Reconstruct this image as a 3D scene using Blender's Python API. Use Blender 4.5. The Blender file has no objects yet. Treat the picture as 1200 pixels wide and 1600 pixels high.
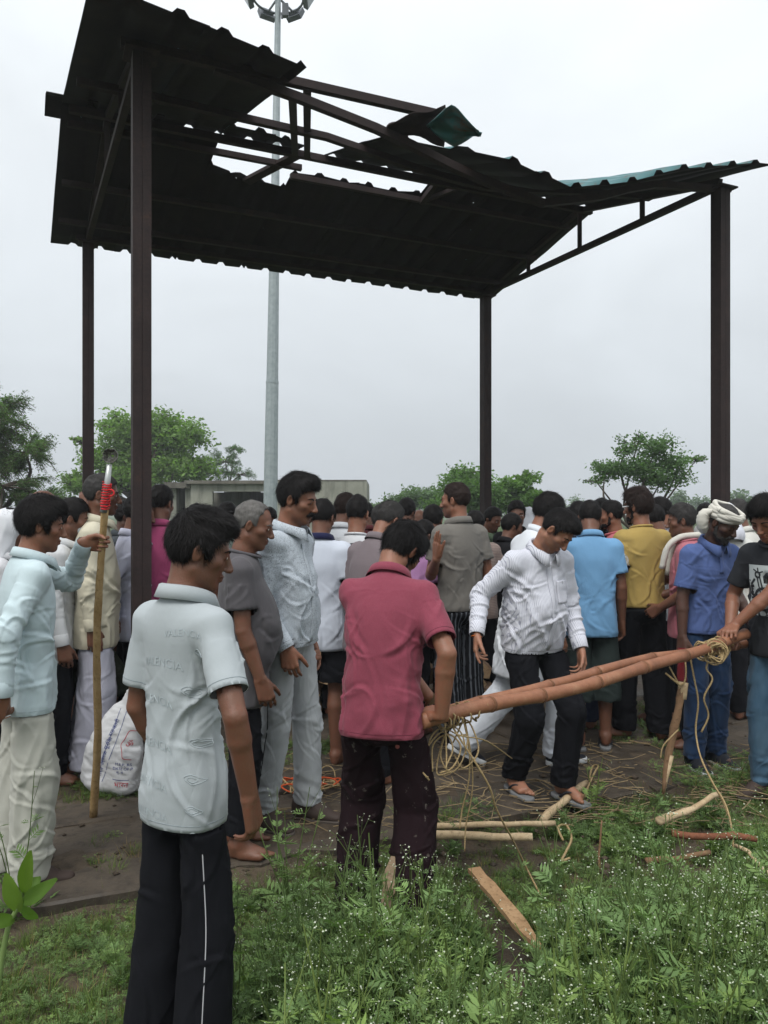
import bpy, math, random
import numpy as np
from mathutils.bvhtree import BVHTree
from mathutils import Vector
sc = bpy.context.scene
# ---------------------------------------------------------------- camera: a phone held upright at eye height
CAM_H, HOR, FPX = 1.62, 800.0, 1200.0
cam_d = bpy.data.cameras.new('camera'); cam = bpy.data.objects.new('camera', cam_d); sc.collection.objects.link(cam); sc.camera = cam
cam.location = (0, 0, CAM_H); cam.rotation_euler = (math.radians(90), 0, 0)
cam_d.sensor_fit = 'HORIZONTAL'; cam_d.sensor_width = 36; cam_d.lens = 36; cam_d.clip_start = .05; cam_d.clip_end = 3000
# ---------------------------------------------------------------- overcast sky (brighter overhead than at the horizon) and a veiled sun
SUN_EL, SUN_AZ = math.radians(58), math.radians(205)
wd = bpy.data.worlds.new('World'); sc.world = wd; wd.use_nodes = True; wt = wd.node_tree; wn = wt.nodes
bg = wn['Background']; bg.inputs['Strength'].default_value = .10
sky = wn.new('ShaderNodeTexSky'); sky.sky_type = 'NISHITA'; sky.sun_disc = False; sky.sun_elevation = SUN_EL; sky.sun_rotation = SUN_AZ
sky.air_density = 1.0; sky.dust_density = 4.0; sky.ozone_density = 1.0
hsv = wn.new('ShaderNodeHueSaturation'); hsv.inputs['Saturation'].default_value = .25; wt.links.new(sky.outputs[0], hsv.inputs['Color'])
tcw = wn.new('ShaderNodeTexCoord'); sep = wn.new('ShaderNodeSeparateXYZ'); wt.links.new(tcw.outputs['Generated'], sep.inputs[0])
rmp = wn.new('ShaderNodeValToRGB'); wt.links.new(sep.outputs['Z'], rmp.inputs[0]); e = rmp.color_ramp.elements
e[0].position = 0.0; e[0].color = (4.40, 4.78, 5.10, 1); e[1].position = 1.0; e[1].color = (12.8, 13.3, 13.8, 1)
for p_, c_ in ((.13, (4.85, 5.23, 5.55)), (.30, (5.95, 6.35, 6.68)), (.52, (7.2, 7.6, 7.9))):
    q_ = e.new(p_); q_.color = (*c_, 1)
mp = wn.new('ShaderNodeMapping'); mp.inputs['Scale'].default_value = (1.6, 1.6, 3.2); wt.links.new(tcw.outputs['Generated'], mp.inputs[0])
ns = wn.new('ShaderNodeTexNoise'); ns.inputs['Scale'].default_value = 1.4; ns.inputs['Detail'].default_value = 7; ns.inputs['Roughness'].default_value = .52; ns.inputs['Distortion'].default_value = .5
wt.links.new(mp.outputs[0], ns.inputs['Vector'])
cl = wn.new('ShaderNodeMapRange'); cl.inputs[1].default_value = .3; cl.inputs[2].default_value = .7; cl.inputs[3].default_value = .90; cl.inputs[4].default_value = 1.09; wt.links.new(ns.outputs['Fac'], cl.inputs[0])
mm = wn.new('ShaderNodeMix'); mm.data_type = 'RGBA'; mm.blend_type = 'MULTIPLY'; mm.inputs[0].default_value = 1; wt.links.new(rmp.outputs[0], mm.inputs[6]); wt.links.new(cl.outputs[0], mm.inputs[7])
ms = wn.new('ShaderNodeMix'); ms.data_type = 'RGBA'; ms.inputs[0].default_value = .93; wt.links.new(hsv.outputs[0], ms.inputs[6]); wt.links.new(mm.outputs[2], ms.inputs[7])
wt.links.new(ms.outputs[2], bg.inputs['Color'])
sl = bpy.data.lights.new('sun', 'SUN'); sl.energy = 1.5; sl.angle = math.radians(28); sl.color = (1, .97, .92)
so_ = bpy.data.objects.new('sun', sl); sc.collection.objects.link(so_)
_d = Vector((math.sin(SUN_AZ) * math.cos(SUN_EL), math.cos(SUN_AZ) * math.cos(SUN_EL), math.sin(SUN_EL)))
so_.rotation_euler = _d.to_track_quat('Z', 'Y').to_euler()
vs = sc.view_settings; vs.view_transform = 'Standard'; vs.look = 'None'; vs.exposure = 0.52; vs.gamma = 1.0; vs.use_curve_mapping = False
sc.cycles.max_bounces = 6; sc.cycles.diffuse_bounces = 3; sc.cycles.glossy_bounces = 2; sc.cycles.transparent_max_bounces = 6; sc.cycles.use_denoising = True
def G(px, py): # a pixel of the photograph on level ground -> place in the scene
    y = FPX * CAM_H / (py - HOR); return ((px - 600) / FPX * y, y)
def W(px, py, y): return np.array([(px - 600) / FPX * y, y, CAM_H + (HOR - py) / FPX * y])
# ---------------------------------------------------------------- shared helpers
f32 = np.float32
def V3(*a): return np.array(a, dtype=float)
def nrm(v):
    v = np.asarray(v, float); n = np.linalg.norm(v); return v / n if n > 1e-9 else v
def ss(a, b, x):
    t = np.clip((x - a) / (b - a), 0, 1); return t * t * (3 - 2 * t)
def rotx(a): c, s = math.cos(a), math.sin(a); return np.array([[1,0,0],[0,c,-s],[0,s,c]])
def roty(a): c, s = math.cos(a), math.sin(a); return np.array([[c,0,s],[0,1,0],[-s,0,c]])
def rotz(a): c, s = math.cos(a), math.sin(a); return np.array([[c,-s,0],[s,c,0],[0,0,1]])
RAD = math.radians
_pr = np.random.RandomState(7)
_perm = _pr.permutation(256); _perm = np.concatenate([_perm, _perm, _perm])
_grad = _pr.normal(size=(256, 3)); _grad /= np.linalg.norm(_grad, axis=1)[:, None]
def perlin(P):
    P = np.asarray(P, float); i = np.floor(P).astype(int); f = P - i; i &= 255
    u = f * f * f * (f * (f * 6 - 15) + 10); r = 0
    for dx in (0, 1):
        for dy in (0, 1):
            for dz in (0, 1):
                h = _perm[_perm[_perm[i[:,0]+dx] + i[:,1]+dy] + i[:,2]+dz] & 255
                d = f - np.array([dx, dy, dz])
                w = (u[:,0] if dx else 1-u[:,0]) * (u[:,1] if dy else 1-u[:,1]) * (u[:,2] if dz else 1-u[:,2])
                r = r + w * np.einsum('ij,ij->i', _grad[h], d)
    return r * 1.5

class Field:
    """a sampled distance field that grows by smooth unions of simple solids"""
    def __init__(s, lo, hi, h):
        s.h = h; s.lo = np.array(lo, float)
        s.ax = [np.arange(lo[i], hi[i] + h, h, dtype=f32) for i in range(3)]
        s.f = np.full([len(a) for a in s.ax], 0.5, f32)
    def _sub(s, lo, hi):
        sl = []
        for i in range(3):
            a = max(0, int((lo[i] - s.lo[i]) / s.h)); b = min(len(s.ax[i]), int((hi[i] - s.lo[i]) / s.h) + 2)
            if b - a < 2: return None
            sl.append(slice(a, b))
        X = s.ax[0][sl[0]][:, None, None]; Y = s.ax[1][sl[1]][None, :, None]; Z = s.ax[2][sl[2]][None, None, :]
        return tuple(sl), X, Y, Z
    def _put(s, q, d, k, sub=False):
        a = s.f[q]
        if sub:
            d = -d; h = np.clip(.5 - .5 * (a - d) / k, 0, 1); s.f[q] = a * (1 - h) + d * h + k * h * (1 - h)
        else:
            h = np.clip(.5 + .5 * (a - d) / k, 0, 1); s.f[q] = a * (1 - h) + d * h - k * h * (1 - h)
    def rc(s, a, b, ra, rb, k=.01, flat=None, sub=False):
        """round cone a-b; flat=(axis, scale) squeezes it along an axis"""
        a = np.asarray(a, float); b = np.asarray(b, float); m = max(ra, rb) + k + 2.5 * s.h
        r = s._sub(np.minimum(a, b) - m, np.maximum(a, b) + m)
        if r is None: return
        q, X, Y, Z = r; d = b - a; L2 = max(float(d @ d), 1e-9)
        px, py, pz = X - f32(a[0]), Y - f32(a[1]), Z - f32(a[2])
        t = np.clip((px * f32(d[0]) + py * f32(d[1]) + pz * f32(d[2])) / f32(L2), 0, 1)
        qx, qy, qz = px - t * f32(d[0]), py - t * f32(d[1]), pz - t * f32(d[2])
        w = qx * qx + qy * qy + qz * qz
        if flat is not None:
            n, sc = nrm(flat[0]), flat[1]; e = qx * f32(n[0]) + qy * f32(n[1]) + qz * f32(n[2])
            w = w + e * e * f32(1 / sc ** 2 - 1)
        s._put(q, np.sqrt(w) - (f32(ra) + t * f32(rb - ra)), k, sub)
    def ell(s, c, r, R=None, k=.01, sub=False):
        c = np.asarray(c, float); m = max(r) + k + 2.5 * s.h; g = s._sub(c - m, c + m)
        if g is None: return
        q, X, Y, Z = g; px, py, pz = X - f32(c[0]), Y - f32(c[1]), Z - f32(c[2])
        if R is None: u, v, w = px, py, pz
        else:
            R = np.asarray(R, float)
            u, v, w = [px * f32(R[0, i]) + py * f32(R[1, i]) + pz * f32(R[2, i]) for i in range(3)]
        k0 = np.sqrt((u / f32(r[0])) ** 2 + (v / f32(r[1])) ** 2 + (w / f32(r[2])) ** 2)
        k1 = np.sqrt((u / f32(r[0]**2)) ** 2 + (v / f32(r[1]**2)) ** 2 + (w / f32(r[2]**2)) ** 2) + f32(1e-6)
        s._put(q, k0 * (k0 - 1) / k1, k, sub)
    def ec(s, a, b, fa, ra, rb, k=.03, p=2.0):
        """elliptic segment a-b; fa: frame columns (right, forward, up)"""
        a = np.asarray(a, float); b = np.asarray(b, float); m = max(*ra, *rb) + k + 2.5 * s.h
        g = s._sub(np.minimum(a, b) - m, np.maximum(a, b) + m)
        if g is None: return
        q, X, Y, Z = g; d = b - a; L = np.linalg.norm(d); d = d / L
        r_ = fa[:, 0]; fo = nrm(np.cross(d, r_)); r_ = np.cross(fo, d)
        px, py, pz = X - f32(a[0]), Y - f32(a[1]), Z - f32(a[2])
        dot = lambda n: px * f32(n[0]) + py * f32(n[1]) + pz * f32(n[2])
        t = dot(d); h = np.clip(t / f32(L), 0, 1); exc = np.maximum(np.maximum(-t, t - f32(L)), 0)
        rx = f32(ra[0]) + h * f32(rb[0] - ra[0]); ry = f32(ra[1]) + h * f32(rb[1] - ra[1])
        u = np.abs(dot(r_)) / rx; v = np.abs(dot(fo)) / ry
        e = (u ** f32(p) + v ** f32(p)) ** f32(1 / p)
        dd = (e - 1) * np.minimum(rx, ry)
        s._put(q, np.sqrt(np.maximum(dd, 0) ** 2 + exc ** 2) + np.minimum(dd, 0), k)
    def cut(s, p, n):
        """keep the side of the plane the normal points away from"""
        n = nrm(n); X, Y, Z = s.ax[0][:, None, None], s.ax[1][None, :, None], s.ax[2][None, None, :]
        d = (X - f32(p[0])) * f32(n[0]) + (Y - f32(p[1])) * f32(n[1]) + (Z - f32(p[2])) * f32(n[2])
        s.f = np.maximum(s.f, d)
    def at(s, P):
        i = [np.clip(np.round((P[:, j] - s.lo[j]) / s.h).astype(int), 0, len(s.ax[j]) - 1) for j in range(3)]
        return s.f[i[0], i[1], i[2]]
    def mesh(s, smooth=1):
        f = s.f; I = f < 0
        c = I[:-1,:-1,:-1]; n8 = np.zeros(c.shape, np.uint8)
        for dx in (0, 1):
            for dy in (0, 1):
                for dz in (0, 1):
                    n8 += I[dx:dx+c.shape[0], dy:dy+c.shape[1], dz:dz+c.shape[2]]
        act = (n8 > 0) & (n8 < 8); ci = np.argwhere(act); nv = len(ci)
        if nv == 0: return np.zeros((0, 3)), np.zeros((0, 4), int)
        idx = np.full(act.shape, -1, np.int32); idx[act] = np.arange(nv)
        P = np.zeros((nv, 3)); cnt = np.zeros(nv)
        cor = [(0,0,0),(1,0,0),(0,1,0),(1,1,0),(0,0,1),(1,0,1),(0,1,1),(1,1,1)]
        val = [f[ci[:,0]+a, ci[:,1]+b, ci[:,2]+e] for a, b, e in cor]
        for i in range(8):
            for ax in range(3):
                if cor[i][ax] == 0:
                    j = i + (1, 2, 4)[ax]; a, b = val[i], val[j]; m = (a < 0) != (b < 0)
                    if m.any():
                        p = np.tile(np.array(cor[i], float), (m.sum(), 1)); p[:, ax] += a[m] / (a[m] - b[m]); P[m] += p; cnt[m] += 1
        P = (P / cnt[:, None] + ci) * s.h + s.lo
        Q = []
        for ax in range(3):
            o1, o2 = (ax + 1) % 3, (ax + 2) % 3
            sl0 = [slice(None)] * 3; sl1 = [slice(None)] * 3; sl0[ax] = slice(0, -1); sl1[ax] = slice(1, None)
            A, B = I[tuple(sl0)], I[tuple(sl1)]
            for flip in (0, 1):
                e = np.argwhere(A & ~B) if not flip else np.argwhere(~A & B)
                ok = (e[:, o1] > 0) & (e[:, o2] > 0) & (e[:, o1] < idx.shape[o1]) & (e[:, o2] < idx.shape[o2]); e = e[ok]
                def g(d1, d2):
                    t = e.copy(); t[:, o1] -= d1; t[:, o2] -= d2; return idx[t[:,0], t[:,1], t[:,2]]
                q = np.stack([g(1,1), g(0,1), g(0,0), g(1,0)], 1)
                Q.append(q if not flip else q[:, ::-1])
        Q = np.concatenate(Q); Q = Q[(Q >= 0).all(1)]
        for _ in range(smooth): P = relax(P, Q, .5)
        return P, Q

def relax(P, Q, w=.5):
    S = np.zeros_like(P); C = np.zeros(len(P))
    for i in range(4):
        a, b = Q[:, i], Q[:, (i + 1) % 4]
        for k in range(3):
            S[:, k] += np.bincount(a, P[b, k], len(P)) + np.bincount(b, P[a, k], len(P))
        C += np.bincount(a, None, len(P)) + np.bincount(b, None, len(P))
    return P * (1 - w) + w * S / np.maximum(C, 1)[:, None]
def vnormals(P, Q):
    n = np.cross(P[Q[:, 2]] - P[Q[:, 0]], P[Q[:, 3]] - P[Q[:, 1]]); N = np.zeros_like(P)
    for i in range(4):
        for k in range(3): N[:, k] += np.bincount(Q[:, i], n[:, k], len(P))
    return N / (np.linalg.norm(N, axis=1)[:, None] + 1e-12)
def compact(P, F, *extra):
    used = np.unique(F); m = np.full(len(P), -1); m[used] = np.arange(len(used))
    return (P[used], m[F]) + tuple(e[used] for e in extra)

C = bpy.context.scene.collection
def obj(name, P, F, mats, parent=None, smooth=True, midx=None, col=None):
    me = bpy.data.meshes.new(name)
    P = np.asarray(P, float)
    if isinstance(F, np.ndarray) and F.ndim == 2:
        me.vertices.add(len(P)); me.vertices.foreach_set('co', P.astype(f32).ravel())
        n = F.shape[1]; me.loops.add(F.size); me.loops.foreach_set('vertex_index', F.astype(np.int32).ravel())
        me.polygons.add(len(F)); me.polygons.foreach_set('loop_start', np.arange(0, F.size, n, dtype=np.int32))
        me.update(calc_edges=True)
    else:
        me.from_pydata([tuple(p) for p in P], [], [tuple(int(i) for i in f) for f in F])
    for m in (mats if isinstance(mats, (list, tuple)) else [mats]): me.materials.append(m)
    if smooth: me.polygons.foreach_set('use_smooth', np.ones(len(me.polygons), bool))
    if midx is not None: me.polygons.foreach_set('material_index', np.asarray(midx, np.int32))
    if col is not None:
        a = me.color_attributes.new('tint', 'FLOAT_COLOR', 'POINT')
        c4 = np.ones((len(P), 4), f32); c4[:, :3] = col; a.data.foreach_set('color', c4.ravel())
    me.validate()
    o = bpy.data.objects.new(name, me); C.objects.link(o)
    if parent is not None: o.parent = parent
    return o
def tag(o, label=None, cat=None, group=None, kind=None):
    if label: o['label'] = label
    if cat: o['category'] = cat
    if group: o['group'] = group
    if kind: o['kind'] = kind
    return o
def empty(name, loc=(0, 0, 0), rz=0):
    o = bpy.data.objects.new(name, None); C.objects.link(o); o.location = loc; o.rotation_euler = (0, 0, rz); o.empty_display_size = .1
    return o
class MB:
    """collects boxes, bars and tubes into one mesh"""
    def __init__(s): s.v = []; s.f = []
    def add(s, v, f):
        n = len(s.v); s.v += [tuple(map(float, p)) for p in v]; s.f += [tuple(int(i) + n for i in q) for q in f]; return s
    def box(s, c, size, R=None):
        c = np.asarray(c, float); h = np.asarray(size, float) / 2
        v = np.array([[x, y, z] for x in (-1, 1) for y in (-1, 1) for z in (-1, 1)]) * h
        if R is not None: v = v @ np.asarray(R).T
        return s.add(v + c, [(0,1,3,2),(4,6,7,5),(0,4,5,1),(2,3,7,6),(0,2,6,4),(1,5,7,3)])
    def bar(s, a, b, w, h, up=(0, 0, 1)):
        a = np.asarray(a, float); b = np.asarray(b, float); d = b - a; L = np.linalg.norm(d); d = d / L
        up = np.asarray(up, float)
        if abs(d @ up) > .98: up = V3(0, 1, 0)
        r = nrm(np.cross(d, up)); u = np.cross(r, d)
        return s.box((a + b) / 2, (w, L, h), np.stack([r, d, u], 1))
    def tube(s, pts, rad, n=8, cap=True, jit=0, rng=None):
        pts = np.asarray(pts, float); m = len(pts); rad = np.broadcast_to(np.asarray(rad, float), (m,))
        T = np.gradient(pts, axis=0); T /= np.linalg.norm(T, axis=1)[:, None] + 1e-12
        u = nrm(np.cross(T[0], (0, 0, 1) if abs(T[0][2]) < .9 else (1, 0, 0))); v = []
        for i in range(m):
            u = nrm(u - T[i] * (u @ T[i])); w = np.cross(T[i], u)
            for k in range(n):
                a = 2 * math.pi * k / n; r = rad[i] * (1 + (rng.uniform(-jit, jit) if jit else 0))
                v.append(pts[i] + (u * math.cos(a) + w * math.sin(a)) * r)
        f = [(i*n+k, i*n+(k+1)%n, (i+1)*n+(k+1)%n, (i+1)*n+k) for i in range(m-1) for k in range(n)]
        if cap: f += [tuple(range(n - 1, -1, -1)), tuple(range((m-1)*n, m*n))]
        return s.add(v, f)
    def build(s, name, mat, parent=None, smooth=False): return obj(name, s.v, s.f, mat, parent, smooth)
def smooth_path(pts, n=8):
    """Catmull-Rom through the points"""
    p = np.asarray(pts, float); p = np.vstack([2*p[0]-p[1], p, 2*p[-1]-p[-2]]); out = []
    for i in range(1, len(p) - 2):
        for k in range(n):
            t = k / n
            out.append(.5 * (2*p[i] + (p[i+1]-p[i-1])*t + (2*p[i-1]-5*p[i]+4*p[i+1]-p[i+2])*t*t + (3*p[i]-p[i-1]-3*p[i+1]+p[i+2])*t**3))
    out.append(p[-2]); return np.array(out)

# ---------------------------------------------------------------- materials
MATS = {}
def srgb(r, g, b):
    f = lambda c: ((c/255 + .055) / 1.055) ** 2.4 if c > 10 else c / 255 / 12.92
    return (f(r), f(g), f(b))
class NT:
    def __init__(s, name, rough=.8, spec=.3):
        s.m = bpy.data.materials.new(name); s.m.use_nodes = True; s.t = s.m.node_tree; s.n = s.t.nodes
        s.b = s.n['Principled BSDF']; s.b.inputs['Roughness'].default_value = rough
        s.b.inputs['Specular IOR Level'].default_value = spec; s._tc = None
    def link(s, a, b): s.t.links.new(a, b)
    def node(s, t, **kw):
        n = s.n.new(t)
        for k, v in kw.items():
            if k in n.inputs.keys() if hasattr(n.inputs, 'keys') else False: pass
            setattr(n, k, v)
        return n
    def tc(s, which='Object'):
        if s._tc is None: s._tc = s.n.new('ShaderNodeTexCoord')
        return s._tc.outputs[which]
    def mapping(s, scale=(1,1,1), which='Object', rot=(0,0,0), loc=(0,0,0)):
        m = s.n.new('ShaderNodeMapping'); s.link(s.tc(which), m.inputs[0]); m.inputs['Scale'].default_value = scale
        m.inputs['Rotation'].default_value = rot; m.inputs['Location'].default_value = loc; return m.outputs[0]
    def noise(s, scale=5, detail=4, rough=.6, vec=None, dist=0):
        n = s.n.new('ShaderNodeTexNoise'); n.inputs['Scale'].default_value = scale; n.inputs['Detail'].default_value = detail
        n.inputs['Roughness'].default_value = rough; n.inputs['Distortion'].default_value = dist
        s.link(vec if vec is not None else s.tc(), n.inputs['Vector']); return n.outputs['Fac']
    def ramp(s, fac, stops, interp='LINEAR'):
        r = s.n.new('ShaderNodeValToRGB'); r.color_ramp.interpolation = interp; e = r.color_ramp.elements
        while len(e) < len(stops): e.new(.5)
        for el, (p, c) in zip(e, stops): el.position = p; el.color = (*c, 1) if len(c) == 3 else c
        s.link(fac, r.inputs[0]); return r.outputs[0]
    def mix(s, a, b, fac, mode='MIX'):
        m = s.n.new('ShaderNodeMix'); m.data_type = 'RGBA'; m.blend_type = mode
        for v, i in ((fac, 0), (a, 6), (b, 7)):
            if hasattr(v, 'is_linked') or hasattr(v, 'links'): s.link(v, m.inputs[i])
            else: m.inputs[i].default_value = v if i == 0 else (*v, 1)
        return m.outputs[2]
    def math(s, op, a, b=0):
        m = s.n.new('ShaderNodeMath'); m.operation = op
        for v, i in ((a, 0), (b, 1)):
            if hasattr(v, 'links'): s.link(v, m.inputs[i])
            else: m.inputs[i].default_value = v
        return m.outputs[0]
    def bump(s, h, strength=.3, dist=.01):
        b = s.n.new('ShaderNodeBump'); b.inputs['Strength'].default_value = strength; b.inputs['Distance'].default_value = dist
        s.link(h, b.inputs['Height']); s.link(b.outputs[0], s.b.inputs['Normal']); return b
    def color(s, c):
        if hasattr(c, 'links'): s.link(c, s.b.inputs['Base Color'])
        else: s.b.inputs['Base Color'].default_value = (*c, 1)
    def attr(s, name):
        a = s.n.new('ShaderNodeAttribute'); a.attribute_name = name; return a.outputs['Color']

def flat(name, c, rough=.8, spec=.3, metal=0):
    if name in MATS: return MATS[name]
    t = NT(name, rough, spec); t.color(c); t.b.inputs['Metallic'].default_value = metal; MATS[name] = t.m; return t.m
def mul(c, k): return tuple(min(1, max(0, x * k)) for x in c)

def cloth(name, c, pattern=None, c2=None, scale=1.0, rough=.9, fuzz=1.0):
    """woven cloth: a faded base colour, thread grain and a printed or woven pattern"""
    key = 'cloth_' + name
    if key in MATS: return MATS[key]
    t = NT(key, rough, .12); o = t.tc()
    var = t.noise(2.2, 5, .6); base = t.mix(mul(c, .9), mul(c, 1.07), var)
    fine = t.noise(420, 2, .5)
    if pattern == 'stripe':
        w = t.n.new('ShaderNodeTexWave'); w.wave_type = 'BANDS'; w.bands_direction = 'X'; w.inputs['Scale'].default_value = 33 * scale
        w.inputs['Distortion'].default_value = .25; w.inputs['Detail Scale'].default_value = 3; t.link(o, w.inputs[0])
        dash = t.n.new('ShaderNodeTexWave'); dash.bands_direction = 'Z'; dash.inputs['Scale'].default_value = 60 * scale; t.link(o, dash.inputs[0])
        m = t.ramp(w.outputs['Fac'], [(.80, (0,0,0)), (.95, (1,1,1))]); d = t.ramp(dash.outputs['Fac'], [(.2, (.45,.45,.45)), (.6, (1,1,1))])
        base = t.mix(base, c2, t.mix((0,0,0), m, d))
    elif pattern == 'band':
        w = t.n.new('ShaderNodeTexWave'); w.bands_direction = 'X'; w.inputs['Scale'].default_value = 12 * scale; t.link(o, w.inputs[0])
        base = t.mix(base, c2, t.ramp(w.outputs['Fac'], [(.72, (0,0,0)), (.82, (1,1,1))]))
    elif pattern == 'speck':
        m1 = t.ramp(t.noise(260 * scale, 3, .75, t.mapping((1, 1, .55))), [(.50, (0,0,0)), (.63, (1,1,1))])
        m2 = t.ramp(t.noise(9, 3, .6), [(.3, (.25,.25,.25)), (.7, (1,1,1))])
        base = t.mix(base, c2, t.mix((0,0,0), m1, m2))
    elif pattern == 'check':
        w = t.n.new('ShaderNodeTexWave'); w.bands_direction = 'X'; w.inputs['Scale'].default_value = 25 * scale; t.link(o, w.inputs[0])
        w2 = t.n.new('ShaderNodeTexWave'); w2.bands_direction = 'Z'; w2.inputs['Scale'].default_value = 25 * scale; t.link(o, w2.inputs[0])
        base = t.mix(base, c2, t.math('MAXIMUM', t.ramp(w.outputs['Fac'], [(.75, (0,0,0)), (.9, (1,1,1))]), t.ramp(w2.outputs['Fac'], [(.75, (0,0,0)), (.9, (1,1,1))])))
    elif pattern == 'print':
        base = t.mix(base, c2, t.ramp(t.noise(55 * scale, 3, .7, dist=1.5), [(.48, (0,0,0)), (.56, (1,1,1))]))
    elif pattern == 'denim':
        base = t.mix(base, c2, t.ramp(t.noise(7, 4, .6, t.mapping((1, 1, .35))), [(.35, (0,0,0)), (.75, (1,1,1))]))
    elif pattern == 'mud':
        m = t.math('MULTIPLY', t.ramp(t.noise(26 * scale, 3, .65), [(.63, (0,0,0)), (.68, (1,1,1))]), t.ramp(t.noise(4, 2), [(.42, (0,0,0)), (.6, (1,1,1))]))
        base = t.mix(base, c2, m)
    elif pattern == 'heather':
        base = t.mix(base, c2, t.ramp(t.noise(300, 3, .8, t.mapping((1, 1, 2.2))), [(.4, (0,0,0)), (.7, (1,1,1))]))
    t.color(t.mix(base, (0, 0, 0), t.math('MULTIPLY', fine, .12)))
    def crease(sc_, mp_, d_):   # sharp valleys between soft swellings, as pressed and worn cloth shows
        a_ = t.math('ABSOLUTE', t.math('SUBTRACT', t.noise(sc_, 3, .5, t.mapping(mp_), d_), .5)); return t.math('POWER', t.math('MULTIPLY', a_, 2.2), .55)
    wr = t.math('ADD', t.math('MULTIPLY', crease(4.0, (1.3, 1.3, .40), .7), .9), t.math('MULTIPLY', t.noise(11, 4, .55, t.mapping((1.2, 1.2, .6)), .4), .55))
    h = t.math('ADD', wr, t.math('MULTIPLY', fine, .035))
    t.bump(h, .26 * fuzz, .016)
    t.b.inputs['Sheen Weight'].default_value = .08 if max(c) > .05 else 0.0; t.b.inputs['Sheen Roughness'].default_value = .5
    MATS[key] = t.m; return t.m
def skin(name, c):
    key = 'skin_' + name
    if key in MATS: return MATS[key]
    t = NT(key, .46, .4)
    n = t.noise(14, 5, .6); base = t.mix(t.mix(mul(c, .72), mul(c, 1.2), n), (c[0] * 1.15, c[1] * .82, c[2] * .8), t.ramp(t.noise(45, 4, .7), [(.45, (0,0,0)), (.7, (.55,.55,.55))]))
    t.color(t.mix(base, t.attr('tint'), 1.0, 'MULTIPLY'))
    t.bump(t.math('ADD', t.noise(170, 4, .7), t.math('MULTIPLY', t.noise(38, 3, .6), 1.4)), .30, .004)
    t.b.inputs['Subsurface Weight'].default_value = 0.06; t.b.inputs['Subsurface Radius'].default_value = (.012, .004, .002); t.b.inputs['Subsurface Scale'].default_value = .4
    MATS[key] = t.m; return t.m
def hairmat(name, c):
    key = 'hair_' + name
    if key in MATS: return MATS[key]
    t = NT(key, .62, .16); t.color(t.mix(mul(c, .5), mul(c, 1.7), t.noise(90, 3, .7, t.mapping((1, 1, .35)))))
    t.bump(t.noise(220, 3, .7, t.mapping((1, 1, .3))), .5, .004); MATS[key] = t.m; return t.m
# ---------------------------------------------------------------- people
def ik(S, T, l1, l2, pole):
    S, T = np.asarray(S, float), np.asarray(T, float); d = T - S; L = np.linalg.norm(d); m = (l1 + l2) * .998
    if L > m: T = S + d / L * m; L = m; d = T - S
    L = max(L, abs(l1 - l2) + .01); u = d / np.linalg.norm(d); a = (l1*l1 - l2*l2 + L*L) / (2 * L); h = math.sqrt(max(l1*l1 - a*a, 0))
    p = np.asarray(pole, float); p = nrm(p - u * (p @ u)); return S + u * a + p * h, T
def frame_of(d, side):
    d = nrm(d); r = nrm(np.asarray(side, float) - d * (np.asarray(side, float) @ d)); return np.stack([r, np.cross(d, r), d], 1)
HANDS = {  # finger bends (knuckle, middle, tip) from index to little, thumb (out, forward, bend)
    'relax': ([(22,28,18),(28,34,20),(34,38,22),(38,42,24)], (.55,.8,-.35, 12)),
    'open':  ([(8,12,8),(10,14,8),(12,16,8),(14,18,10)], (.75,.7,-.15, 5)),
    'flat':  ([(2,4,2),(2,4,2),(2,4,2),(3,5,2)], (.30,.95,-.15, 2)),
    'grip':  ([(62,80,42),(66,82,42),(70,82,42),(74,82,42)], (.35,.75,-.75, 38)),
    'wrap':  ([(48,56,40),(50,58,40),(52,60,40),(54,62,40)], (.55,.60,-.70, 26)),
    'point': ([(12,14,8),(34,40,20),(42,46,24),(46,50,26)], (.5,.85,-.3, 12)),
}
def add_hand(F, W, R, s, thumb, pose, fine):
    """W wrist, R columns (x, distal, dorsal); thumb = +1/-1 side of x"""
    P = lambda x, y, z: W + R @ (np.array([x * thumb, y, z]) * s)
    fx = [.030, .010, -.011, -.030]; by = [.090, .095, .090, .081]; ln = [.074, .083, .076, .060]; rr = [.0086, .0089, .0084, .0074]
    ben, th = HANDS[pose]; k = .010
    for i in range(4):
        F.rc(P(fx[i] * .55, .0, 0), P(fx[i], by[i], 0), .0165 * s, .0118 * s, k)
    F.ell(P(.012, .045, -.008), (.030 * s, .042 * s, .016 * s), R, .012)
    kk = .003 if fine else .002
    for i in range(4):
        a = 0; x, y, z = fx[i], by[i], 0.0; sp = (1.5 - i) * .035
        for j, fr in enumerate((.46, .30, .24)):
            a += RAD(ben[i][j]); L = ln[i] * fr
            nx, ny, nz = x + L * sp * math.cos(a), y + L * math.cos(a), z - L * math.sin(a)
            F.rc(P(x, y, z), P(nx, ny, nz), rr[i] * (1 - .09 * j) * s, rr[i] * (.93 - .10 * j) * s, .006 if j == 0 else kk)
            x, y, z = nx, ny, nz
    d = nrm(V3(th[0], th[1], th[2])); b = V3(.026, .022, -.006); c = b + d * .046
    F.rc(P(*b), P(*c), .0150 * s, .0118 * s, .010)
    d2 = nrm(d + V3(-.3, .2, -.25) * math.sin(RAD(th[3])) * 2.2); e = c + d2 * .034; F.rc(P(*c), P(*e), .0112 * s, .0100 * s, .004)
    d3 = nrm(d2 + V3(-.35, .15, -.2) * math.sin(RAD(th[3])) * 2.2); F.rc(P(*e), P(*(e + d3 * .026)), .0098 * s, .0078 * s, .003)
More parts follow.
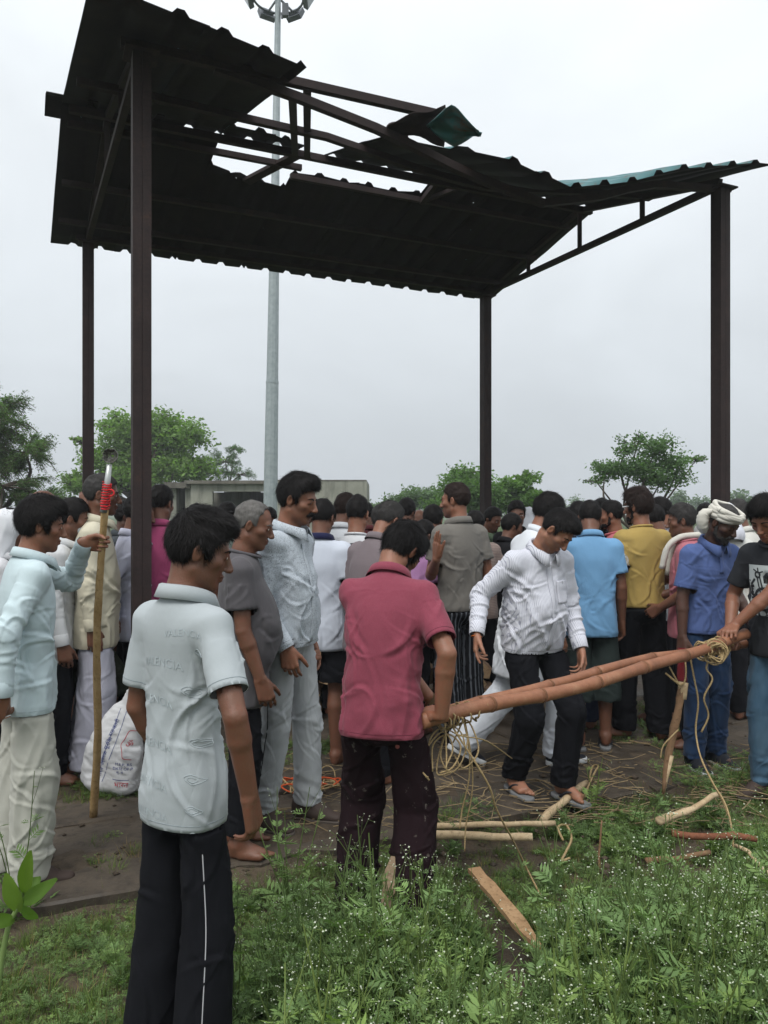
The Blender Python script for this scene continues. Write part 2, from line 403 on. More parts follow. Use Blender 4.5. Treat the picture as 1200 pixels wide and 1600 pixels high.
def add_head(F, HO, R, s, NB, wide=1.0, jaw=1.0, nose=1.0, neck=.056):
    P = lambda x, y, z: HO + R @ (np.array([x * wide, y, z]) * s)
    e = lambda c, r, k, sub=False, RR=None: F.ell(P(*c), [q * s for q in r], R if RR is None else R @ RR, k * s, sub)
    rc = lambda a, b, r1, r2, k, sub=False, fl=None: F.rc(P(*a), P(*b), r1 * s, r2 * s, k * s, fl, sub)
    e((0, -.012, .03), (.073 * wide, .093, .083), .01)
    e((0, .022, -.028), (.060 * wide, .066, .082), .02)
    e((0, .028, -.074), (.050 * jaw, .048, .036), .02)
    rc((0, .066, -.099), (0, .060, -.094), .019 * jaw, .02, .02)
    for q in (-1, 1):
        rc((q * .052 * jaw, -.004, -.058), (q * .016, .062, -.098), .014, .013, .022)
        e((q * .044, .052, -.022), (.020, .022, .017), .02)
        e((q * .032, .098, .001), (.017, .018, .011), .014, True)
        e((q * .032, .074, .000), (.0165, .0125, .0105), .004)
        Re = rotz(q * .30) @ roty(q * .12)
        e((q * .077, -.010, -.008), (.0075, .0175, .031), .004, False, Re)
        e((q * .0835, -.006, -.004), (.0050, .0095, .018), .003, True, Re)
        e((q * .011, .0985, -.0385), (.0085, .0105, .0078), .005)
    rc((-.034, .073, .020), (.034, .073, .020), .0125, .0125, .014)
    rc((0, .085, .008), (0, .1085 * (1 + .05 * (nose - 1)), -.034), .0078, .0112 * nose, .012)
    e((0, .0875, -.0605), (.023, .0095, .0058), .006); e((0, .0865, -.0735), (.019, .0095, .0070), .006)
    rc((-.019, .096, -.0668), (.019, .096, -.0668), .0018, .0018, .004, True)
    # neck, running into the shoulders
    a = P(0, -.022, -.062); F.rc(a, NB + (a - NB) * .12, neck * s, (neck + .004) * s, .03)
    F.rc(NB + (a - NB) * .12, NB - (a - NB) * .5, (neck + .002) * s, .056 * s, .015)
    return P
def head_tint(P, HO, R, s, stubble, lips=True):
    q = (P - HO) @ R / s; T = np.ones((len(P), 3))
    inh = (q[:, 2] > -.14) & (q[:, 2] < .13) & (np.abs(q[:, 0]) < .09) & (np.abs(q[:, 1]) < .13)
    if stubble > 0:
        w = ss(-.02, -.045, q[:, 2]) * ss(-.13, -.115, q[:, 2]) * ss(.0, .02, q[:, 1]) * (1 - .8 * np.exp(-((q[:, 0] / .022) ** 2 + ((q[:, 2] + .067) / .010) ** 2)))
        w = w * (1 - np.exp(-((np.abs(q[:, 0]) - .03) / .02) ** 2 - ((q[:, 2] + .03) / .022) ** 2)) * inh * stubble
        T *= (1 - w[:, None] * np.array([.72, .66, .58]))
    if lips:
        w = np.exp(-((q[:, 0] / .020) ** 4 + ((q[:, 2] + .067) / .010) ** 2)) * (q[:, 1] > .07) * inh
        T *= 1 - w[:, None] * np.array([.12, .35, .28])
    w = np.exp(-(((np.abs(q[:, 0]) - .032) / .018) ** 2 + ((q[:, 2] - .0) / .013) ** 2)) * (q[:, 1] > .05) * inh
    T *= 1 - w[:, None] * np.array([.34, .36, .34])
    return T
ZL = {  # hairline: height over the eye line for a position front (+) to back (-)
    'full': ([-.13, -.05, -.032, -.02, .006, .014, .03, .036, .06, .10], [-.090, -.078, -.035, .006, .004, -.030, -.022, .040, .062, .070]),
    'short': ([-.13, -.05, -.034, -.02, .006, .014, .026, .030, .06, .10], [-.070, -.060, -.02, .012, .010, -.014, -.006, .046, .066, .074]),
    'recede': ([-.13, -.05, -.034, -.02, .006, .014, .026, .030, .045, .10], [-.070, -.060, -.02, .012, .010, -.014, -.006, .055, .098, .13]),
    'bald': ([-.13, -.05, -.034, -.02, .006, .014, .022, .026, .10], [-.070, -.062, -.02, .012, .010, -.008, .0, .13, .2]),
}
def make_hair(rng, HO, R, s, wide, st, h):
    top, side, fr = st.get('top', .018), st.get('side', .008), st.get('front', 0)
    kind = st.get('line', 'full'); F = Field((-.12, -.16, -.12), (.12, .16, .18), h)
    F.ell((0, -.014, .03), ((.0745 + side) * wide, .094 + side, .084 + side + .2 * top), None, .01)
    F.ell((0, -.008, .050), (.066 * wide + side, .084 + side * .6, .066 + top), None, .02)
    if fr: F.ell((.012 * st.get('part', 0), .048, .088 + .4 * top), (.058, .045, .020 + fr), rotx(-.25), .025)
    X, Y, Z = F.ax[0][:, None, None], F.ax[1][None, :, None], F.ax[2][None, None, :]
    zl = np.interp(F.ax[1], *ZL[kind]).astype(f32)[None, :, None]
    zl = zl - .010 * (np.abs(X) / .07) ** 2 * (Y > .03)
    F.f = np.maximum(F.f, (zl - Z) * .75)
    if kind == 'bald': F.f = np.maximum(F.f, (Z - .062 - .1 * np.abs(X)) * .8)
    P, Q = F.mesh(1); N = vnormals(P, Q)
    n = perlin(P * [34, 22, 34] + rng.uniform(0, 50)) ; n2 = perlin(P * 85 + 9)
    P = P + N * (n * .0055 * st.get('mess', 1) + n2 * .0018)[:, None]
    return P, Q, N
def strands(rng, P, N, n, ln, st):
    if n <= 0: return np.zeros((0, 3)), np.zeros((0, 4), int)
    i = rng.choice(len(P), n); p = P[i]; nn = N[i]; crown = V3(0, -.055, .12)
    t = p - crown; t += rng.normal(0, .018, t.shape); t[:, 1] += st.get('comb', .0) * (p[:, 2] > .05); t[:, 0] += st.get('combx', 0.)
    t -= nn * np.einsum('ij,ij->i', t, nn)[:, None]; t /= np.linalg.norm(t, axis=1)[:, None] + 1e-6
    lift = np.where(rng.uniform(0, 1, (n, 1)) < .10, rng.uniform(.3, .9, (n, 1)), rng.uniform(.02, .28, (n, 1))) * st.get('mess', 1); L = ln * rng.uniform(.6, 1.25, (n, 1)); w = np.cross(t, nn) * rng.uniform(.0004, .0010, (n, 1))
    a = p - nn * .003; b = p + (t + nn * lift) * L * .55 ; c = p + (t * 1.0 + nn * lift * .7) * L
    V = np.stack([a - w, a + w, b - w * .9, b + w * .9, c - w * .25, c + w * .25], 1).reshape(-1, 3); k = np.arange(n)[:, None] * 6
    return V, np.concatenate([k + [0, 1, 3, 2], k + [2, 3, 5, 4]])
def strokes(rng, a, z, specs, per):
    """cloth folds as single strokes on the unrolled garment: a sharp crest that dies out along its length, with a hollow beside it"""
    D = np.zeros(len(a))
    for n_, ar, zr, phr, Lr, Ar, wr in specs:
        for _ in range(n_):
            a0, z0, ph, L, A_, w = [rng.uniform(*q) for q in (ar, zr, phr, Lr, Ar, wr)]
            da = (a - a0 + per / 2) % per - per / 2; dz = z - z0; c, s_ = math.cos(RAD(ph)), math.sin(RAD(ph)); u = da * c + dz * s_; v = -da * s_ + dz * c + rng.uniform(-1.2, 1.2) * u * u / max(L, .05)
            e = np.exp(-(np.abs(u) / L) ** 3); D += A_ * e * (np.exp(-np.abs(v) / w) - .55 * np.exp(-((v - 2.2 * w) / (1.3 * w)) ** 2))
    return D
_SHOE = {}
def shoe_mesh(kind):
    if kind in _SHOE: return _SHOE[kind]
    F = Field((-.07, -.10, -.01), (.07, .21, .16), .007); up = (0, 0, 1)
    if kind in ('shoe', 'sneaker'):
        F.rc((0, -.052, .04), (0, -.05, .075), .036, .035, .02); F.rc((0, -.04, .045), (0, .06, .048), .038, .040, .03)
        F.rc((.002, .05, .034), (.004, .145, .022), .046, .034, .03, (up, .75)); F.rc((0, -.045, .08), (0, .02, .075), .034, .034, .03)
        F.cut((0, 0, .012), (0, 0, -1))
    U = F.mesh(1)
    G = Field((-.07, -.10, -.01), (.07, .21, .06), .006)
    G.rc((0, -.055, .014), (0, .04, .014), .038, .040, .02, (up, 5)); G.rc((.0, .05, .014), (.004, .145, .014), .048, .038, .03, (up, 5))
    G.cut((0, 0, 0), (0, 0, -1)); G.cut((0, 0, {'shoe': .018, 'sneaker': .032, 'flipflop': .024}[kind]), (0, 0, 1))
    _SHOE[kind] = (U, G.mesh(1)); return _SHOE[kind]

SKIN = {'m': (.225, .102, .060), 'd': (.150, .068, .041), 'dd': (.078, .038, .026), 'l': (.285, .138, .084)}
HAIR = {'black': (.007, .006, .006), 'brown': (.017, .010, .008), 'grey': (.10, .095, .09), 'salt': (.035, .033, .032), 'white': (.42, .40, .38)}
people = []
def person(label, pos, yaw, H=1.70, skin_='m', build=1.0, belly=0.0, lean=0, side=0, twist=0, head=(0, 0, 0), RA=None, LA=None, feet=None, drop=0,
           shirt=None, pants=None, shoes=None, hair=None, face=0, detail=1, stubble=.35, moustache=None, beard=None, wide=1.0, group=None, seed=0, z0=0.0, neck=.053, cat='person'):
    rng = np.random.RandomState(seed or (len(people) * 17 + 5)); s = H / 1.717; b = build
    hsc = .975; up = V3(0, 0, 1); a0 = RAD(lean); sd = RAD(side); tw = RAD(twist)
    Rloc = rotz(-RAD(yaw)); org = V3(pos[0], pos[1], z0)
    toloc = lambda p: Rloc.T @ (np.asarray(p, float) - org)
    # spine
    n = 12; arc = np.linspace(0, .52 * s, n + 1); pts = [V3(0, 0, .940 * s - drop)]; fr = []
    for i in range(n + 1):
        t = i / n; w = ss(0, .75, t); R = rotz(-tw * t) @ roty(sd * w) @ rotx(-a0 * (.25 + .75 * w)); fr.append(R)
        if i < n: pts.append(pts[-1] + R @ up * (.52 * s / n))
    pts = np.array(pts)
    if lean: pts = pts - V3(0, math.sin(a0) * .10 * s, 0)
    def sp(a):
        if a <= 0: return pts[0] + fr[0] @ V3(0, 0, a)
        if a >= arc[-1]: return pts[-1] + fr[-1] @ V3(0, 0, a - arc[-1])
        i = min(int(a / arc[1]), n - 1); return pts[i] + (pts[i+1] - pts[i]) * (a / arc[1] - i)
    def sf(a): return fr[int(np.clip(round(a / arc[1]), 0, n))]
    NB, Rc = pts[-1], fr[-1]
    Rh = rotz(-RAD(head[0])) @ rotx(-RAD(head[1])) @ roty(RAD(head[2]))
    piv = NB + (Rc @ up * .6 + nrm(Rc @ up + Rh @ up) * .4) * .086 * s + Rc @ V3(0, .014, 0) * s
    HO = piv + Rh @ V3(0, .018, .057) * s
    # limbs
    arms = []
    for sg, A in ((1, RA), (-1, LA)):
        A = dict(A or {}); mir = V3(sg, 1, 1); S = NB + Rc @ (V3(sg * .157 * (.5 + .5 * b), -.006, -.074) * s)
        if 'grip' in A:   # fingers close round a shaft: thumb side along it, palm against it
            gp, ga, gr = toloc(A['grip'][0]), nrm(Rloc.T @ np.asarray(A['grip'][1], float)), A['grip'][2]; y_ = gp - S; y_ = y_ * [1, 1, .3]; y_ = nrm(y_ - ga * (y_ @ ga)); x_ = ga * -sg; z_ = np.cross(x_, y_)
            if A.get('over'): z_ = nrm(V3(0, 0, 1) - ga * ga[2]); x_ = ga * A['over']; y_ = np.cross(z_, x_)
            if 'mixy' in A: y_ = nrm(y_ * .45 + nrm(Rloc.T @ np.asarray(A['mixy'], float))); x_ = np.cross(y_, z_); x_ = nrm(x_); y_ = np.cross(z_, x_)
            GR = np.stack([x_, y_, z_], 1); A['W'] = org + Rloc @ (gp - GR @ (V3(0, .074, -.016 - gr) * s)); A['HR'] = GR
        T = toloc(A['W']) if 'W' in A else S + V3(*A.get('w', (.06, .03, -.525))) * mir * s
        E, T = ik(S, T, .285 * s, .250 * s, V3(*A.get('pole', (.35, -1, -.1))) * mir)
        fd = nrm(T - E); hd = toloc(np.asarray(A['dirW'], float) + org) if 'dirW' in A else fd
        hd = nrm(fd * .35 + nrm(hd) * .65) if 'dirW' in A else fd
        dz = toloc(np.asarray(A['dW'], float) + org) if 'dW' in A else V3(*A.get('d', (1, .25, .1))) * mir
        dz = nrm(dz - hd * (dz @ hd)); HR = np.stack([np.cross(hd, dz), hd, dz], 1)
        if 'HR' in A: HR = A['HR']
        arms.append((sg, S, E, T, HR, A.get('hand', 'relax')))
    legs = []; feet = feet or [(-.10, .0, -8, 0), (.10, .03, 10, 0)]
    sole = {'shoe': .018, 'sneaker': .030, 'flipflop': .024}.get(shoes, 0.0)
    ext = 0.0
    for sg, ft in zip((-1, 1), feet):
        fx, fy, fyaw, fl = ft[:4]; pit = RAD(ft[4]) if len(ft) > 4 else 0
        Rf = rotz(-RAD(fyaw)) @ rotx(-pit); Hp = pts[0] + fr[0] @ V3(sg * .088 * (.45 + .55 * b) * s, 0, -.03 * s)
        Ak = V3(fx * s, fy * s, fl + sole) + Rf @ V3(0, -.045, .078) * s
        dd_ = np.linalg.norm(Hp - Ak); sc2 = dd_ * 1.0015 / (.836 * s) if .80 * s < dd_ < .86 * s else 1.0
        K, Ak = ik(Hp, Ak, .422 * s * sc2, .414 * s * sc2, Rf @ V3(0, 1, .1)); legs.append((sg, Hp, K, Ak, Rf))
    allp = [NB, HO] + [p for a in arms for p in (a[1], a[2], a[3])] + [p for l in legs for p in (l[1], l[2], l[3])]
    lo = np.min(allp, 0) - V3(.24, .24, .13) * s; hi = np.max(allp, 0) + V3(.24, .24, .16) * s
    lo[2] = min(lo[2], -.02)
    hb = {3: .0047, 2: .0052, 1: .0075, 0: .0105}[detail]; hs = {3: .0066, 2: .0080, 1: .011, 0: .016}[detail]
    # garments as fields first, so that skin under cloth can be left off
    SF = PF = None
    if shirt:
        G = dict(sleeve='short', hem=-.13, fit=1.0, fold=1.0, collar='polo'); G.update(shirt); SF = Field(lo, hi, hs); q = G['fit'] * b; hem = G['hem'] * s
        sec = [(hem, .172, .122, 0), (-.05, .169, .121, 0), (.07, .156 + .12 * belly, .110 + .7 * belly, .35 * belly), (.16, .156 + .12 * belly, .110 + .8 * belly, .42 * belly), (.26, .163, .112 + .4 * belly, .2 * belly), (.35, .167, .112, -.004), (.415, .150, .098, -.008), (.475, .098, .082, -.008), (.515, .062, .064, -.002)]
        fl = G.get('flare', 0)
        cs = []
        for k_, (a, rx, ry, yo) in enumerate(sec):
            a = a if k_ == 0 else a * s
            if k_ == 1 and hem > -.04 * s: continue
            R = sf(a); f_ = (.3 + .7 * q) if k_ < 2 else (.15 + .85 * q) if k_ < 3 else q if k_ < 6 else (.4 + .6 * q); ex = fl if k_ == 0 else 0
            cs.append((0, yo * s, ((rx * f_ + ex) * s, (ry * f_ + ex) * s), a))
        arcs_ = np.array([c[3] for c in cs]); par = np.array([[c[2][0], c[2][1], c[1]] for c in cs]); fin = smooth_path(np.column_stack([arcs_, par]), 3)
        prev = None
        for a, rx, ry, yo in fin:
            R = sf(a); p1 = sp(a) + R @ V3(0, yo, 0)
            if prev is not None: SF.ec(prev[0], p1, prev[1], prev[2], (rx, ry), .004, 2.3)
            prev = (p1, R, (rx, ry))
        for sg, S, E, T, HR, hp in arms:
            up_ = sp(.45 * s); SF.rc(up_, S, .050 * s, .058 * s * (.5 + .5 * q), .05 * s)
            d1 = nrm(E - S); fa = frame_of(d1, (0, 1, 0) if abs(d1[1]) < .8 else (0, 0, 1)); w = (.4 + .6 * b) * s
            if G['sleeve'] == 'short': SF.ec(S, S + (E - S) * G.get('sl', .66), fa, (.060 * w, .058 * w), (.071 * w, .064 * w), .03 * s)
            elif G['sleeve'] == 'none': pass
            else:
                SF.ec(S, E, fa, (.060 * w, .058 * w), (.054 * w, .052 * w), .03 * s); d2 = nrm(T - E); fa2 = frame_of(d2, (0, 1, 0) if abs(d2[1]) < .8 else (0, 0, 1))
                en = T if G['sleeve'] == 'long' else E + (T - E) * .45
                SF.rc(E, E + d2 * .01, .0525 * w, .0525 * w, .006); SF.ec(E, en, fa2, (.054 * w, .052 * w), (.043 * w, .039 * w), .006)
        hp0, hR = sp(hem), fr[0]; hn = hR @ nrm(V3(0, 0, -1)); SF.cut(hp0, hn)
    if pants:
        Wp = dict(wid=1.0, hem=.055, fold=1.0, rise=.07); Wp.update(pants); PF = Field((lo[0], lo[1], 0), (hi[0], hi[1], sp(.16 * s)[2] + .12), hs); w = .95 * Wp['wid'] * (.5 + .5 * b) * s
        PF.ec(sp(-.05 * s), sp(Wp['rise'] * s), fr[0], (.158 * w, .118 * w), (.145 * b * s, (.108 + .4 * belly) * s), .03 * s, 2.2)
        PF.ell(sp(-.055 * s) + fr[0] @ V3(0, -.035 * s, 0), (.142 * w, .098 * w, .095 * w), fr[0], .03 * s)
        for sg, Hp, K, Ak, Rf in legs:
            mid = Hp + (K - Hp) * .45; kn = Wp.get('knee', .072) * Wp['wid']; hm = Wp.get('hemr', .062) * Wp['wid']
            f1 = frame_of(K - Hp, (1, 0, 0)); f2 = frame_of(Ak - K, (1, 0, 0))
            PF.ec(Hp + V3(0, 0, .01), mid, f1, (.088 * w, .092 * w), (.080 * w, .083 * w), .02 * s); PF.ec(mid, K, f1, (.080 * w, .083 * w), (kn * s, kn * 1.05 * s), .004)
            end = Ak + (Ak - K) / np.linalg.norm(Ak - K) * .05 * s
            PF.ec(K, end, f2, (kn * s, kn * 1.05 * s), (hm * s, hm * 1.12 * s), .004)
            PF.ell(K, (kn * s * .98, kn * s * 1.03, kn * s), None, .008)
        if not Wp.get('nocut'): PF.cut((0, 0, Wp['hem'] + (sole if Wp['hem'] < .2 else 0)), (0, 0, -1))
    # body
    F = Field(lo, hi, hb)
    hP = add_head(F, HO, Rh, s * hsc, NB, wide, 1.0, 1.0, neck)
    F.ec(sp(.30 * s), sp(.42 * s), Rc, (.135 * b * s, .085 * s), (.118 * b * s, .070 * s), .02); F.ec(sp(-.03 * s), sp(.30 * s), fr[0], (.130 * b * s, .095 * s), (.135 * b * s, .085 * s), .02)
    for sg, S, E, T, HR, hp in arms:
        w = (.55 + .45 * b) * s; F.rc(sp(.43 * s), S, .044 * s, .044 * s, .02); m1 = S + (E - S) * .45; m2 = E + (T - E) * .28
        F.rc(S, m1, .044 * w, .045 * w, .006); F.rc(m1, E, .046 * w, .038 * w, .005); F.rc(E, m2, .038 * w, .0405 * w, .006); F.rc(m2, T - HR[:, 1] * .01, .0405 * w, .0275 * s, .006, (HR[:, 2], .88))
        add_hand(F, T, HR, s * 1.02, -sg, hp, detail >= 2)
    for sg, Hp, K, Ak, Rf in legs:
        F.rc(Hp, K, .066 * (.4 + .6 * b) * s, .053 * s, .01); cf = K + (Ak - K) * .28 - Rf @ V3(0, .012, 0) * s; F.rc(K, cf, .050 * s, .054 * s, .008); F.rc(cf, Ak, .053 * s, .036 * s, .008)
        P_ = lambda x, y, z: Ak + Rf @ (V3(x, y, z - .078) * s)
        F.rc(P_(0, -.025, .028), P_(0, -.02, .06), .029 * s, .032 * s, .02); F.rc(P_(0, .0, .06), P_(-sg * .008, .12, .024), .036 * s, .020 * s, .03); F.rc(P_(sg * .018, .02, .022), P_(sg * .026, .11, .016), .024 * s, .016 * s, .025)
        if shoes in (None, 'flipflop'):
            for i in range(5):
                x = -sg * (.028 - .0145 * i); y = .135 - .004 * i - .0028 * i * i; L = (.042, .036, .031, .027, .022)[i]; r = (.0125, .0092, .0088, .0084, .0082)[i]
                F.rc(P_(x * .8, .10, .018), P_(x, y, .014), .014 * s, r * s, .01); F.rc(P_(x, y, .014), P_(x, y + L * .62, .011), r * s, r * .9 * s, .003)
    P, Q = F.mesh(1)
    if SF is not None:   # nothing of the trunk may show through the cloth
        far = np.ones(len(P), bool)
        for sg, S, E, T, HR, hp in arms:
            for a_, b_ in ((S + (E - S) * .45, E), (E, T), (T, T + HR[:, 1] * .2)):
                d = b_ - a_; t_ = np.clip((P - a_) @ d / (d @ d), 0, 1); far &= np.linalg.norm(P - a_ - t_[:, None] * d, axis=1) > .075 * s
        tr_ = far & ((P - hp0) @ hn < -.004) & ((P - NB) @ (Rc @ up) < -.012 * s)
        za = np.array([sp(a_)[2] for a_ in np.linspace(-.15 * s, .52 * s, 16)]); ca = np.array([sp(a_) for a_ in np.linspace(-.15 * s, .52 * s, 16)])
        if lean < 40:
            tr_ &= SF.at(P) < .05; c_ = np.stack([np.interp(P[:, 2], za, ca[:, i]) for i in (0, 1)], 1); up_w = ss(0, -.06, (P - NB) @ (Rc @ up)); P[tr_, :2] = (c_ + (P[:, :2] - c_) * (1 - .34 * up_w[:, None]))[tr_]
    if PF is not None:
        far = np.ones(len(P), bool)
        for sg, S, E, T, HR, hp in arms:
            for a_, b_ in ((S, E), (E, T), (T, T + HR[:, 1] * .2)):
                d = b_ - a_; t_ = np.clip((P - a_) @ d / (d @ d), 0, 1); far &= np.linalg.norm(P - a_ - t_[:, None] * d, axis=1) > .06 * s
        tr_ = far & (P[:, 2] > Wp['hem'] + .04) & (P[:, 2] < sp(.10 * s)[2])
        tr_ &= PF.at(P) < .04
        for sg, Hp, K, Ak, Rf in legs:
            m = tr_ & ((P[:, 0] - pts[0][0]) * sg >= 0) & (P[:, 2] < Hp[2] + .02) if abs(legs[0][3][0] - legs[1][3][0]) > .12 else np.zeros(len(P), bool); c_ = np.stack([np.interp(P[:, 2], [Ak[2], K[2], Hp[2]], [Ak[i], K[i], Hp[i]]) for i in (0, 1)], 1); w_ = ss(Wp['hem'] + .04, Wp['hem'] + .10, P[:, 2])[:, None]; P[m, :2] = (c_ + (P[:, :2] - c_) * (1 - .24 * w_))[m]
    hid = np.zeros(len(P), bool)
    for GF, th in ((SF, -.011), (PF, -.012)):
        if GF is not None:
            inb = ((P > GF.lo) & (P < GF.lo + GF.h * (np.array(GF.f.shape) - 1))).all(1); hid |= (GF.at(P) < th) & inb
    if shoes in ('shoe', 'sneaker'):
        for sg, Hp, K, Ak, Rf in legs: hid |= (((P - Ak) @ Rf)[:, 2] < -.01) & (np.linalg.norm(P - Ak, axis=1) < .24)
    # skin hidden under cloth is kept, but coarsely: the body stays one surface
    dm = np.ones(len(P), bool); dm[np.unique(Q[~hid[Q].all(1)])] = False; mp_ = np.arange(len(P)); di_ = np.flatnonzero(dm)
    if len(di_):
        _, inv = np.unique(np.floor(P[di_] / .045).astype(int), axis=0, return_inverse=True); inv = np.ravel(inv); nc = inv.max() + 1; cn = np.bincount(inv, None, nc)
        rep_ = np.full(nc, -1); rep_[inv[::-1]] = di_[::-1]; mp_[di_] = rep_[inv]
        for k_ in range(3): P[rep_, k_] = np.bincount(inv, P[di_, k_], nc) / cn
    T3 = mp_[np.vstack([Q[:, [0, 1, 2]], Q[:, [0, 2, 3]]])]; T3 = T3[(T3[:, 0] != T3[:, 1]) & (T3[:, 1] != T3[:, 2]) & (T3[:, 0] != T3[:, 2])]
    P, Q = compact(P, T3)
    root = obj('person', P, Q, skin(skin_, SKIN[skin_]), None, True, None, head_tint(P, HO, Rh, s * hsc, stubble))
    root.location = org; root.rotation_euler = (0, 0, -RAD(yaw)); tag(root, label, cat, group); people.append(root)
    info = dict(root=root, HO=HO, Rh=Rh, s=s, NB=NB, Rc=Rc, arms=arms, legs=legs, sp=sp, sf=sf, hP=hP, Rloc=Rloc, org=org)
    # shirt
    if shirt:
        P, Q = SF.mesh(4); N = vnormals(P, Q); A = G['fold']; sd_ = rng.uniform(0, 90); zz = (P - hp0) @ (-hn) / s
        tor = np.ones(len(P)); sl = np.zeros(len(P)); along = np.zeros(len(P))
        for sg, S, E, T, HR, hp in arms:
            for a_, b_, o_ in ((S, E, 0), (E, T, .285)):
                d = b_ - a_; L = np.linalg.norm(d); t = np.clip((P - a_) @ d / L / L, 0, 1); dist = np.linalg.norm(P - a_ - t[:, None] * d, axis=1)
                m = ss(.095, .055, dist / s) * ((o_ > 0) | (t > .25)); along = np.where(m > sl, t * L / s + o_, along); sl = np.maximum(sl, m)
        tor = 1 - sl; cx, cy = (P - pts[0])[:, 0], (P - pts[0])[:, 1]; wz = perlin(P * 2.5 + sd_) * .9; th_ = np.arctan2(cx, cy)
        ed = ss(0, .03, zz); ob = lambda g, f1, f2, o: np.abs(perlin(np.stack([cx * f1 + zz * g * f1, cy * f1, zz * f2 + wz], 1) + sd_ + o))
        dr = (.32 - np.abs(perlin(np.stack([cx * 7.5 + wz, cy * 7.5 + wz, zz * 1.5 + wz * .4], 1) + sd_))) * ss(.50, .04, zz)
        o1 = (.3 - ob(.75, 6.5, 2.0, 7)) * ss(.06, .2, zz) * ss(.56, .36, zz); o2 = (.3 - ob(-.75, 6.5, 2.0, 21)) * ss(.04, .16, zz) * ss(.56, .36, zz)
        di = (.3 - np.abs(perlin(np.stack([cx * 3.0, cy * 3.0, zz * 13 + np.abs(cx) * 9 + wz * 2.5], 1) + sd_ + 7))) * (.25 + ss(.0, .12, zz) * ss(.42, .2, zz))
        sle = (.3 - np.abs(perlin(np.stack([cx * 8, cy * 8, along * 15 + wz * 2.2], 1) + sd_ + 13))) * (.22 + np.exp(-((along - .27) / .08) ** 2))
        slv = (.3 - np.abs(perlin(np.stack([cx * 12 + along * 5, cy * 12, along * 4], 1) + sd_ + 17)))
        cr = perlin(P * 24 + sd_ + 3) * .35 + perlin(P * 6 + sd_) * .9
        dr2 = (.3 - np.abs(perlin(np.stack([cx * 17 + wz * 2, cy * 17 + wz * 2, zz * 3.5 + wz], 1) + sd_ + 31))) * ss(.42, .04, zz)
        D = A * (tor * (dr * .030 + dr2 * .011 + (o1 + o2) * .018 + di * G.get('cross', .3) * .017) + sl * (sle * .019 * (1.3 if G['sleeve'] == 'long' else .5) + slv * .008) + cr * .0022) * (.35 + .65 * ed) * .62
        aa = th_ * .16; cq = G.get('cross', .3); nv = 2 if detail else 1; S1 = [(5 * nv, (-.5, .5), (.02, .24), (72, 108), (.09, .24), (.005, .010), (.008, .015)), (int(10 * cq * nv) + 2, (-.5, .5), (.06, .30), (-30, 30), (.04, .11), (.003, .0065), (.005, .009)), (2 * nv, (-.35, .35), (.40, .52), (20, 160), (.05, .10), (.002, .0045), (.007, .011))]
        for q_, f0 in ((.25, -1), (-.25, 1)):
            for k_ in (1, -1): S1.append((2 * nv, (q_ + f0 * k_ * .03, q_ + f0 * k_ * .10), (.30, .42), (25, 62) if f0 * k_ < 0 else (118, 155), (.06, .15), (.004, .009), (.007, .012)))
        DT = strokes(rng, aa, zz, S1, 1.0)
        aw = np.zeros(len(P))
        for sg, S, E, T, HR, hp in arms:
            ax_ = nrm(E - S); f_ = frame_of(ax_, (0, 1, 0) if abs(ax_[1]) < .8 else (0, 0, 1)); r_ = P - S; m = ((P - pts[0])[:, 0] * sg > 0); aw = np.where(m, np.arctan2(r_ @ f_[:, 0], r_ @ f_[:, 1]) * .055, aw)
        lg = G['sleeve'] == 'long'; DS = strokes(rng, aw, along, [(4, (-.17, .17), (.02, .16), (55, 125), (.05, .12), (.003, .007), (.006, .010))] + ([(12 if detail > 1 else 6, (-.17, .17), (.18, .36), (-35, 35), (.03, .08), (.003, .007), (.005, .009)), (7, (-.17, .17), (.36, .50), (-25, 25), (.03, .07), (.002, .005), (.004, .008))] if lg else []), .345)
        D = D + A * (tor * DT + sl * DS) * (.3 + .7 * ed)
        ends = []  # open the hem and the sleeve ends
        fn = np.cross(P[Q[:, 2]] - P[Q[:, 0]], P[Q[:, 3]] - P[Q[:, 1]]); fn /= np.linalg.norm(fn, axis=1)[:, None] + 1e-12; fc = P[Q].mean(1)
        rm = (fn @ hn > .6) & (np.abs((fc - hp0) @ hn) < 1.6 * hs)
        for sg, S, E, T, HR, hp in arms:
            if G['sleeve'] == 'short': c_, d_ = S + (E - S) * G.get('sl', .66), nrm(E - S)
            elif G['sleeve'] == 'long': c_, d_ = T, nrm(T - E)
            elif G['sleeve'] == 'half': c_, d_ = E + (T - E) * .45, nrm(T - E)
            else: continue
            ends.append((c_, d_)); rm |= (fn @ d_ > .5) & ((fc - c_) @ d_ > -.9 * hs) & ((fc - c_) @ d_ < .03) & (np.linalg.norm(fc - c_, axis=1) < .076 * (.4 + .6 * b) * s)
        zh = (P - hp0) @ hn; m_ = np.abs(zh) < 1.1 * hs; P[m_] -= np.outer(zh[m_], hn); N[m_] -= np.outer(N[m_] @ hn, hn)
        for c_, d_ in ends:
            t_ = (P - c_) @ d_; m_ = (np.abs(t_) < 1.3 * hs) & (np.linalg.norm(P - c_, axis=1) < .080 * (.4 + .6 * b) * s); P[m_] -= np.outer(t_[m_], d_); N[m_] -= np.outer(N[m_] @ d_, d_)
        P = P + N * D[:, None]
        Q = Q[~rm]; cw = G.get('curve', 0)
        if cw: P = P - hn * 0 + np.outer(-cw * ss(.14, .0, zz) * np.clip(np.abs(cx) / (.17 * s), 0, 1.1) ** 2 * s, -(-hn)) * 1.0
        P, Q = compact(P, Q); so = obj(G.get('name', 'shirt'), P, Q, G['mat'], root, True); info['shirt'] = (P, Q, so)
        if G.get('label'): so['label'] = G['label']
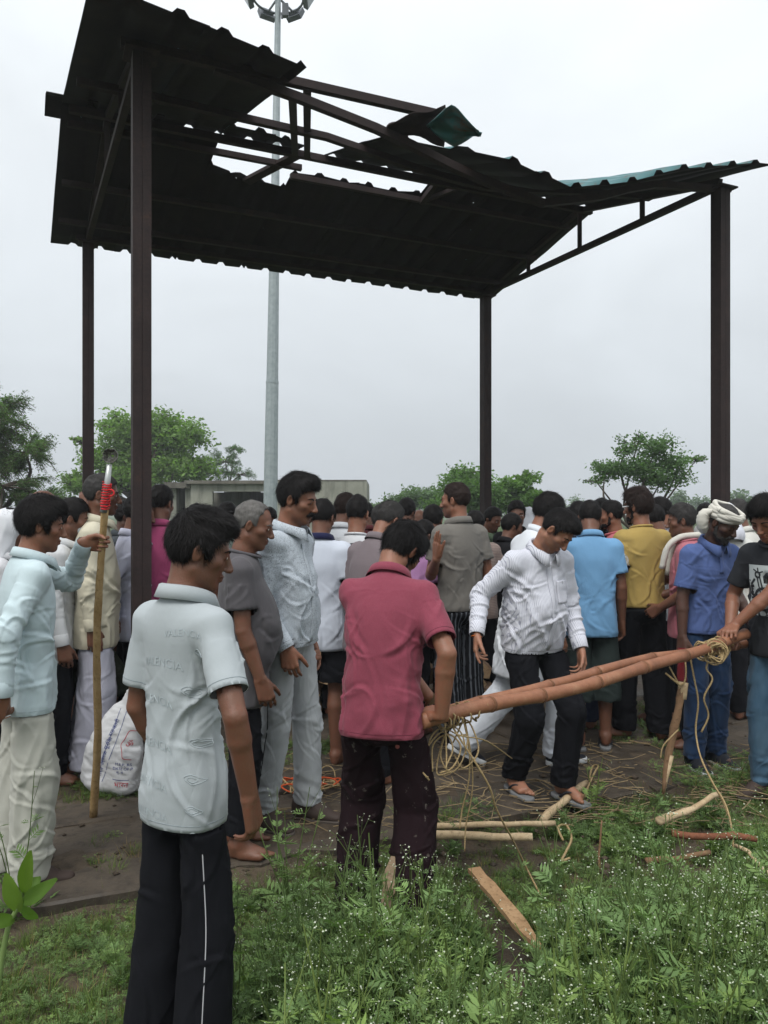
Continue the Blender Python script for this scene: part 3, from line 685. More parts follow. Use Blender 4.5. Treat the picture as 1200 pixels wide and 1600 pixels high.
        if detail == 3:   # stitched hems
            bs_ = BVHTree.FromPolygons([tuple(p) for p in P], [tuple(q) for q in Q]); sm_ = flat('stitch_' + G['mat'].name, mul(tuple(G.get('stitch', (.12, .12, .12))), 1.0), .9)
            def ring(c_, d_, r0, nm):
                fa_ = frame_of(d_, (1, 0, 0) if abs(d_[0]) < .8 else (0, 1, 0)); rp = []
                for an in np.linspace(0, 2 * math.pi, 49):
                    o_ = fa_[:, 0] * math.cos(an) + fa_[:, 1] * math.sin(an); h_ = bs_.ray_cast(Vector(c_ + o_ * r0), Vector(-o_))
                    if h_[0] is not None: rp.append(np.array(h_[0]) + o_ * .0004)
                if len(rp) > 20: MB().tube(np.array(rp), .0009, 4, False).build(nm, sm_, so, True)
            ring(hp0 - hn * .020 * s, hn, .45, 'hem_stitch')
            for c_, d_ in ends: ring(c_ - d_ * .020 * s, d_, .10, 'sleeve_stitch')
        col = G['collar']; cm = G.get('colmat', G['mat'])
        if col in ('polo', 'shirt', 'stand'):
            ax = nrm(Rc @ up * .6 + nrm(piv - NB) * .4); fwd = nrm(Rc[:, 1] - ax * (Rc[:, 1] @ ax)); rt = np.cross(fwd, ax); ce = NB + ax * .006 * s + fwd * .008 * s
            na = 36; V = []; opn = 1.0 if col != 'stand' else .75; m = 5
            for i in range(na + 1):
                ph = (i / na * 2 - 1) * RAD(166); fr_ = (1 - math.cos(ph)) / 2; tip = ss(.72, 1.0, abs(ph) / RAD(166))
                r0 = (neck + .016 + .006 * fr_) * s; dz = -.036 * fr_ ** 1.6 * opn * s
                for rr_, zz_ in ([(.002, -.02), (.0, .018), (.004, .030), (.012, .026), (.024 + .018 * tip, -.012 - .020 * tip)] if col != 'stand' else [(.0, -.02), (.0, .0), (.0, .03), (.003, .032), (.004, -.01)]):
                    rad = r0 + rr_ * s; V.append(ce + (-fwd * math.cos(ph) * 1.02 + rt * math.sin(ph) * 1.04) * rad + ax * (dz + zz_ * s) + fwd * .012 * s * fr_)
            Qc = [(i*m+j, i*m+j+1, (i+1)*m+j+1, (i+1)*m+j) for i in range(na) for j in range(m - 1)]
            co = obj('collar', V, np.array(Qc), cm, so, True); sm = co.modifiers.new('thick', 'SOLIDIFY'); sm.thickness = .0022
        elif col == 'crew':
            ax = nrm(Rc @ up * .6 + nrm(piv - NB) * .4); fwd = nrm(Rc[:, 1] - ax * (Rc[:, 1] @ ax)); rt = np.cross(fwd, ax); ce = NB + ax * .008 * s + fwd * .004 * s
            pth = [ce + (-fwd * math.cos(t) * 1.05 + rt * math.sin(t) * 1.08) * (neck + .014) * s + ax * (-.024 * ((1 - math.cos(t)) / 2) ** 1.5) * s + fwd * .012 * s * ((1 - math.cos(t)) / 2) for t in np.linspace(0, 2 * math.pi, 33)]
            MB().tube(pth, .0085 * s, 7, False).build('collar', cm, so, True)
        if G['sleeve'] == 'long' and detail >= 1 and G.get('cuff', 1):
            for sg, S, E, T, HR, hp in arms:
                d = nrm(T - E); w = (.4 + .6 * b) * s; fa = frame_of(d, HR[:, 0]); V = []
                for t_, r_ in ((-.062, .044), (-.058, .0475), (.004, .0445), (.008, .041)):
                    for k_ in range(20):
                        an = 2 * math.pi * k_ / 20; V.append(T + d * t_ * s + (fa[:, 0] * math.cos(an) + fa[:, 1] * math.sin(an) * .92) * r_ * w)
                obj('cuff', V, np.array([(i*20+k_, i*20+(k_+1)%20, (i+1)*20+(k_+1)%20, (i+1)*20+k_) for i in range(3) for k_ in range(20)]), cm, so, True)
    if pants:
        P, Q = PF.mesh(4); N = vnormals(P, Q); A = Wp['fold']; sd_ = rng.uniform(0, 90); z = P[:, 2] / s
        wz = perlin(P * 4 + sd_); hm_ = Wp['hem']
        lx = P[:, 0] * 6.5; sgx = np.sign(P[:, 0])
        st_ = (.3 - np.abs(perlin(np.stack([P[:, 0] * 6 + z * 4 * sgx, P[:, 1] * 6, z * 15 + wz * 2.4], 1) + sd_))) * (ss(hm_ + .26, hm_ + .02, z) * Wp.get('stack', 1) + .35 * np.exp(-((z - .5) / .06) ** 2) + .45 * np.exp(-((z - .80) / .05) ** 2))
        ve = (.3 - np.abs(perlin(np.stack([lx + z * 2.6 * sgx + wz, P[:, 1] * 6.5 + wz, z * 1.9], 1) + sd_ + 5))) * (.5 + .5 * ss(.25, .6, z))
        fn = np.cross(P[Q[:, 2]] - P[Q[:, 0]], P[Q[:, 3]] - P[Q[:, 1]]); fn /= np.linalg.norm(fn, axis=1)[:, None] + 1e-12; fc = P[Q].mean(1)
        Q = Q[~((fn[:, 2] < -.6) & (fc[:, 2] < hm_ + (sole if hm_ < .2 else 0) + .012))]
        ve2 = .3 - np.abs(perlin(np.stack([lx * 2.3 + z * 6 * sgx, P[:, 1] * 15, z * 4.5], 1) + sd_ + 9))
        la = np.zeros(len(P))
        for sg, Hp, K, Ak, Rf in legs:
            m = np.linalg.norm((P - (Hp + K) / 2)[:, :2], axis=1) < np.linalg.norm((P - (legs[0][1] + legs[0][2]) / 2 if sg > 0 else P - (legs[1][1] + legs[1][2]) / 2)[:, :2], axis=1); c_ = np.stack([np.interp(P[:, 2], [Ak[2], K[2], Hp[2]], [Ak[i], K[i], Hp[i]]) for i in (0, 1)], 1); la = np.where(m, np.arctan2(P[:, 0] - c_[:, 0], P[:, 1] - c_[:, 1]) * .075 + sg * 2, la)
        DL = 0
        for o_ in (-2, 2):
            mk_ = np.abs(la - o_) < .5; DL = DL + np.where(mk_, strokes(rng, la - o_, z, [(7, (-.23, .23), (.12, .75), (70, 110), (.10, .25), (.003, .008), (.006, .012)), (int(7 * Wp.get('stack', 1)) + 1, (-.23, .23), (hm_ + .02, hm_ + .20), (-30, 30), (.04, .09), (.004, .009), (.006, .010)), (5, (-.23, .23), (.40, .60), (-40, 40), (.04, .10), (.003, .006), (.006, .010)), (4, (-.23, .23), (.68, .86), (-50, 50), (.05, .10), (.003, .007), (.006, .010))], .47), 0)
        P = P + N * (A * (DL + st_ * .012 + ve * .013 + ve2 * .005 + perlin(P * 16 + sd_) * .0018))[:, None]
        if SF is not None:
            for _ in range(2):
                v_ = SF.at(P); ab = ((P - hp0) @ hn < .004); P = P - vnormals(P, Q) * (np.clip(v_ + .012, 0, .018) * ab * (v_ < .05))[:, None]
            fz_ = (P[Q].mean(1) - hp0) @ hn; Q = Q[fz_ > -.016]   # what the shirt covers is left off
            m_ = (P - hp0) @ hn; k_ = 1 - .05 * ss(.03, -.005, m_); P[:, :2] = sp(0)[:2] + (P[:, :2] - sp(0)[:2]) * k_[:, None]
        P, Q = compact(P, Q); po = obj(Wp.get('name', 'trousers'), P, Q, Wp['mat'], root, True); info['pants'] = (P, Q, po)
        if Wp.get('label'): po['label'] = Wp['label']
    # shoes
    if shoes:
        (UP, UQ), (GP, GQ) = shoe_mesh(shoes if isinstance(shoes, str) else 'shoe')
        for sg, Hp, K, Ak, Rf in legs:
            bs = Ak - Rf @ V3(0, -.045 + .045 - .045 + .045, .078) * s - Rf @ V3(0, 0, sole)
            X = lambda p: bs + (p * [sg if 0 else 1, 1, 1] * s + V3(0, .012, 0) * s) @ Rf.T
            if shoes == 'flipflop':
                so = obj('sandal', X(GP), GQ, shoe_mats[0], root, True); z_ = .026
                for q in (-1, 1):
                    pa = smooth_path([(-sg * .012, .105, z_), (-sg * .004 + q * .014, .085, z_ + .034), (q * .036, .045, z_ + .034), (q * .043, .0, z_)], 5)
                    MB().tube(X(np.array(pa)), .0065 * s, 6).build('strap', shoe_mats[1], so, True)
            else:
                so = obj('shoe', X(UP), UQ, shoe_mats[2] if shoes == 'shoe' else shoe_mats[3], root, True); obj('sole', X(GP), GQ, shoe_mats[4] if shoes == 'shoe' else shoe_mats[5], so, True)
    # hair and face
    toh = lambda q: HO + (np.asarray(q, float) * s * hsc) @ Rh.T
    hs_ = dict(color='black', n={3: 9000, 2: 5000, 1: 2000, 0: 600}[detail]); hs_.update(hair or {})
    if not hs_.get('none'):
        P, Q, N = make_hair(rng, HO, Rh, s, wide, hs_, {3: .0055, 2: .006, 1: .008, 0: .010}[detail]); V, F4 = strands(rng, P, N, hs_['n'], hs_.get('len', .026), hs_)
        obj('hair', toh(np.vstack([P, V])), np.vstack([Q, F4 + len(P)]), hairmat(hs_['color'], HAIR[hs_['color']]), root, True)
    if face:
        for q in (-1, 1):
            x0 = q * .032; m = MB(); op = .0052 if face == 1 else .0022
            V = []; 
            for i in range(9):
                for j in range(5):
                    u = i / 8 * 2 - 1; v = j / 4 * 2 - 1; hh = (op * (1 - u * u) ** .6 + .0003) * v
                    V.append((( x0 + u * .0135) * wide, .0868 - .0045 * u * u - .3 * abs(hh) , hh + .0004 - .001 * u * q))
            mid = []
            for i in range(8):
                for j in range(4): mid.append(1 if 3 <= i <= 4 and face == 1 else (1 if face == 2 else 0))
            obj('eye', toh(V), np.array([(i*5+j, (i+1)*5+j, (i+1)*5+j+1, i*5+j+1) for i in range(8) for j in range(4)]), [eye_mats[0], eye_mats[1]], root, True, mid)
            br = smooth_path([(x0 - q * .018, .0875, .0165), (x0 - q * .004, .0875, .0215), (x0 + q * .010, .0815, .0215), (x0 + q * .021, .070, .0145)], 4); br[:, 0] *= wide
            MB().tube(toh(br), np.interp(np.linspace(0, 1, len(br)), [0, .3, 1], [.0030, .0042, .0014]) * s, 6).build('eyebrow', hairmat(hs_['color'], HAIR[hs_['color']]), root, True)
    if moustache:
        M = Field((-.06, .05, -.09), (.06, .13, -.03), .004)
        for q in (-1, 1):
            M.rc((q * .003, .101, -.0505), (q * .020, .094, -.0545), .0078 * moustache, .0072 * moustache, .004); M.rc((q * .020, .094, -.0545), (q * .033, .081, -.066), .0072 * moustache, .004, .004)
        P, Q = M.mesh(1); N = vnormals(P, Q); V, F4 = strands(rng, P, N, 500 if detail > 1 else 150, .010, {}); P[:, 0] *= wide; V[:, 0] *= wide if len(V) else 1
        obj('moustache', toh(np.vstack([P, V])), np.vstack([Q, F4 + len(P)]), hairmat(hs_.get('mcol', hs_['color']), HAIR[hs_.get('mcol', hs_['color'])]), root, True)
    if beard:
        B = Field((-.08, -.03, -.14), (.08, .12, .0), .005)
        B.ell((0, .030, -.080), (.057, .055, .038), None, .01); B.rc((0, .068, -.104), (0, .062, -.10), .024, .022, .02)
        for q in (-1, 1): B.rc((q * .058, .004, -.02), (q * .054, .010, -.065), .012, .016, .02)
        B.ell((0, .092, -.066), (.026, .03, .012), None, .006, True); B.ell((0, .09, -.03), (.048, .05, .024), None, .01, True)
        P, Q = B.mesh(1); N = vnormals(P, Q); P = P + N * (perlin(P * 60) * .003)[:, None]; V, F4 = strands(rng, P, N, 900 if detail > 1 else 300, .014, {})
        P[:, 0] *= wide; V[:, 0] *= wide
        obj('beard', toh(np.vstack([P, V])), np.vstack([Q, F4 + len(P)]), hairmat(beard, HAIR[beard]), root, True)
    info['toh'] = toh
    return info
shoe_mats = [flat('sandal_sole', (.16,.165,.17), .7), flat('sandal_strap', (.02,.021,.026), .6), flat('shoe_leather', (.05,.034,.028), .7), flat('sneaker_cloth', (.012,.014,.020), .85), flat('shoe_sole', (.085,.07,.06), .8), flat('sneaker_sole', (.55,.57,.58), .7)]
eye_mats = [flat('eye_white', (.50,.45,.41), .3, .5), flat('iris', (.012,.008,.006), .2, .5)]
# ---------------------------------------------------------------- ground
EA = np.array([-1.48, 4.68]); EU = np.array([.9136, .4068]); EV = np.array([-.435, .900]); LS, LT = 4.80, 3.66
def ST(s, t, z=0.0): p = EA + EU * s + EV * t; return V3(p[0], p[1], z)
t = NT('soil', .85, .25)
n1 = t.noise(1.1, 6, .62); n2 = t.noise(9, 6, .7); n3 = t.noise(60, 3, .6)
base = t.ramp(n1, [(.30, (.034,.026,.019)), (.5, (.072,.054,.037)), (.72, (.105,.082,.057))])
base = t.mix(base, (.022,.017,.013), t.ramp(n2, [(.48, (0,0,0)), (.68, (.75,.75,.75))])); t.color(base)
t.link(t.ramp(n1, [(.36, (.45,.45,.45)), (.52, (.92,.92,.92))]), t.b.inputs['Roughness'])
t.bump(t.math('ADD', n2, t.math('MULTIPLY', n3, .35)), .6, .03); M_soil = t.m
t = NT('meadow', .95, .1); n = t.noise(.5, 6, .65); t.color(t.ramp(n, [(.3, (.035,.055,.018)), (.6, (.06,.095,.028)), (.8, (.10,.10,.045))])); t.bump(t.noise(8, 5, .7), .8, .1); M_field = t.m
t = NT('wet_concrete', .6, .4); n1 = t.noise(1.7, 7, .65); n2 = t.noise(14, 5, .7); n3 = t.noise(90, 3, .6)
base = t.ramp(n1, [(.28, (.024,.019,.014)), (.46, (.050,.039,.028)), (.60, (.082,.064,.046)), (.8, (.066,.055,.043))])
base = t.mix(base, (.03,.023,.017), t.ramp(n2, [(.5, (0,0,0)), (.66, (.8,.8,.8))])); t.color(base)
t.link(t.ramp(n1, [(.30, (.28,.28,.28)), (.50, (.80,.80,.80))]), t.b.inputs['Roughness']); t.bump(t.math('ADD', n2, t.math('MULTIPLY', n3, .4)), .5, .012); M_slab = t.m
def grid_sheet(name, x0, x1, y0, y1, step, zf, mat):
    xs = np.arange(x0, x1 + step, step); ys = np.arange(y0, y1 + step, step); X, Y = np.meshgrid(xs, ys, indexing='ij'); nx, ny = X.shape
    P = np.stack([X.ravel(), Y.ravel(), zf(X.ravel(), Y.ravel())], 1); i = np.arange(nx * ny).reshape(nx, ny)
    Q = np.stack([i[:-1, :-1], i[1:, :-1], i[1:, 1:], i[:-1, 1:]], -1).reshape(-1, 4); return obj(name, P, Q, mat)
def ground_z(x, y):
    p = np.stack([x, y, 0 * x], 1); return -.055 + .018 * perlin(p * 1.7) + .010 * perlin(p * 6)
tag(grid_sheet('ground', -7, 7.5, .4, 13, .07, ground_z, M_soil), kind='structure')
m = MB(); R_ = 1500.0   # the field beyond, out to the horizon: a ring round the near sheet
ins = [(-7, .4), (7.5, .4), (7.5, 13), (-7, 13)]; out = [(-R_, -R_), (R_, -R_), (R_, R_), (-R_, R_)]
v = [(*p, -.06) for p in ins] + [(*p, -.06) for p in out]
m.add(v, [(0, 4, 5, 1), (1, 5, 6, 2), (2, 6, 7, 3), (3, 7, 4, 0)]); tag(m.build('field', M_field), kind='structure')
# broken concrete floor of the shelter: cast pieces with open cracks
plat = empty('pavement', (0, 0, 0)); tag(plat, kind='structure'); rng = np.random.RandomState(3)
tc_ = [-1.45, -.62, .35, 1.5, 2.7, 3.9, 5.0]
for a in range(len(tc_) - 1):
    sx = [-3.2 + .37 * a]
    while sx[-1] < 7.2: sx.append(sx[-1] + rng.uniform(1.0, 1.9))
    for s0, s1 in zip(sx, sx[1:]):
        g = .010; t0, t1 = tc_[a] + g, tc_[a+1] - g; s0 += g; s1 -= g; pts = []
        def edge(p, q, k):
            for i in range(k): f = i / k; pts.append((p[0] + (q[0]-p[0]) * f, p[1] + (q[1]-p[1]) * f))
        edge((s0, t0), (s1, t0), 10); edge((s1, t0), (s1, t1), 7); edge((s1, t1), (s0, t1), 10); edge((s0, t1), (s0, t0), 7)
        q = np.array(pts); nz = perlin(np.stack([q[:, 0] * 2.6, q[:, 1] * 2.6, 0 * q[:, 0] + 3], 1)); c_ = q.mean(0)
        amp = np.where(q[:, 1] < -1.2, .16, .018); q = q + (c_ - q) / np.linalg.norm(c_ - q, axis=1)[:, None] * (np.abs(nz) * amp)[:, None]
        tilt = rng.normal(0, .006, 2); h0 = rng.uniform(-.006, .006); zf = lambda p: h0 + (p - c_) @ tilt
        top = [ST(p[0], p[1], zf(p)) for p in q]; inn = [ST(*(c_ + (p - c_) * (1 - .018 / max(.2, np.linalg.norm(p - c_)))), zf(p) + .010) for p in q]
        bot = [ST(p[0], p[1], -.10) for p in q]; n_ = len(q)
        # inner grid rings so that the surface undulates
        rings = [bot, top, inn] + [[ST(*(c_ + (p - c_) * k), zf(c_ + (p - c_) * k) + .010 + .006 * math.sin(5 * p[0] + 9 * k)) for p in q] for k in (.8, .5, .2)]
        V = [p for r in rings for p in r]; Fq = [(k*n_+i, k*n_+(i+1)%n_, (k+1)*n_+(i+1)%n_, (k+1)*n_+i) for k in range(len(rings)-1) for i in range(n_)]; Fq.append(tuple(range(5*n_, 6*n_)))
        obj('slab', V, Fq, M_slab, plat, False)

# trodden mud that fills the joints and lies over parts of the slabs
sg_, tg_ = np.meshgrid(np.arange(-3.3, 7.6, .055), np.arange(-1.62, 5.2, .055), indexing='ij'); nx_, ny_ = sg_.shape; pq = np.stack([sg_.ravel(), tg_.ravel(), 0 * sg_.ravel()], 1)
xy = EA + pq[:, :1] * EU + pq[:, 1:2] * EV; ed_ = ss(-1.62, -1.2, pq[:, 1] + .12 * perlin(pq * 3)); zm = -.060 + ed_ * .060 + .026 * perlin(pq * 1.3 + 4) + .010 * perlin(pq * 4.1 + 9) + .006 * perlin(pq * 13) + .003 * perlin(pq * 31)
i_ = np.arange(nx_ * ny_).reshape(nx_, ny_); tag(obj('mud', np.column_stack([xy, zm]), np.stack([i_[:-1, :-1], i_[1:, :-1], i_[1:, 1:], i_[:-1, 1:]], -1).reshape(-1, 4), M_soil), 'dark mud trodden over the broken floor', None, None, 'structure')
# ---------------------------------------------------------------- shelter
t = NT('rusty_steel', .75, .3); n = t.noise(7, 6, .7); n2 = t.noise(60, 4, .7)
t.color(t.mix(t.ramp(n, [(.3, (.020,.013,.013)), (.6, (.034,.021,.020)), (.8, (.060,.028,.018))]), (.012,.010,.010), t.ramp(n2, [(.45, (0,0,0)), (.7, (.6,.6,.6))]))); t.bump(n2, .3, .003); M_steel = t.m
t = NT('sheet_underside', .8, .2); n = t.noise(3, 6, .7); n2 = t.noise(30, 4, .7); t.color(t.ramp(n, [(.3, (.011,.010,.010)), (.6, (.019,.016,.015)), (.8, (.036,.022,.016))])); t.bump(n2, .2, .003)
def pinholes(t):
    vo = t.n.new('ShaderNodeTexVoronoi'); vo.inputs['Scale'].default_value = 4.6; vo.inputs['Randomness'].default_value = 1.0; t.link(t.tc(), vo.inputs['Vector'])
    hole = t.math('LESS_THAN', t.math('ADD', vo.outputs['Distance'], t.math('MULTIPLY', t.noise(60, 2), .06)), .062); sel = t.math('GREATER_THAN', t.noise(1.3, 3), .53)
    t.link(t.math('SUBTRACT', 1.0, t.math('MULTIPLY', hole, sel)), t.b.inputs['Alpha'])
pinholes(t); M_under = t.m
t = NT('teal_sheet', .5, .4); n = t.noise(4, 6, .7); t.color(t.mix((.030,.125,.135), (.085,.045,.028), t.ramp(n, [(.52, (0,0,0)), (.68, (1,1,1))]))); t.bump(t.noise(40, 3), .15, .003); pinholes(t); M_teal = t.m
shel = empty('metal_shelter', (float(EA[0] + EU[0]*2.4 + EV[0]*1.8), float(EA[1] + EU[1]*2.4 + EV[1]*1.8), 0)); SH = V3(*shel.location)
tag(shel, 'open rusted steel shelter on four posts with torn corrugated roof', 'shelter')
def part(mb, name, mat=None, smooth=False, parent=None):
    mb.v = [tuple(np.array(p) - SH) for p in mb.v]; return mb.build(name, mat or M_steel, parent or shel, smooth)
ZE, ZR, TR = 4.47, 4.90, 1.83
def roof_z(s, t):
    z = ZE + (ZR - ZE) / TR * t if t <= TR else ZR - (ZR - ZE) / TR * (t - TR)
    if t < TR:
        sag = np.interp(s, [-.4, .3, .9, 1.6, 2.3, 2.95, 3.5, 4.0, 4.87, 5.2], [0, 0, .03, .05, .27, .40, .27, .09, -.10, -.14])
        z -= sag * max(0., (1 - t / TR)) ** 1.15 if t > 0 else sag * (1 + .2 * -t)
    return z
uang = math.atan2(EU[1], EU[0])
for (s, tt, nm) in ((0, 0, 'A'), (0, LT, 'B'), (LS, 0, 'D'), (LS, LT, 'C')):
    mb = MB(); b_ = ST(s, tt, -.1); R3 = rotz(uang); hgt = 4.40
    # two channels welded toe to toe: a box section with a seam on two faces
    for q in (-1, 1): mb.box(b_ + R3 @ V3(q * .0278, 0, 0) + V3(0, 0, (hgt + .1) / 2), (.053, .112, hgt + .1), R3)
    mb.box(b_ + V3(0, 0, (hgt + .1) / 2), (.09, .100, hgt + .09), R3)
    p_ = part(mb, 'post')
    mb = MB(); mb.box(ST(s, tt, 4.405), (.20, .20, .012), R3); part(mb, 'cap_plate', parent=p_)
    mb = MB(); mb.box(ST(s, tt, .018), (.24, .24, .014), R3); part(mb, 'base_plate', parent=p_)
E3 = lambda a, b, w=.06, h=.08, name='beam': part(MB().bar(a, b, w, h), name)
E3(ST(-.12, 0, 4.45), ST(2.06, 0, 4.47), .05, .055); E3(ST(-.12, LT, 4.462), ST(LS + .1, LT, 4.462), .06, .045)
for s in (0.0, LS):
    E3(ST(s, .07, 4.44), ST(s, LT - .07, 4.44), .05, .055, 'bottom_chord')
    for a, b in ((0, TR), (LT, TR)): E3(ST(s, a, 4.47), ST(s, b, ZR - .03), .05, .055, 'rafter')
    for f in (.25, .5, .75):
        tt = LT * f; zt = ZE + (ZR - ZE) * (1 - abs(tt - TR) / TR); E3(ST(s, tt, 4.44), ST(s, tt, zt - .03), .04, .04, 'strut')
def purlin(tt, s0, s1, dz=-.045, w=.05, h=.05, name='purlin'):
    ss_ = np.linspace(s0, s1, 15); pts = [ST(x, tt, roof_z(x, tt) + dz) for x in ss_]; mb = MB()
    for a, b in zip(pts, pts[1:]): mb.bar(a, b + (b - a) * .02, w, h)
    part(mb, name)
mb = MB(); pp_ = [ST(x, .02, np.interp(x, [.45, .91, 1.66, 2.3, 2.95, 3.5, 4.0, LS + .12], [4.44, 4.39, 4.27, 4.10, 3.99, 4.13, 4.32, 4.43])) for x in np.linspace(.45, LS + .12, 17)]
for a, b in zip(pp_, pp_[1:]): mb.bar(a, b + (b - a) * .02, .05, .055)
part(mb, 'bent_purlin')
purlin(.92, -.3, LS + .1); purlin(TR - .06, -.3, LS + .1, -.035, .05, .06); purlin(TR + .16, -.3, 1.72, -.03, .045, .05); purlin(2.12, 1.66, LS + .1, -.035, .045, .05); purlin(2.75, -.3, LS + .1); purlin(3.35, -.3, LS + .1)
# braces from the eave beam back to the ridge, right where the roof is gone
E3(ST(1.06, .0, 4.44), ST(1.70, TR - .06, 4.85), .055, .055, 'brace'); E3(ST(.972, .04, 4.39), ST(1.585, TR - .06, 4.85), .055, .055, 'brace'); E3(ST(3.03, TR - .04, 4.84), ST(3.05, 2.12, 4.78), .05, .05, 'brace')
E3(ST(1.62, TR - .02, 4.86), ST(1.30, 2.35, 4.77), .10, .03, 'brace'); E3(ST(3.05, 2.16, 4.79), ST(3.25, TR - .02, 4.83), .04, .04, 'brace')
def profile(s0, s1, per=.26):
    """corrugation: broad pans with a trapezoid rib every quarter metre, on a pitch that runs on from sheet to sheet"""
    k0 = math.floor(s0 / per); out = [(s0, 0.)]
    for k in range(k0, math.ceil(s1 / per) + 1):
        c = (k + .5) * per
        for ds, z in ((-.050, 0), (-.022, .032), (.022, .032), (.050, 0)):
            x = c + ds
            if s0 < x < s1: out.append((x, z))
    out.append((s1, 0.)); return out
def sheet(s0, s1, ta, tb, rng, lift=0.0, name='roof_sheet', ragged=None, twist=0.0, nt=10, label=None):
    pr = profile(s0, s1); V = []; n_ = len(pr)
    fa = ta if callable(ta) else (lambda s: ta); fb = tb if callable(tb) else (lambda s: tb)
    for i in range(nt + 1):
        for s, z in pr:
            a, b = fa(s), fb(s); tt = a + (b - a) * i / nt
            if ragged and i == 0: tt += ragged * (.5 + perlin(np.array([[s * 9., 3.1, .7]]))[0]) * (1 if b > a else -1)
            V.append(ST(s, tt, roof_z(s, tt) + z + lift + twist * (s - s0) * (1 - i / nt) + rng.normal(0, .0025)) - SH)
    Q = [(i*n_+j, i*n_+j+1, (i+1)*n_+j+1, (i+1)*n_+j) for i in range(nt) for j in range(n_ - 1)]
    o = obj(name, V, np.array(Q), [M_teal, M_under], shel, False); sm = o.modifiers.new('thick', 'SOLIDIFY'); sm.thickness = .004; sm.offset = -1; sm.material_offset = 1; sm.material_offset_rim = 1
    if label: o['label'] = label
    return o
rng = np.random.RandomState(5)
eav = lambda s: -.62 + .26 * max(0, s + .1)
sheet(-.35, .30, eav, TR - .02, rng, .02); sheet(.28, .93, eav, TR - .02, rng, .012)                      # near slope, standing part
sheet(.91, 1.30, 1.42, TR - .03, rng, .01); sheet(1.28, 1.62, lambda s: 1.42 + .5 * (s - 1.28), TR - .03, rng, .014, ragged=.05)
for a, b in ((1.86, 2.66), (2.64, 3.44), (3.42, 4.22), (4.20, 5.04)):                                     # near slope, sagging part
    sheet(a, b, (lambda s: np.interp(s, [1.86, 2.1, 2.36], [.52, .14, -.33])) if a < 1.9 else -.34, TR - .04, rng, .008 + .006 * rng.uniform())
for a, b, t0, rg in ((-.35, .30, TR + .03, 0), (.28, .93, TR + .03, 0), (.91, 1.70, 2.20, .16), (1.68, 2.36, 2.10, .03), (2.34, 3.04, 2.10, .03), (3.02, 3.72, TR + .03, 0), (3.70, 4.36, TR + .03, 0), (4.34, 5.0, TR + .03, 0)):
    sheet(a, b, t0, 3.87, rng, .008 + .006 * rng.uniform(), ragged=rg or None)
rc_ = MB(); V = []  # ridge cap still in place over the left end
for s in np.linspace(-.47, .62, 5):
    for dt, dz in ((-.20, -.02), (-.03, .03), (.03, .03), (.20, -.02)): V.append(ST(s, TR + dt, roof_z(s, TR + dt) + .035 + dz * .5))
rc_.add(V, [(i*4+j, i*4+j+1, (i+1)*4+j+1, (i+1)*4+j) for i in range(4) for j in range(3)]); o = part(rc_, 'ridge_cap', M_under); sm = o.modifiers.new('thick', 'SOLIDIFY'); sm.thickness = .006
# the strip of sheet torn loose and folded back over the eave
def flap(name, upper, lower, Yu, Yl, mats, label, zig=.03, n_=9, m_=7):
    """a crumpled strip of ribbed sheet between two torn edges (edges as columns and rows of the photograph, at their depths)"""
    up_, lo_ = np.array(upper, float), np.array(lower, float); f = np.linspace(0, 1, n_); V = []
    ip = lambda e, x: np.array([np.interp(x, np.linspace(0, 1, len(e)), e[:, 0]), np.interp(x, np.linspace(0, 1, len(e)), e[:, 1])])
    for i, x in enumerate(f):
        a, b = ip(up_, x), ip(lo_, x)
        for k_, g in enumerate(np.linspace(0, 1, m_)): q = a + (b - a) * g + 3.0 * np.array([math.sin(7.3 * k_ + 5 * x), math.cos(4.1 * k_ + 9 * x)]); V.append(W(q[0], q[1], Yu + (Yl - Yu) * g + zig * (k_ % 2) + .02 * math.sin(5 * x + 2)) - SH)
    o = obj(name, V, np.array([(i*m_+j, i*m_+j+1, (i+1)*m_+j+1, (i+1)*m_+j) for i in range(n_ - 1) for j in range(m_ - 1)]), mats, shel, False); sm = o.modifiers.new('thick', 'SOLIDIFY'); sm.thickness = .005; o['label'] = label
flap('bent_sheet', [(606, 194), (640, 180), (670, 173), (699, 167)], [(598, 207), (640, 213), (668, 216), (697, 231)], 5.22, 5.42, [M_steel], 'rusty strip of roof sheet bent up beside the gap', .06)
flap('folded_sheet', [(668, 193), (699, 166), (714, 172), (745, 199), (751, 208)], [(669, 198), (684, 217), (707, 227), (735, 217), (750, 211)], 5.12, 5.30, [M_teal], 'teal corner of roof sheet torn loose and folded over', .075, 11, 6)
MB().tube(smooth_path([ST(1.72, .2, 4.33) - SH, ST(1.75, .18, 4.42) - SH, ST(1.86, .16, 4.43) - SH, ST(1.9, .2, 4.34) - SH], 5), .012, 6).build('bent_bracket', M_steel, shel)

# ---------------------------------------------------------------- light mast
t = NT('galvanised', .45, .5); n = t.noise(8, 5, .6); t.color(t.ramp(n, [(.3, (.26,.30,.31)), (.7, (.36,.40,.41))])); t.b.inputs['Metallic'].default_value = .35; M_galv = t.m
M_lamp = flat('lamp_body', (.10,.11,.125), .5); M_glass = flat('lamp_glass', (.35,.37,.40), .1, .6)
mx, my = (421 - 600) / 1200 * 22, 22.0; mast = empty('light_mast', (mx, my, 0)); tag(mast, 'tall galvanised floodlight mast standing behind the shelter', 'light mast')
lean = .25 / 16.4
for z0, z1, r0, r1 in ((-.1, 5.35, .215, .180), (5.3, 10.6, .172, .130), (10.55, 16.3, .122, .080)):
    MB().tube([(lean * z, 0, z) for z in (z0, z1)], [r0, r1], 12).build('mast_section', M_galv, mast, False)
for z, r in ((5.33, .187), (10.58, .138)): MB().tube([(lean * (z - .03), 0, z - .03), (lean * (z + .03), 0, z + .03)], r, 12).build('joint_collar', M_galv, mast, False)
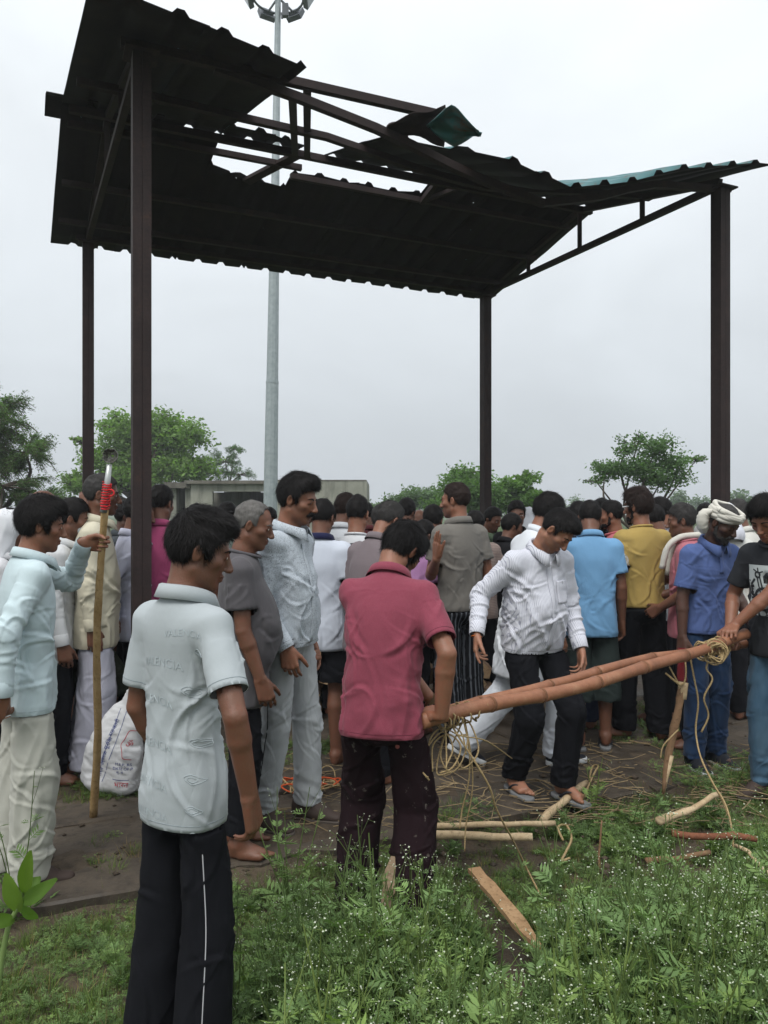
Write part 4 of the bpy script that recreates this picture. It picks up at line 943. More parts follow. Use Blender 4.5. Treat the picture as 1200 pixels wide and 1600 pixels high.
topx = lean * 16.3; MB().tube([(topx + .72 * math.cos(a), .72 * math.sin(a), 16.36) for a in np.linspace(0, 2 * math.pi, 25)], .035, 6, False).build('carriage_ring', M_lamp, mast, True)
for k in range(6):
    a = k * math.pi / 3 + .02; d = V3(math.cos(a), math.sin(a), 0); c0 = V3(topx, 0, 16.36)
    MB().bar(c0 + d * .07, c0 + d * .72 , .04, .05).build('arm', M_lamp, mast)
    R3 = rotz(a) @ roty(.55); c1 = c0 + d * .86 + V3(0, 0, -.02); fl = MB().box(c1, (.14, .46, .36), R3).box(c1 - R3 @ V3(.09, 0, 0), (.06, .30, .22), R3).build('floodlight', M_lamp, mast); MB().box(c1 + R3 @ V3(.075, 0, -.0), (.012, .40, .30), R3).build('lens', M_glass, fl)
MB().box((topx + .22, -.08, 15.93), (.17, .16, .34)).box((topx + .12, -.06, 15.80), (.05, .05, .16)).build('control_box', M_lamp, mast)

# ---------------------------------------------------------------- concrete hut
t = NT('stained_plaster', .9, .15); n = t.noise(1.3, 7, .65); st = t.noise(3.0, 6, .7, t.mapping((1.0, 1.0, .16)))
base = t.ramp(n, [(.3, (.20,.205,.17)), (.55, (.29,.29,.245)), (.8, (.35,.345,.30))]); t.color(t.mix(base, (.085,.085,.075), t.ramp(st, [(.50, (0,0,0)), (.72, (.75,.75,.75))]))); t.bump(t.noise(30, 5, .7), .4, .02); M_plas = t.m
t = NT('weathered_slab', .95, .1); n = t.noise(2.5, 7, .7); t.color(t.ramp(n, [(.3, (.075,.07,.06)), (.6, (.17,.16,.135)), (.8, (.24,.225,.19))])); t.bump(t.noise(22, 5, .7), .6, .03); M_slabr = t.m
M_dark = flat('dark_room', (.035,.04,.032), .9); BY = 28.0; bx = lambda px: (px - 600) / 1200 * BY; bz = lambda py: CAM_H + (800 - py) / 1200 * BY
hut = empty('concrete_hut', (bx(420), BY, 0)); tag(hut, 'low flat-roofed grey concrete hut with open doorways behind the crowd', 'hut'); HO_ = V3(bx(420), BY, 0)
def hb(name, x0, x1, z0, z1, y0, y1, mat, parent=None):
    return MB().box(V3((x0+x1)/2, (y0+y1)/2, (z0+z1)/2) - HO_, (x1-x0, y1-y0, z1-z0)).build(name, mat, parent or hut)
x0, x1, x2, x3, x4 = bx(298), bx(332), bx(412), bx(426), bx(573); zt = bz(751)
hb('wall', x0, x1, -.1, zt - .12, BY, BY + .23, M_plas); hb('wall', x3 - .3, x4, -.1, zt - .02, BY - .02, BY + .23, M_plas); hb('lintel', x1, x3 - .3, bz(768), zt - .12, BY + .006, BY + .225, M_plas)
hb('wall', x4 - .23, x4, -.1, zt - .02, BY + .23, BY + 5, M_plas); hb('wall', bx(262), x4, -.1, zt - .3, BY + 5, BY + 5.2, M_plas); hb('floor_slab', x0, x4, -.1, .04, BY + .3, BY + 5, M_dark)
hb('roof_slab', bx(290), x3 - .3, zt - .12, zt, BY - .18, BY + 5.3, M_slabr); hb('roof_slab', x3 - .3, x4 - .01, zt - .018, zt + .03, BY - .03, BY + 5.28, M_slabr)
hb('partition', bx(370), bx(373), -.1, zt - .13, BY + 2.4, BY + 5, M_plas); hb('back_partition', x1, bx(370), .04, zt - .13, BY + 2.4, BY + 2.55, M_plas)
# porch on the left with its own ragged slab
hb('porch_pillar', bx(286), bx(297), -.1, bz(763), BY + .3, BY + .6, M_plas); hb('porch_wall', bx(262), bx(272), -.1, bz(763), BY + .3, BY + 5, M_plas); hb('window_wall', bx(272), bx(286), -.1, bz(795), BY + 1.2, BY + 1.4, M_plas)
ps = MB(); rng = np.random.RandomState(8); n_ = 14
for i in range(n_):
    xa = bx(256) + (bx(297) - bx(256)) * i / n_; xb = bx(256) + (bx(297) - bx(256)) * (i + 1) / n_ + .002; j = rng.uniform(-.06, .05); ps.box(V3((xa + xb) / 2, BY + 2.3 + j / 2, bz(758) + rng.uniform(-.01, .01)) - HO_, (xb - xa, 4.6 + j, .20 + rng.uniform(-.03, .03)))
ps.build('porch_slab', M_slabr, hut)
# ---------------------------------------------------------------- trees
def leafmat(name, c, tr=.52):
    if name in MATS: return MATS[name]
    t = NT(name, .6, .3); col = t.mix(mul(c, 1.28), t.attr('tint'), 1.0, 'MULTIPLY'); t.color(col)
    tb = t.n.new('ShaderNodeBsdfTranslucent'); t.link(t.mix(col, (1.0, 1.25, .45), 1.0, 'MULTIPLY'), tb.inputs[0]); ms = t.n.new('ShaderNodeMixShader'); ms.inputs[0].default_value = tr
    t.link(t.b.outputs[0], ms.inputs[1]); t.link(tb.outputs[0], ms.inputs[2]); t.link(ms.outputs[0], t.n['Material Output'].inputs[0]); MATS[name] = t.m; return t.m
t = NT('bark', .95, .1); n = t.noise(9, 6, .7, t.mapping((1, 1, .25))); t.color(t.ramp(n, [(.3, (.035,.028,.022)), (.7, (.11,.09,.07))])); t.bump(n, .8, .03); M_bark = t.m
def leaves_mesh(C_, rng, size, elong, droop=.3, tints=(.7, 1.25), clump=None):
    """one pointed leaf face per centre, facing every which way"""
    n = len(C_); d = rng.normal(size=(n, 3)); d[:, 2] = d[:, 2] * .6 - droop; d /= np.linalg.norm(d, axis=1)[:, None]
    w = np.cross(d, rng.normal(size=(n, 3))); w /= np.linalg.norm(w, axis=1)[:, None] + 1e-9; s = size * rng.uniform(.6, 1.3, (n, 1)); nn = np.cross(d, w)
    V = np.stack([C_ - d * s * .5, C_ + w * s * elong * .5 + nn * s * .08, C_ + d * s * .5, C_ - w * s * elong * .5 + nn * s * .08], 1).reshape(-1, 3)
    k = np.arange(n)[:, None] * 4; tint = rng.uniform(*tints, (n, 1)) * (clump if clump is not None else 1.0); T = np.repeat(np.broadcast_to(tint, (n, 3)) * [1, 1, 1], 4, 0)
    return V, k + np.arange(4), T
def tree(name, label, base, trunk_h, trunk_r, blobs, leaf, col, nleaf, seed, group='trees beyond the crowd', style='broad', mat=None, density=1.0, cat='tree', nb=4):
    """blobs: (centre rel. to base, radii); limbs run to every blob and fork into it"""
    rng = np.random.RandomState(seed); root = empty(name, base); tag(root, label, cat, group); mb = MB(); C_ = []; CL = []; tot = sum(r[0]*r[1]*r[2] for _, r in blobs) ** (1.0)
    fork = V3(0, 0, trunk_h); jj = lambda q: rng.normal(0, q, 3)
    mb.tube(smooth_path([V3(0, 0, -.1), fork * .5 + jj(trunk_r * .8) * [1, 1, 0], fork], 4), np.linspace(trunk_r, trunk_r * .65, 9), 8, jit=.08, rng=rng)
    for c, r in blobs:
        c = np.asarray(c, float); r = np.asarray(r, float); st = fork * rng.uniform(.75, 1.0); mid = (st + c) / 2 + jj(.15) * np.linalg.norm(c - st) + V3(0, 0, .06)
        mb.tube(smooth_path([st, mid, c], 4), np.linspace(trunk_r * .5, trunk_r * .14, 9), 6)
        k = max(12, int(1.7 * nleaf * (r[0]*r[1]*r[2]) / tot)); tw = nb * 3
        tips = []
        for i in range(tw):
            q = rng.normal(size=3); q /= np.linalg.norm(q); q[2] = q[2] * .9 + .12; e_ = c + q * r * rng.uniform(.75, 1.2); m_ = (c + e_) / 2 + jj(.08) * r; tips.append((c, m_, e_))
            mb.tube(smooth_path([c, m_, e_], 3), np.linspace(trunk_r * .16, trunk_r * .03, 7), 4, False)
        per = max(3, k // tw)
        for a, b, e_ in tips:
            cl = rng.uniform(.72, 1.22)
            if style == 'broad':
                f = rng.beta(2.2, 1.3, per)[:, None]; p = a * (1 - f) ** 2 + 2 * b * f * (1 - f) + e_ * f * f; p = p + rng.normal(size=(per, 3)).clip(-1.6, 1.6) * r * .22
                C_.append(p); CL.append(np.full((per, 1), cl))
            else:   # feathery: fine leaflets along drooping twiglets
                ns = max(2, per // 26)
                for _ in range(ns):
                    f = rng.uniform(.35, 1); p0 = a * (1 - f) ** 2 + 2 * b * f * (1 - f) + e_ * f * f; d = nrm((e_ - a) * [1, 1, .35] + rng.normal(size=3) * .35 * np.linalg.norm(e_ - a)); L = rng.uniform(.5, 1.0) * r.mean() * .55
                    u = np.linspace(0, 1, 26)[:, None]; p = p0 + d * L * u + V3(0, 0, -1) * L * .45 * u ** 2; C_.append(p + rng.normal(size=p.shape) * leaf * .55); CL.append(np.full((26, 1), cl)); mb.tube(p[::5], trunk_r * .02 + .003, 3, False)
    C_ = np.vstack(C_); CL = np.vstack(CL); V, Q, T = leaves_mesh(C_, rng, leaf, .5 if style == 'broad' else .3, .3, (.75, 1.25), CL)
    mb.build('trunk', M_bark, root, True); obj('crown', V, Q, mat or leafmat(name + '_leaf' + str(seed), col), root, False, None, T); return root
def at(px, Y): return ((px - 600) / 1200 * Y, Y, -.06)
k = lambda px, Y: px * Y / 1200     # pixels of the photograph at a distance -> metres
Y = 18; Zc = lambda py, Y: CAM_H + .06 + (800 - py) / 1200 * Y
tree('acacia_tree', 'feathery thorn tree cut off by the left edge of the photo', at(-28, Y), 1.3, .16, [((k(14, Y), 0, Zc(655, Y)), (.85, .9, .65)), ((k(62, Y), .2, Zc(706, Y)), (.75, .8, .42)), ((k(-25, Y), 0, Zc(610, Y)), (.8, .8, .6)), ((k(38, Y), -.2, Zc(760, Y)), (.9, .8, .38)), ((k(-20, Y), .3, Zc(715, Y)), (.9, .9, .7)), ((k(85, Y), .3, Zc(775, Y)), (.5, .6, .28))], .070, (.085,.140,.055), 34000, 11, style='feather', nb=6)
Y = 34
tree('leafy_tree', 'broad bright green tree behind the concrete hut', at(230, Y), 2.0, .28, [((k(-5, Y), 0, Zc(690, Y)), (1.5, 1.5, 1.0)), ((k(-62, Y), .3, Zc(720, Y)), (1.2, 1.3, .9)), ((k(-40, Y), 0, Zc(672, Y)), (1.1, 1.2, .8)), ((k(22, Y), 0, Zc(664, Y)), (1.0, 1.1, .75)), ((k(55, Y), 0, Zc(690, Y)), (1.2, 1.2, .9)), ((k(64, Y), 0, Zc(735, Y)), (1.3, 1.3, .9)), ((k(-75, Y), 0, Zc(765, Y)), (1.3, 1.3, .7)), ((k(0, Y), -.6, Zc(745, Y)), (1.6, 1.3, .9)), ((k(-104, Y), 0, Zc(690, Y)), (.45, .5, .28)), ((k(-112, Y), 0, Zc(755, Y)), (.6, .7, .6))], .20, (.125,.200,.060), 15000, 12, nb=8)
tree('acacia_tree', 'thin feathery branch tree rising over the hut roof beside the mast', at(352, 36), 2.1, .12, [((0, 0, Zc(722, 36)), (.9, .8, .55)), ((k(-14, 36), 0, Zc(738, 36)), (.9, .8, .4)), ((k(24, 36), 0, Zc(742, 36)), (.9, .8, .28)), ((k(14, 36), 0, Zc(702, 36)), (.5, .5, .22))], .09, (.085,.145,.075), 4200, 13, style='feather', nb=6)
Y = 25
tree('leafy_tree', 'green bushy tree right behind the slim shelter post', at(735, Y), 1.0, .16, [((0, 0, Zc(768, Y)), (1.0, .9, .7)), ((k(-30, Y), 0, Zc(790, Y)), (.9, .9, .5)), ((k(-8, Y), .2, Zc(748, Y)), (.6, .6, .38)), ((k(30, Y), 0, Zc(785, Y)), (.8, .8, .6))], .13, (.095,.165,.058), 6600, 14, nb=7)
tree('leafy_tree', 'loose green tree with reaching sprays beside the slim post', at(802, Y), .9, .10, [((0, 0, Zc(765, Y)), (.6, .6, .45)), ((k(24, Y), 0, Zc(748, Y)), (.42, .5, .20)), ((k(14, Y), 0, Zc(788, Y)), (.7, .6, .45)), ((k(36, Y), 0, Zc(770, Y)), (.3, .3, .2))], .14, (.105,.180,.058), 3400, 15, nb=6)
tree('leafy_tree', 'low dull green tree between hut and bushy tree', at(655, 34), .9, .12, [((0, 0, Zc(783, 34)), (1.1, 1, .5)), ((k(-32, 34), 0, Zc(788, 34)), (.8, .8, .4)), ((k(25, 34), 0, Zc(777, 34)), (.8, .8, .45))], .16, (.090,.140,.075), 3400, 16, nb=6)
Y = 20
tree('leafy_tree', 'open young tree with spreading leafy boughs beside the thick shelter post', at(1003, Y), 1.15, .09, [((k(-10, Y), 0, Zc(735, Y)), (.75, .8, .40)), ((k(-55, Y), .2, Zc(738, Y)), (.50, .5, .34)), ((k(20, Y), 0, Zc(705, Y)), (.55, .6, .42)), ((k(-22, Y), 0, Zc(700, Y)), (.40, .4, .34)), ((k(55, Y), 0, Zc(728, Y)), (.55, .5, .40)), ((k(30, Y), 0, Zc(752, Y)), (.75, .6, .30)), ((k(-5, Y), 0, Zc(685, Y)), (.22, .2, .20)), ((k(85, Y), 0, Zc(718, Y)), (.25, .3, .16)), ((k(-72, Y), 0, Zc(752, Y)), (.35, .3, .14))], .095, (.085,.145,.062), 4200, 17, nb=6)
tree('shrub', 'low yellow-green shrub behind the light blue shirt', at(906, 13), .15, .03, [((0, 0, .95), (.36, .35, .55)), ((.2, .1, 1.3), (.25, .25, .32)), ((-.1, .1, 1.5), (.18, .2, .2))], .085, (.17,.27,.035), 1500, 18, group=None, cat='shrub', nb=4)
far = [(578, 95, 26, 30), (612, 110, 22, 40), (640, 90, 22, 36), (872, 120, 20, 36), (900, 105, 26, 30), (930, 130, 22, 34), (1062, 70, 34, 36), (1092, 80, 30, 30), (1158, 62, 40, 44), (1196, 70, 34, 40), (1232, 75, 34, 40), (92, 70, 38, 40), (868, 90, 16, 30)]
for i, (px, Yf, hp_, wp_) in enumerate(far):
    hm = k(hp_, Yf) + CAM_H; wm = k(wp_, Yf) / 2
    tree('far_tree', 'small tree on the far horizon, coloured pale for haze', at(px, Yf), hm * .4, .12, [((0, 0, hm * .62), (wm, wm, hm * .34)), ((wm * .5, 0, hm * .5), (wm * .7, wm, hm * .28)), ((-wm * .6, 0, hm * .45), (wm * .7, wm, hm * .26))], .34, (.090,.135,.085), 900, 40 + i, group='far trees on the horizon', nb=4, mat=leafmat('far_leaf', (.120,.165,.125)))  # bluish pallor of distance haze is put into this leaf colour
# ---------------------------------------------------------------- the people (depth in metres and column in the photograph give each one's place on the ground)
def PX(px, Y): return ((px - 600) / FPX * Y, Y)
ZP = .012
K_black = cloth('black', (.0075,.0080,.0105)); K_maroonpants = cloth('maroon_black', (.014,.0065,.0085), 'mud', (.16,.14,.12)); K_grey = cloth('ice_grey', (.380,.415,.432), fuzz=.8)
def raycaster(info, key):
    P, Q, o = info[key]; return BVHTree.FromPolygons([tuple(p) for p in P], [tuple(q) for q in Q])
def drape(info, bvh, pts, side, off=.002):
    """(x, z) points in the person's own frame laid on the cloth from the front (+1) or back (-1)"""
    out = []
    for x, z in pts:
        h = bvh.ray_cast(Vector((x, side * .8, z)), Vector((0, -side, 0)))
        out.append((x, (h[0].y if h[0] is not None else 0) + side * off, z))
    return out
def strip(info, bvh, path, w, side, mat, name, parent, off=.0025, nw=3):
    p = smooth_path(np.array([(x, z, 0) for x, z in path]), 6)[:, :2]; T = np.gradient(p, axis=0); T /= np.linalg.norm(T, axis=1)[:, None]; N_ = np.stack([-T[:, 1], T[:, 0]], 1)
    g = [tuple(p[i] + N_[i] * w * (j / nw - .5)) for i in range(len(p)) for j in range(nw + 1)]; V = drape(info, bvh, g, side, off); m_ = nw + 1
    o = obj(name, V, np.array([(i*m_+j, i*m_+j+1, (i+1)*m_+j+1, (i+1)*m_+j) for i in range(len(p) - 1) for j in range(nw)]), mat, parent, True); sm = o.modifiers.new('thick', 'SOLIDIFY'); sm.thickness = .0022; sm.offset = 0; return o
def text_mesh(s, size, ext=0.0):
    cu = bpy.data.curves.new('t', 'FONT'); cu.body = s; cu.size = size; cu.align_x = 'CENTER'; cu.extrude = ext; cu.resolution_u = 3; ob = bpy.data.objects.new('t', cu); C.objects.link(ob)
    bpy.context.view_layer.update(); me = ob.evaluated_get(bpy.context.evaluated_depsgraph_get()).to_mesh()
    V = np.array([tuple(v.co) for v in me.vertices]).reshape(-1, 3); F_ = [tuple(p.vertices) for p in me.polygons]; bpy.data.objects.remove(ob); bpy.data.curves.remove(cu); return V, F_

p1 = person('young man in embossed ice-grey polo shirt, back to camera, watching with head turned', PX(286, 2.25), 34, 1.665, 'd', build=.72, head=(38, 17, 0), RA=dict(W=W(390, 1246, 2.10), pole=(.9, -.7, 0), hand='relax', d=(1, .3, .1)), LA=dict(w=(.03, .10, -.50)),
    shirt=dict(mat=K_grey, stitch=(.24,.28,.30), hem=-.150, fit=1.04, fold=.85, cross=.10, sl=.74, label='ice-grey polo shirt with embossed lettering'), pants=dict(mat=K_black, hem=.03, wid=.98, knee=.076, hemr=.084, stack=.4), shoes='shoe', hair=dict(top=.026, front=.016, side=.008, mess=1.0, len=.030, comb=.05), face=1, detail=3, stubble=.2, z0=-.04, seed=3, neck=.049)
M_emb = flat('embossed_cloth', (.385,.435,.455), .88)
b = raycaster(p1, 'shirt'); so = p1['shirt'][2]; xo = p1['sp'](.2)[0] + .055
for (x, z, sz, s) in ((-.055, 1.225, .034, 'VALENCIA'), (-.085, 1.115, .034, 'VALENCIA'), (-.085, .99, .034, 'VALENCIA'), (-.085, .885, .032, 'VALENCIA'), (-.085, .80, .032, 'VALENCIA'), (.03, 1.315, .028, 'VALENCIA')):
    V, F_ = text_mesh(s, sz); V = V * [1, 1, 1]; arch = .06 * (V[:, 0] ** 2) / sz
    pts = [(xo + x + v[0], z + v[1] - a_) for v, a_ in zip(V, arch)]; obj('embossed_lettering', drape(p1, b, pts, -1, .0015), F_, M_emb, so, False)
for (x, z, r) in ((.075, 1.265, .020), (.045, 1.155, .026), (.055, 1.01, .020), (.055, .915, .020), (.06, .83, .018), (.06, .755, .018)):
    for rr in (r, r * .55):
        th = np.linspace(0, 2 * math.pi, 29); pts = [(xo + x + rr * .95 * math.copysign(abs(math.cos(a)) ** 1.6, math.cos(a)), z + rr * .62 * math.copysign(abs(math.sin(a)) ** 1.3, math.sin(a)) - .3 * rr * math.cos(a)) for a in th]
        MB().tube(np.array(drape(p1, b, pts, -1, .0012)), .0009, 4, False).build('embossed_emblem', M_emb, so, True)
# white piping down the side seam of the track trousers
P, Q, po = p1['pants']; sg, Hp, Kn, Ak, Rf = p1['legs'][1]; bt = BVHTree.FromPolygons([tuple(q) for q in P], [tuple(q) for q in Q]); pip = []
for f in np.linspace(.02, 1, 26):
    c_ = Hp + (Kn - Hp) * min(1, f * 2) if f < .5 else Kn + (Ak + (Ak - Kn) * .06 - Kn) * (f * 2 - 1); d_ = nrm(V3(.70, -.72, 0)); h = bt.ray_cast(Vector(c_ + d_ * .4), Vector(-d_))
    if h[0] is not None: pip.append(np.array(h[0]) + d_ * .0008)
pip = np.array(pip); [pip.__setitem__(slice(1, -1), (pip[:-2] + pip[1:-1] + pip[2:]) / 3) for _ in range(3)]; MB().tube(pip, .0016, 5).build('piping', flat('piping_white', (.5,.5,.52)), po, True)

p2 = person('man in dusty maroon polo, back to camera, gripping the near end of the bamboo', PX(600, 3.06), 12, 1.71, 'm', build=.88, lean=22, drop=.03, head=(26, 46, 6), RA=dict(grip=(W(672, 1130, 3.03), (.80, .55, .2), .036), pole=(.8, -1, -.2), hand='wrap', over=1), LA=dict(grip=(W(662, 1113, 3.27), (.80, .55, .2), .034), pole=(.6, -.8, -.3), hand='wrap', over=1),
    shirt=dict(mat=cloth('maroon', (.200,.040,.064), 'heather', (.262,.068,.096)), stitch=(.10,.015,.03), hem=-.115, fit=1.07, fold=1.15, cross=.25, sl=.78), pants=dict(mat=K_maroonpants, wid=1.08, hem=.035, knee=.080, hemr=.074, fold=1.3, stack=.6), shoes='shoe', hair=dict(top=.026, side=.012, front=.012, len=.032, comb=.03), face=1, detail=3, beard='black', stubble=.6, z0=-.045, seed=5, feet=[(-.12, .02, -6, 0), (.12, -.07, 10, 0)])
b = raycaster(p2, 'pants'); po = p2['pants'][2]; zc = p2['sp'](-.11)[2]
strip(p2, b, [(.03, zc), (.07, zc + .002), (.125, zc - .002)], .004, -1, flat('pocket_seam', (.006,.004,.005)), 'pocket_edge', po, .0015)
MB().tube([V3(*drape(p2, b, [(.075, zc - .030)], -1, .001)[0]), V3(*drape(p2, b, [(.075, zc - .030)], -1, .005)[0])], .0085, 12).build('button', flat('button_red', (.25,.07,.06), .4), po)

p3 = person('man in pale blue shirt holding up the ladle staff, hand on hip', PX(42, 3.42), 52, 1.70, 'm', build=.92, lean=3, head=(12, 10, 0), LA=dict(grip=(W(157, 850, 3.655), (.03, -.02, 1), .014), pole=(.9, .2, -1), hand='grip'), RA=dict(W=W(4, 1086, 3.16), pole=(.5, -1, 0), hand='relax', dirW=(-.5, -.1, -1)),
    shirt=dict(mat=cloth('pale_blue', (.50,.60,.63)), stitch=(.30,.36,.38), sleeve='long', collar='shirt', hem=-.165, fold=1.35, cross=.3, fit=1.06), pants=dict(mat=cloth('stone', (.42,.42,.37)), wid=1.08, knee=.085, hemr=.072, fold=1.35, hem=.03), shoes='shoe', hair=dict(top=.030, side=.016, front=.014, len=.03), face=1, detail=3, stubble=.3, z0=-.02, seed=8)
p4 = person('tall man with thick black moustache in speckled grey-white shirt and pale track trousers', PX(452, 3.97), 112, 1.80, 'm', build=.90, belly=.030, lean=-1, head=(-8, 15, 0), RA=dict(W=W(447, 1012, 3.76), pole=(.25, -1, 0), hand='relax', d=(1, .35, 0), dirW=(.05, -.02, -1)), LA=dict(w=(.06, .02, -.52)),
    shirt=dict(mat=cloth('speckled', (.50,.55,.60), 'speck', (.095,.105,.125)), sleeve='long', collar='shirt', hem=-.055, fold=1.2, cross=.3, fit=1.02, flare=.008), pants=dict(mat=cloth('silver_track', (.40,.42,.435), rough=.7), wid=.96, knee=.068, hemr=.062, fold=1.15, hem=.07), shoes='shoe', hair=dict(top=.026, front=.020, side=.010, line='short', comb=-.02, len=.026), face=2, detail=3, moustache=1.35, stubble=.35, z0=ZP, seed=11, feet=[(-.085, .10, -6, 0), (.10, -.05, 12, 0)])
b = raycaster(p4, 'shirt'); so = p4['shirt'][2]; zt = p4['sp'](.46)[2]; zb = p4['sp'](-.05)[2]
strip(p4, b, [(.012, zt), (.014, (zt + zb) / 2), (.012, zb + .01)], .030, 1, p4['shirt'][2].data.materials[0], 'placket', so)
P, Q, po = p4['pants']; bt = BVHTree.FromPolygons([tuple(q) for q in P], [tuple(q) for q in Q]); sg, Hp, Kn, Ak, Rf = p4['legs'][1]; pip = []
for f in np.linspace(.03, 1, 24):
    c_ = Hp + (Kn - Hp) * min(1, f * 2) if f < .5 else Kn + (Ak - Kn) * (f * 2 - 1); h = bt.ray_cast(Vector(c_ + V3(.4, -.05, 0)), Vector((-1, .12, 0)))
    if h[0] is not None: pip.append(np.array(h[0]) + V3(.0012, 0, 0))
MB().tube(np.array(pip), .0026, 5).build('piping', flat('piping_black', (.01,.01,.012)), po, True)
p5 = person('older barefoot man with cropped grey hair and big belly in charcoal tee', PX(380, 3.66), 84, 1.665, 'd', build=.94, belly=.06, head=(6, 16, 0), RA=dict(w=(.02, .10, -.52)),
    shirt=dict(mat=cloth('charcoal', (.088,.083,.090)), collar='crew', hem=-.21, fit=1.10, fold=1.0, cross=.2), pants=dict(mat=K_black, hem=.12), hair=dict(top=.002, side=.003, color='grey', line='recede', n=1800, len=.009), face=1, detail=2, stubble=.15, z0=ZP, seed=14)
K_kurta = cloth('white_kurta', (.66,.69,.73))
p6 = person('heavy man in white pinstriped shirt and black trousers, looking down, in flip-flops', PX(836, 4.36), 153, 1.70, 'l', build=1.07, belly=.045, lean=14, drop=.03, head=(-27, 50, -6), RA=dict(W=W(745, 990, 4.20), pole=(.15, -1, 0), hand='point', d=(.9, -.5, 0), dirW=(-.08, -.1, -1)), LA=dict(W=W(907, 1012, 4.30), pole=(.6, -1, 0), hand='relax', d=(1, .2, 0), dirW=(.02, -.05, -1)),
    shirt=dict(mat=cloth('pinstripe', (.64,.65,.71), 'stripe', (.24,.25,.33), 1.25), sleeve='long', collar='shirt', hem=-.075, fold=1.35, cross=1.0, fit=1.03), pants=dict(mat=K_black, wid=1.04, hem=.06, knee=.076, hemr=.062), shoes='flipflop', hair=dict(top=.020, side=.007, front=.010, line='short', len=.022), face=2, detail=3, stubble=.45, z0=ZP, seed=17, feet=[(-.115, .16, -8, 0), (.075, -.06, 6, 0)])
b = raycaster(p6, 'shirt'); so = p6['shirt'][2]; zt = p6['sp'](.44)[2]; zb = p6['sp'](-.07)[2]; mt6 = so.data.materials[0]
strip(p6, b, [(.0, zt), (.004, (zt + zb) / 2), (.0, zb + .012)], .032, 1, mt6, 'placket', so)
zpk = p6['sp'](.33)[2]; strip(p6, b, [(-.085, zpk), (-.085, zpk - .06), (-.085, zpk - .125)], .105, 1, mt6, 'pocket', so, .004, 6)
V, F_ = text_mesh('7', .022); obj('emblem', drape(p6, b, [(-.085 - v[0], zpk - .022 + v[1]) for v in V], 1, .0065), F_, flat('emblem_black', (.02,.02,.025)), so, False)
def wrist_thread(pi, idx, colr, off=.012, r=.0032):
    sg, S, E, T, HR, hp = pi['arms'][idx]; d = HR[:, 1]; MB().tube([T + d * off + (HR[:, 0] * math.cos(a) + HR[:, 2] * math.sin(a) * .85) * .0315 for a in np.linspace(0, 2 * math.pi, 21)], r, 5, False).build('wrist_thread', flat(colr[0], colr[1]), pi['root'], True)
RED = ('thread_red', (.42,.035,.02)); wrist_thread(p6, 0, ('thread_orange', (.40,.10,.02)), .016, .004)
p7 = person('man in long white kurta and pyjama striding right behind the pinstriped shirt', PX(822, 4.92), 72, 1.80, 'm', build=.95, lean=17, head=(4, 22, 0), RA=dict(w=(.04, .06, -.52)), LA=dict(w=(.05, .12, -.5)),
    shirt=dict(name='kurta', mat=K_kurta, sleeve='long', collar='stand', hem=-.36, fold=1.2, cross=.3, fit=1.03, flare=.02), pants=dict(name='pyjama', mat=cloth('white_pyjama', (.62,.65,.70)), wid=1.05, knee=.082, hemr=.078, fold=1.3, nocut=1), shoes='sneaker', hair=dict(top=.022, side=.008, line='short'), face=1, detail=2, z0=ZP, seed=19, feet=[(-.09, -.36, 0, .05, 28), (.08, .22, 0, 0)], drop=.045)
p8 = person('man in taupe polo with hand raised, half turned to the left', PX(718, 5.38), -32, 1.81, 'm', build=.96, head=(-30, 2, 0), LA=dict(W=W(682, 872, 5.10), pole=(.5, -.3, -1), hand='flat', dirW=(-.05, .1, 1), dW=(-1, -.5, 0)), RA=dict(w=(.06, .02, -.52)),
    shirt=dict(mat=cloth('taupe', (.150,.140,.125), 'heather', (.19,.178,.16)), hem=-.06, fit=1.04), pants=dict(mat=cloth('striped_black', (.0075,.0080,.0105), 'band', (.09,.10,.115), .9), wid=1.05, knee=.085, hemr=.085), shoes='shoe', hair=dict(top=.010, side=.004, line='short', len=.012, color='brown'), face=1, detail=2, stubble=.5, z0=ZP, seed=23)
p10 = person('balding man in mauve-grey long-sleeved shirt bowing his head behind the maroon polo', PX(582, 4.62), 42, 1.70, 'm', lean=13, head=(8, 34, 0), shirt=dict(mat=cloth('mauve', (.175,.145,.155)), sleeve='long', collar='shirt', hem=-.16), pants=dict(mat=K_black), hair=dict(top=.014, side=.006, line='recede', color='salt', len=.018), detail=2, z0=ZP, seed=25)
p11 = person('boy in white tee with black shoulders, back to camera', PX(556, 5.15), 6, 1.71, 'm', build=.95, head=(14, 12, 0), shirt=dict(mat=cloth('white_tee', (.60,.61,.63)), hem=-.12, collar='crew'), pants=dict(mat=K_black, wid=1.05), hair=dict(top=.024, side=.002, line='short', len=.024), detail=1, z0=ZP, seed=27)
b = raycaster(p11, 'shirt'); so = p11['shirt'][2]; z_ = p11['sp'](.40)[2]; g = [(x, z_ - .075 + .145 * j / 6 * (1 - .28 * abs(x / .2))) for x in np.linspace(-.20, .20, 17) for j in range(7)]
obj('shoulder_panel', drape(p11, b, g, -1, .003), np.array([(i*7+j, i*7+j+1, (i+1)*7+j+1, (i+1)*7+j) for i in range(16) for j in range(6)]), cloth('panel_black', (.012,.012,.018)), so, True)
p12 = person('man in bluish white tee with navy collar and dark shorts, back to camera', PX(500, 4.95), 4, 1.69, 'd', head=(14, 16, 0), shirt=dict(mat=cloth('blue_white', (.56,.60,.68)), hem=-.20, fit=1.03, colmat=cloth('navy', (.018,.02,.06))), pants=dict(name='shorts', mat=K_black, hem=.52, wid=1.1, hemr=.11, knee=.10), hair=dict(top=.016, side=.004, line='short'), detail=1, z0=ZP, seed=29, feet=[(-.12, .02, -8, 0), (.12, .0, 10, 0)])
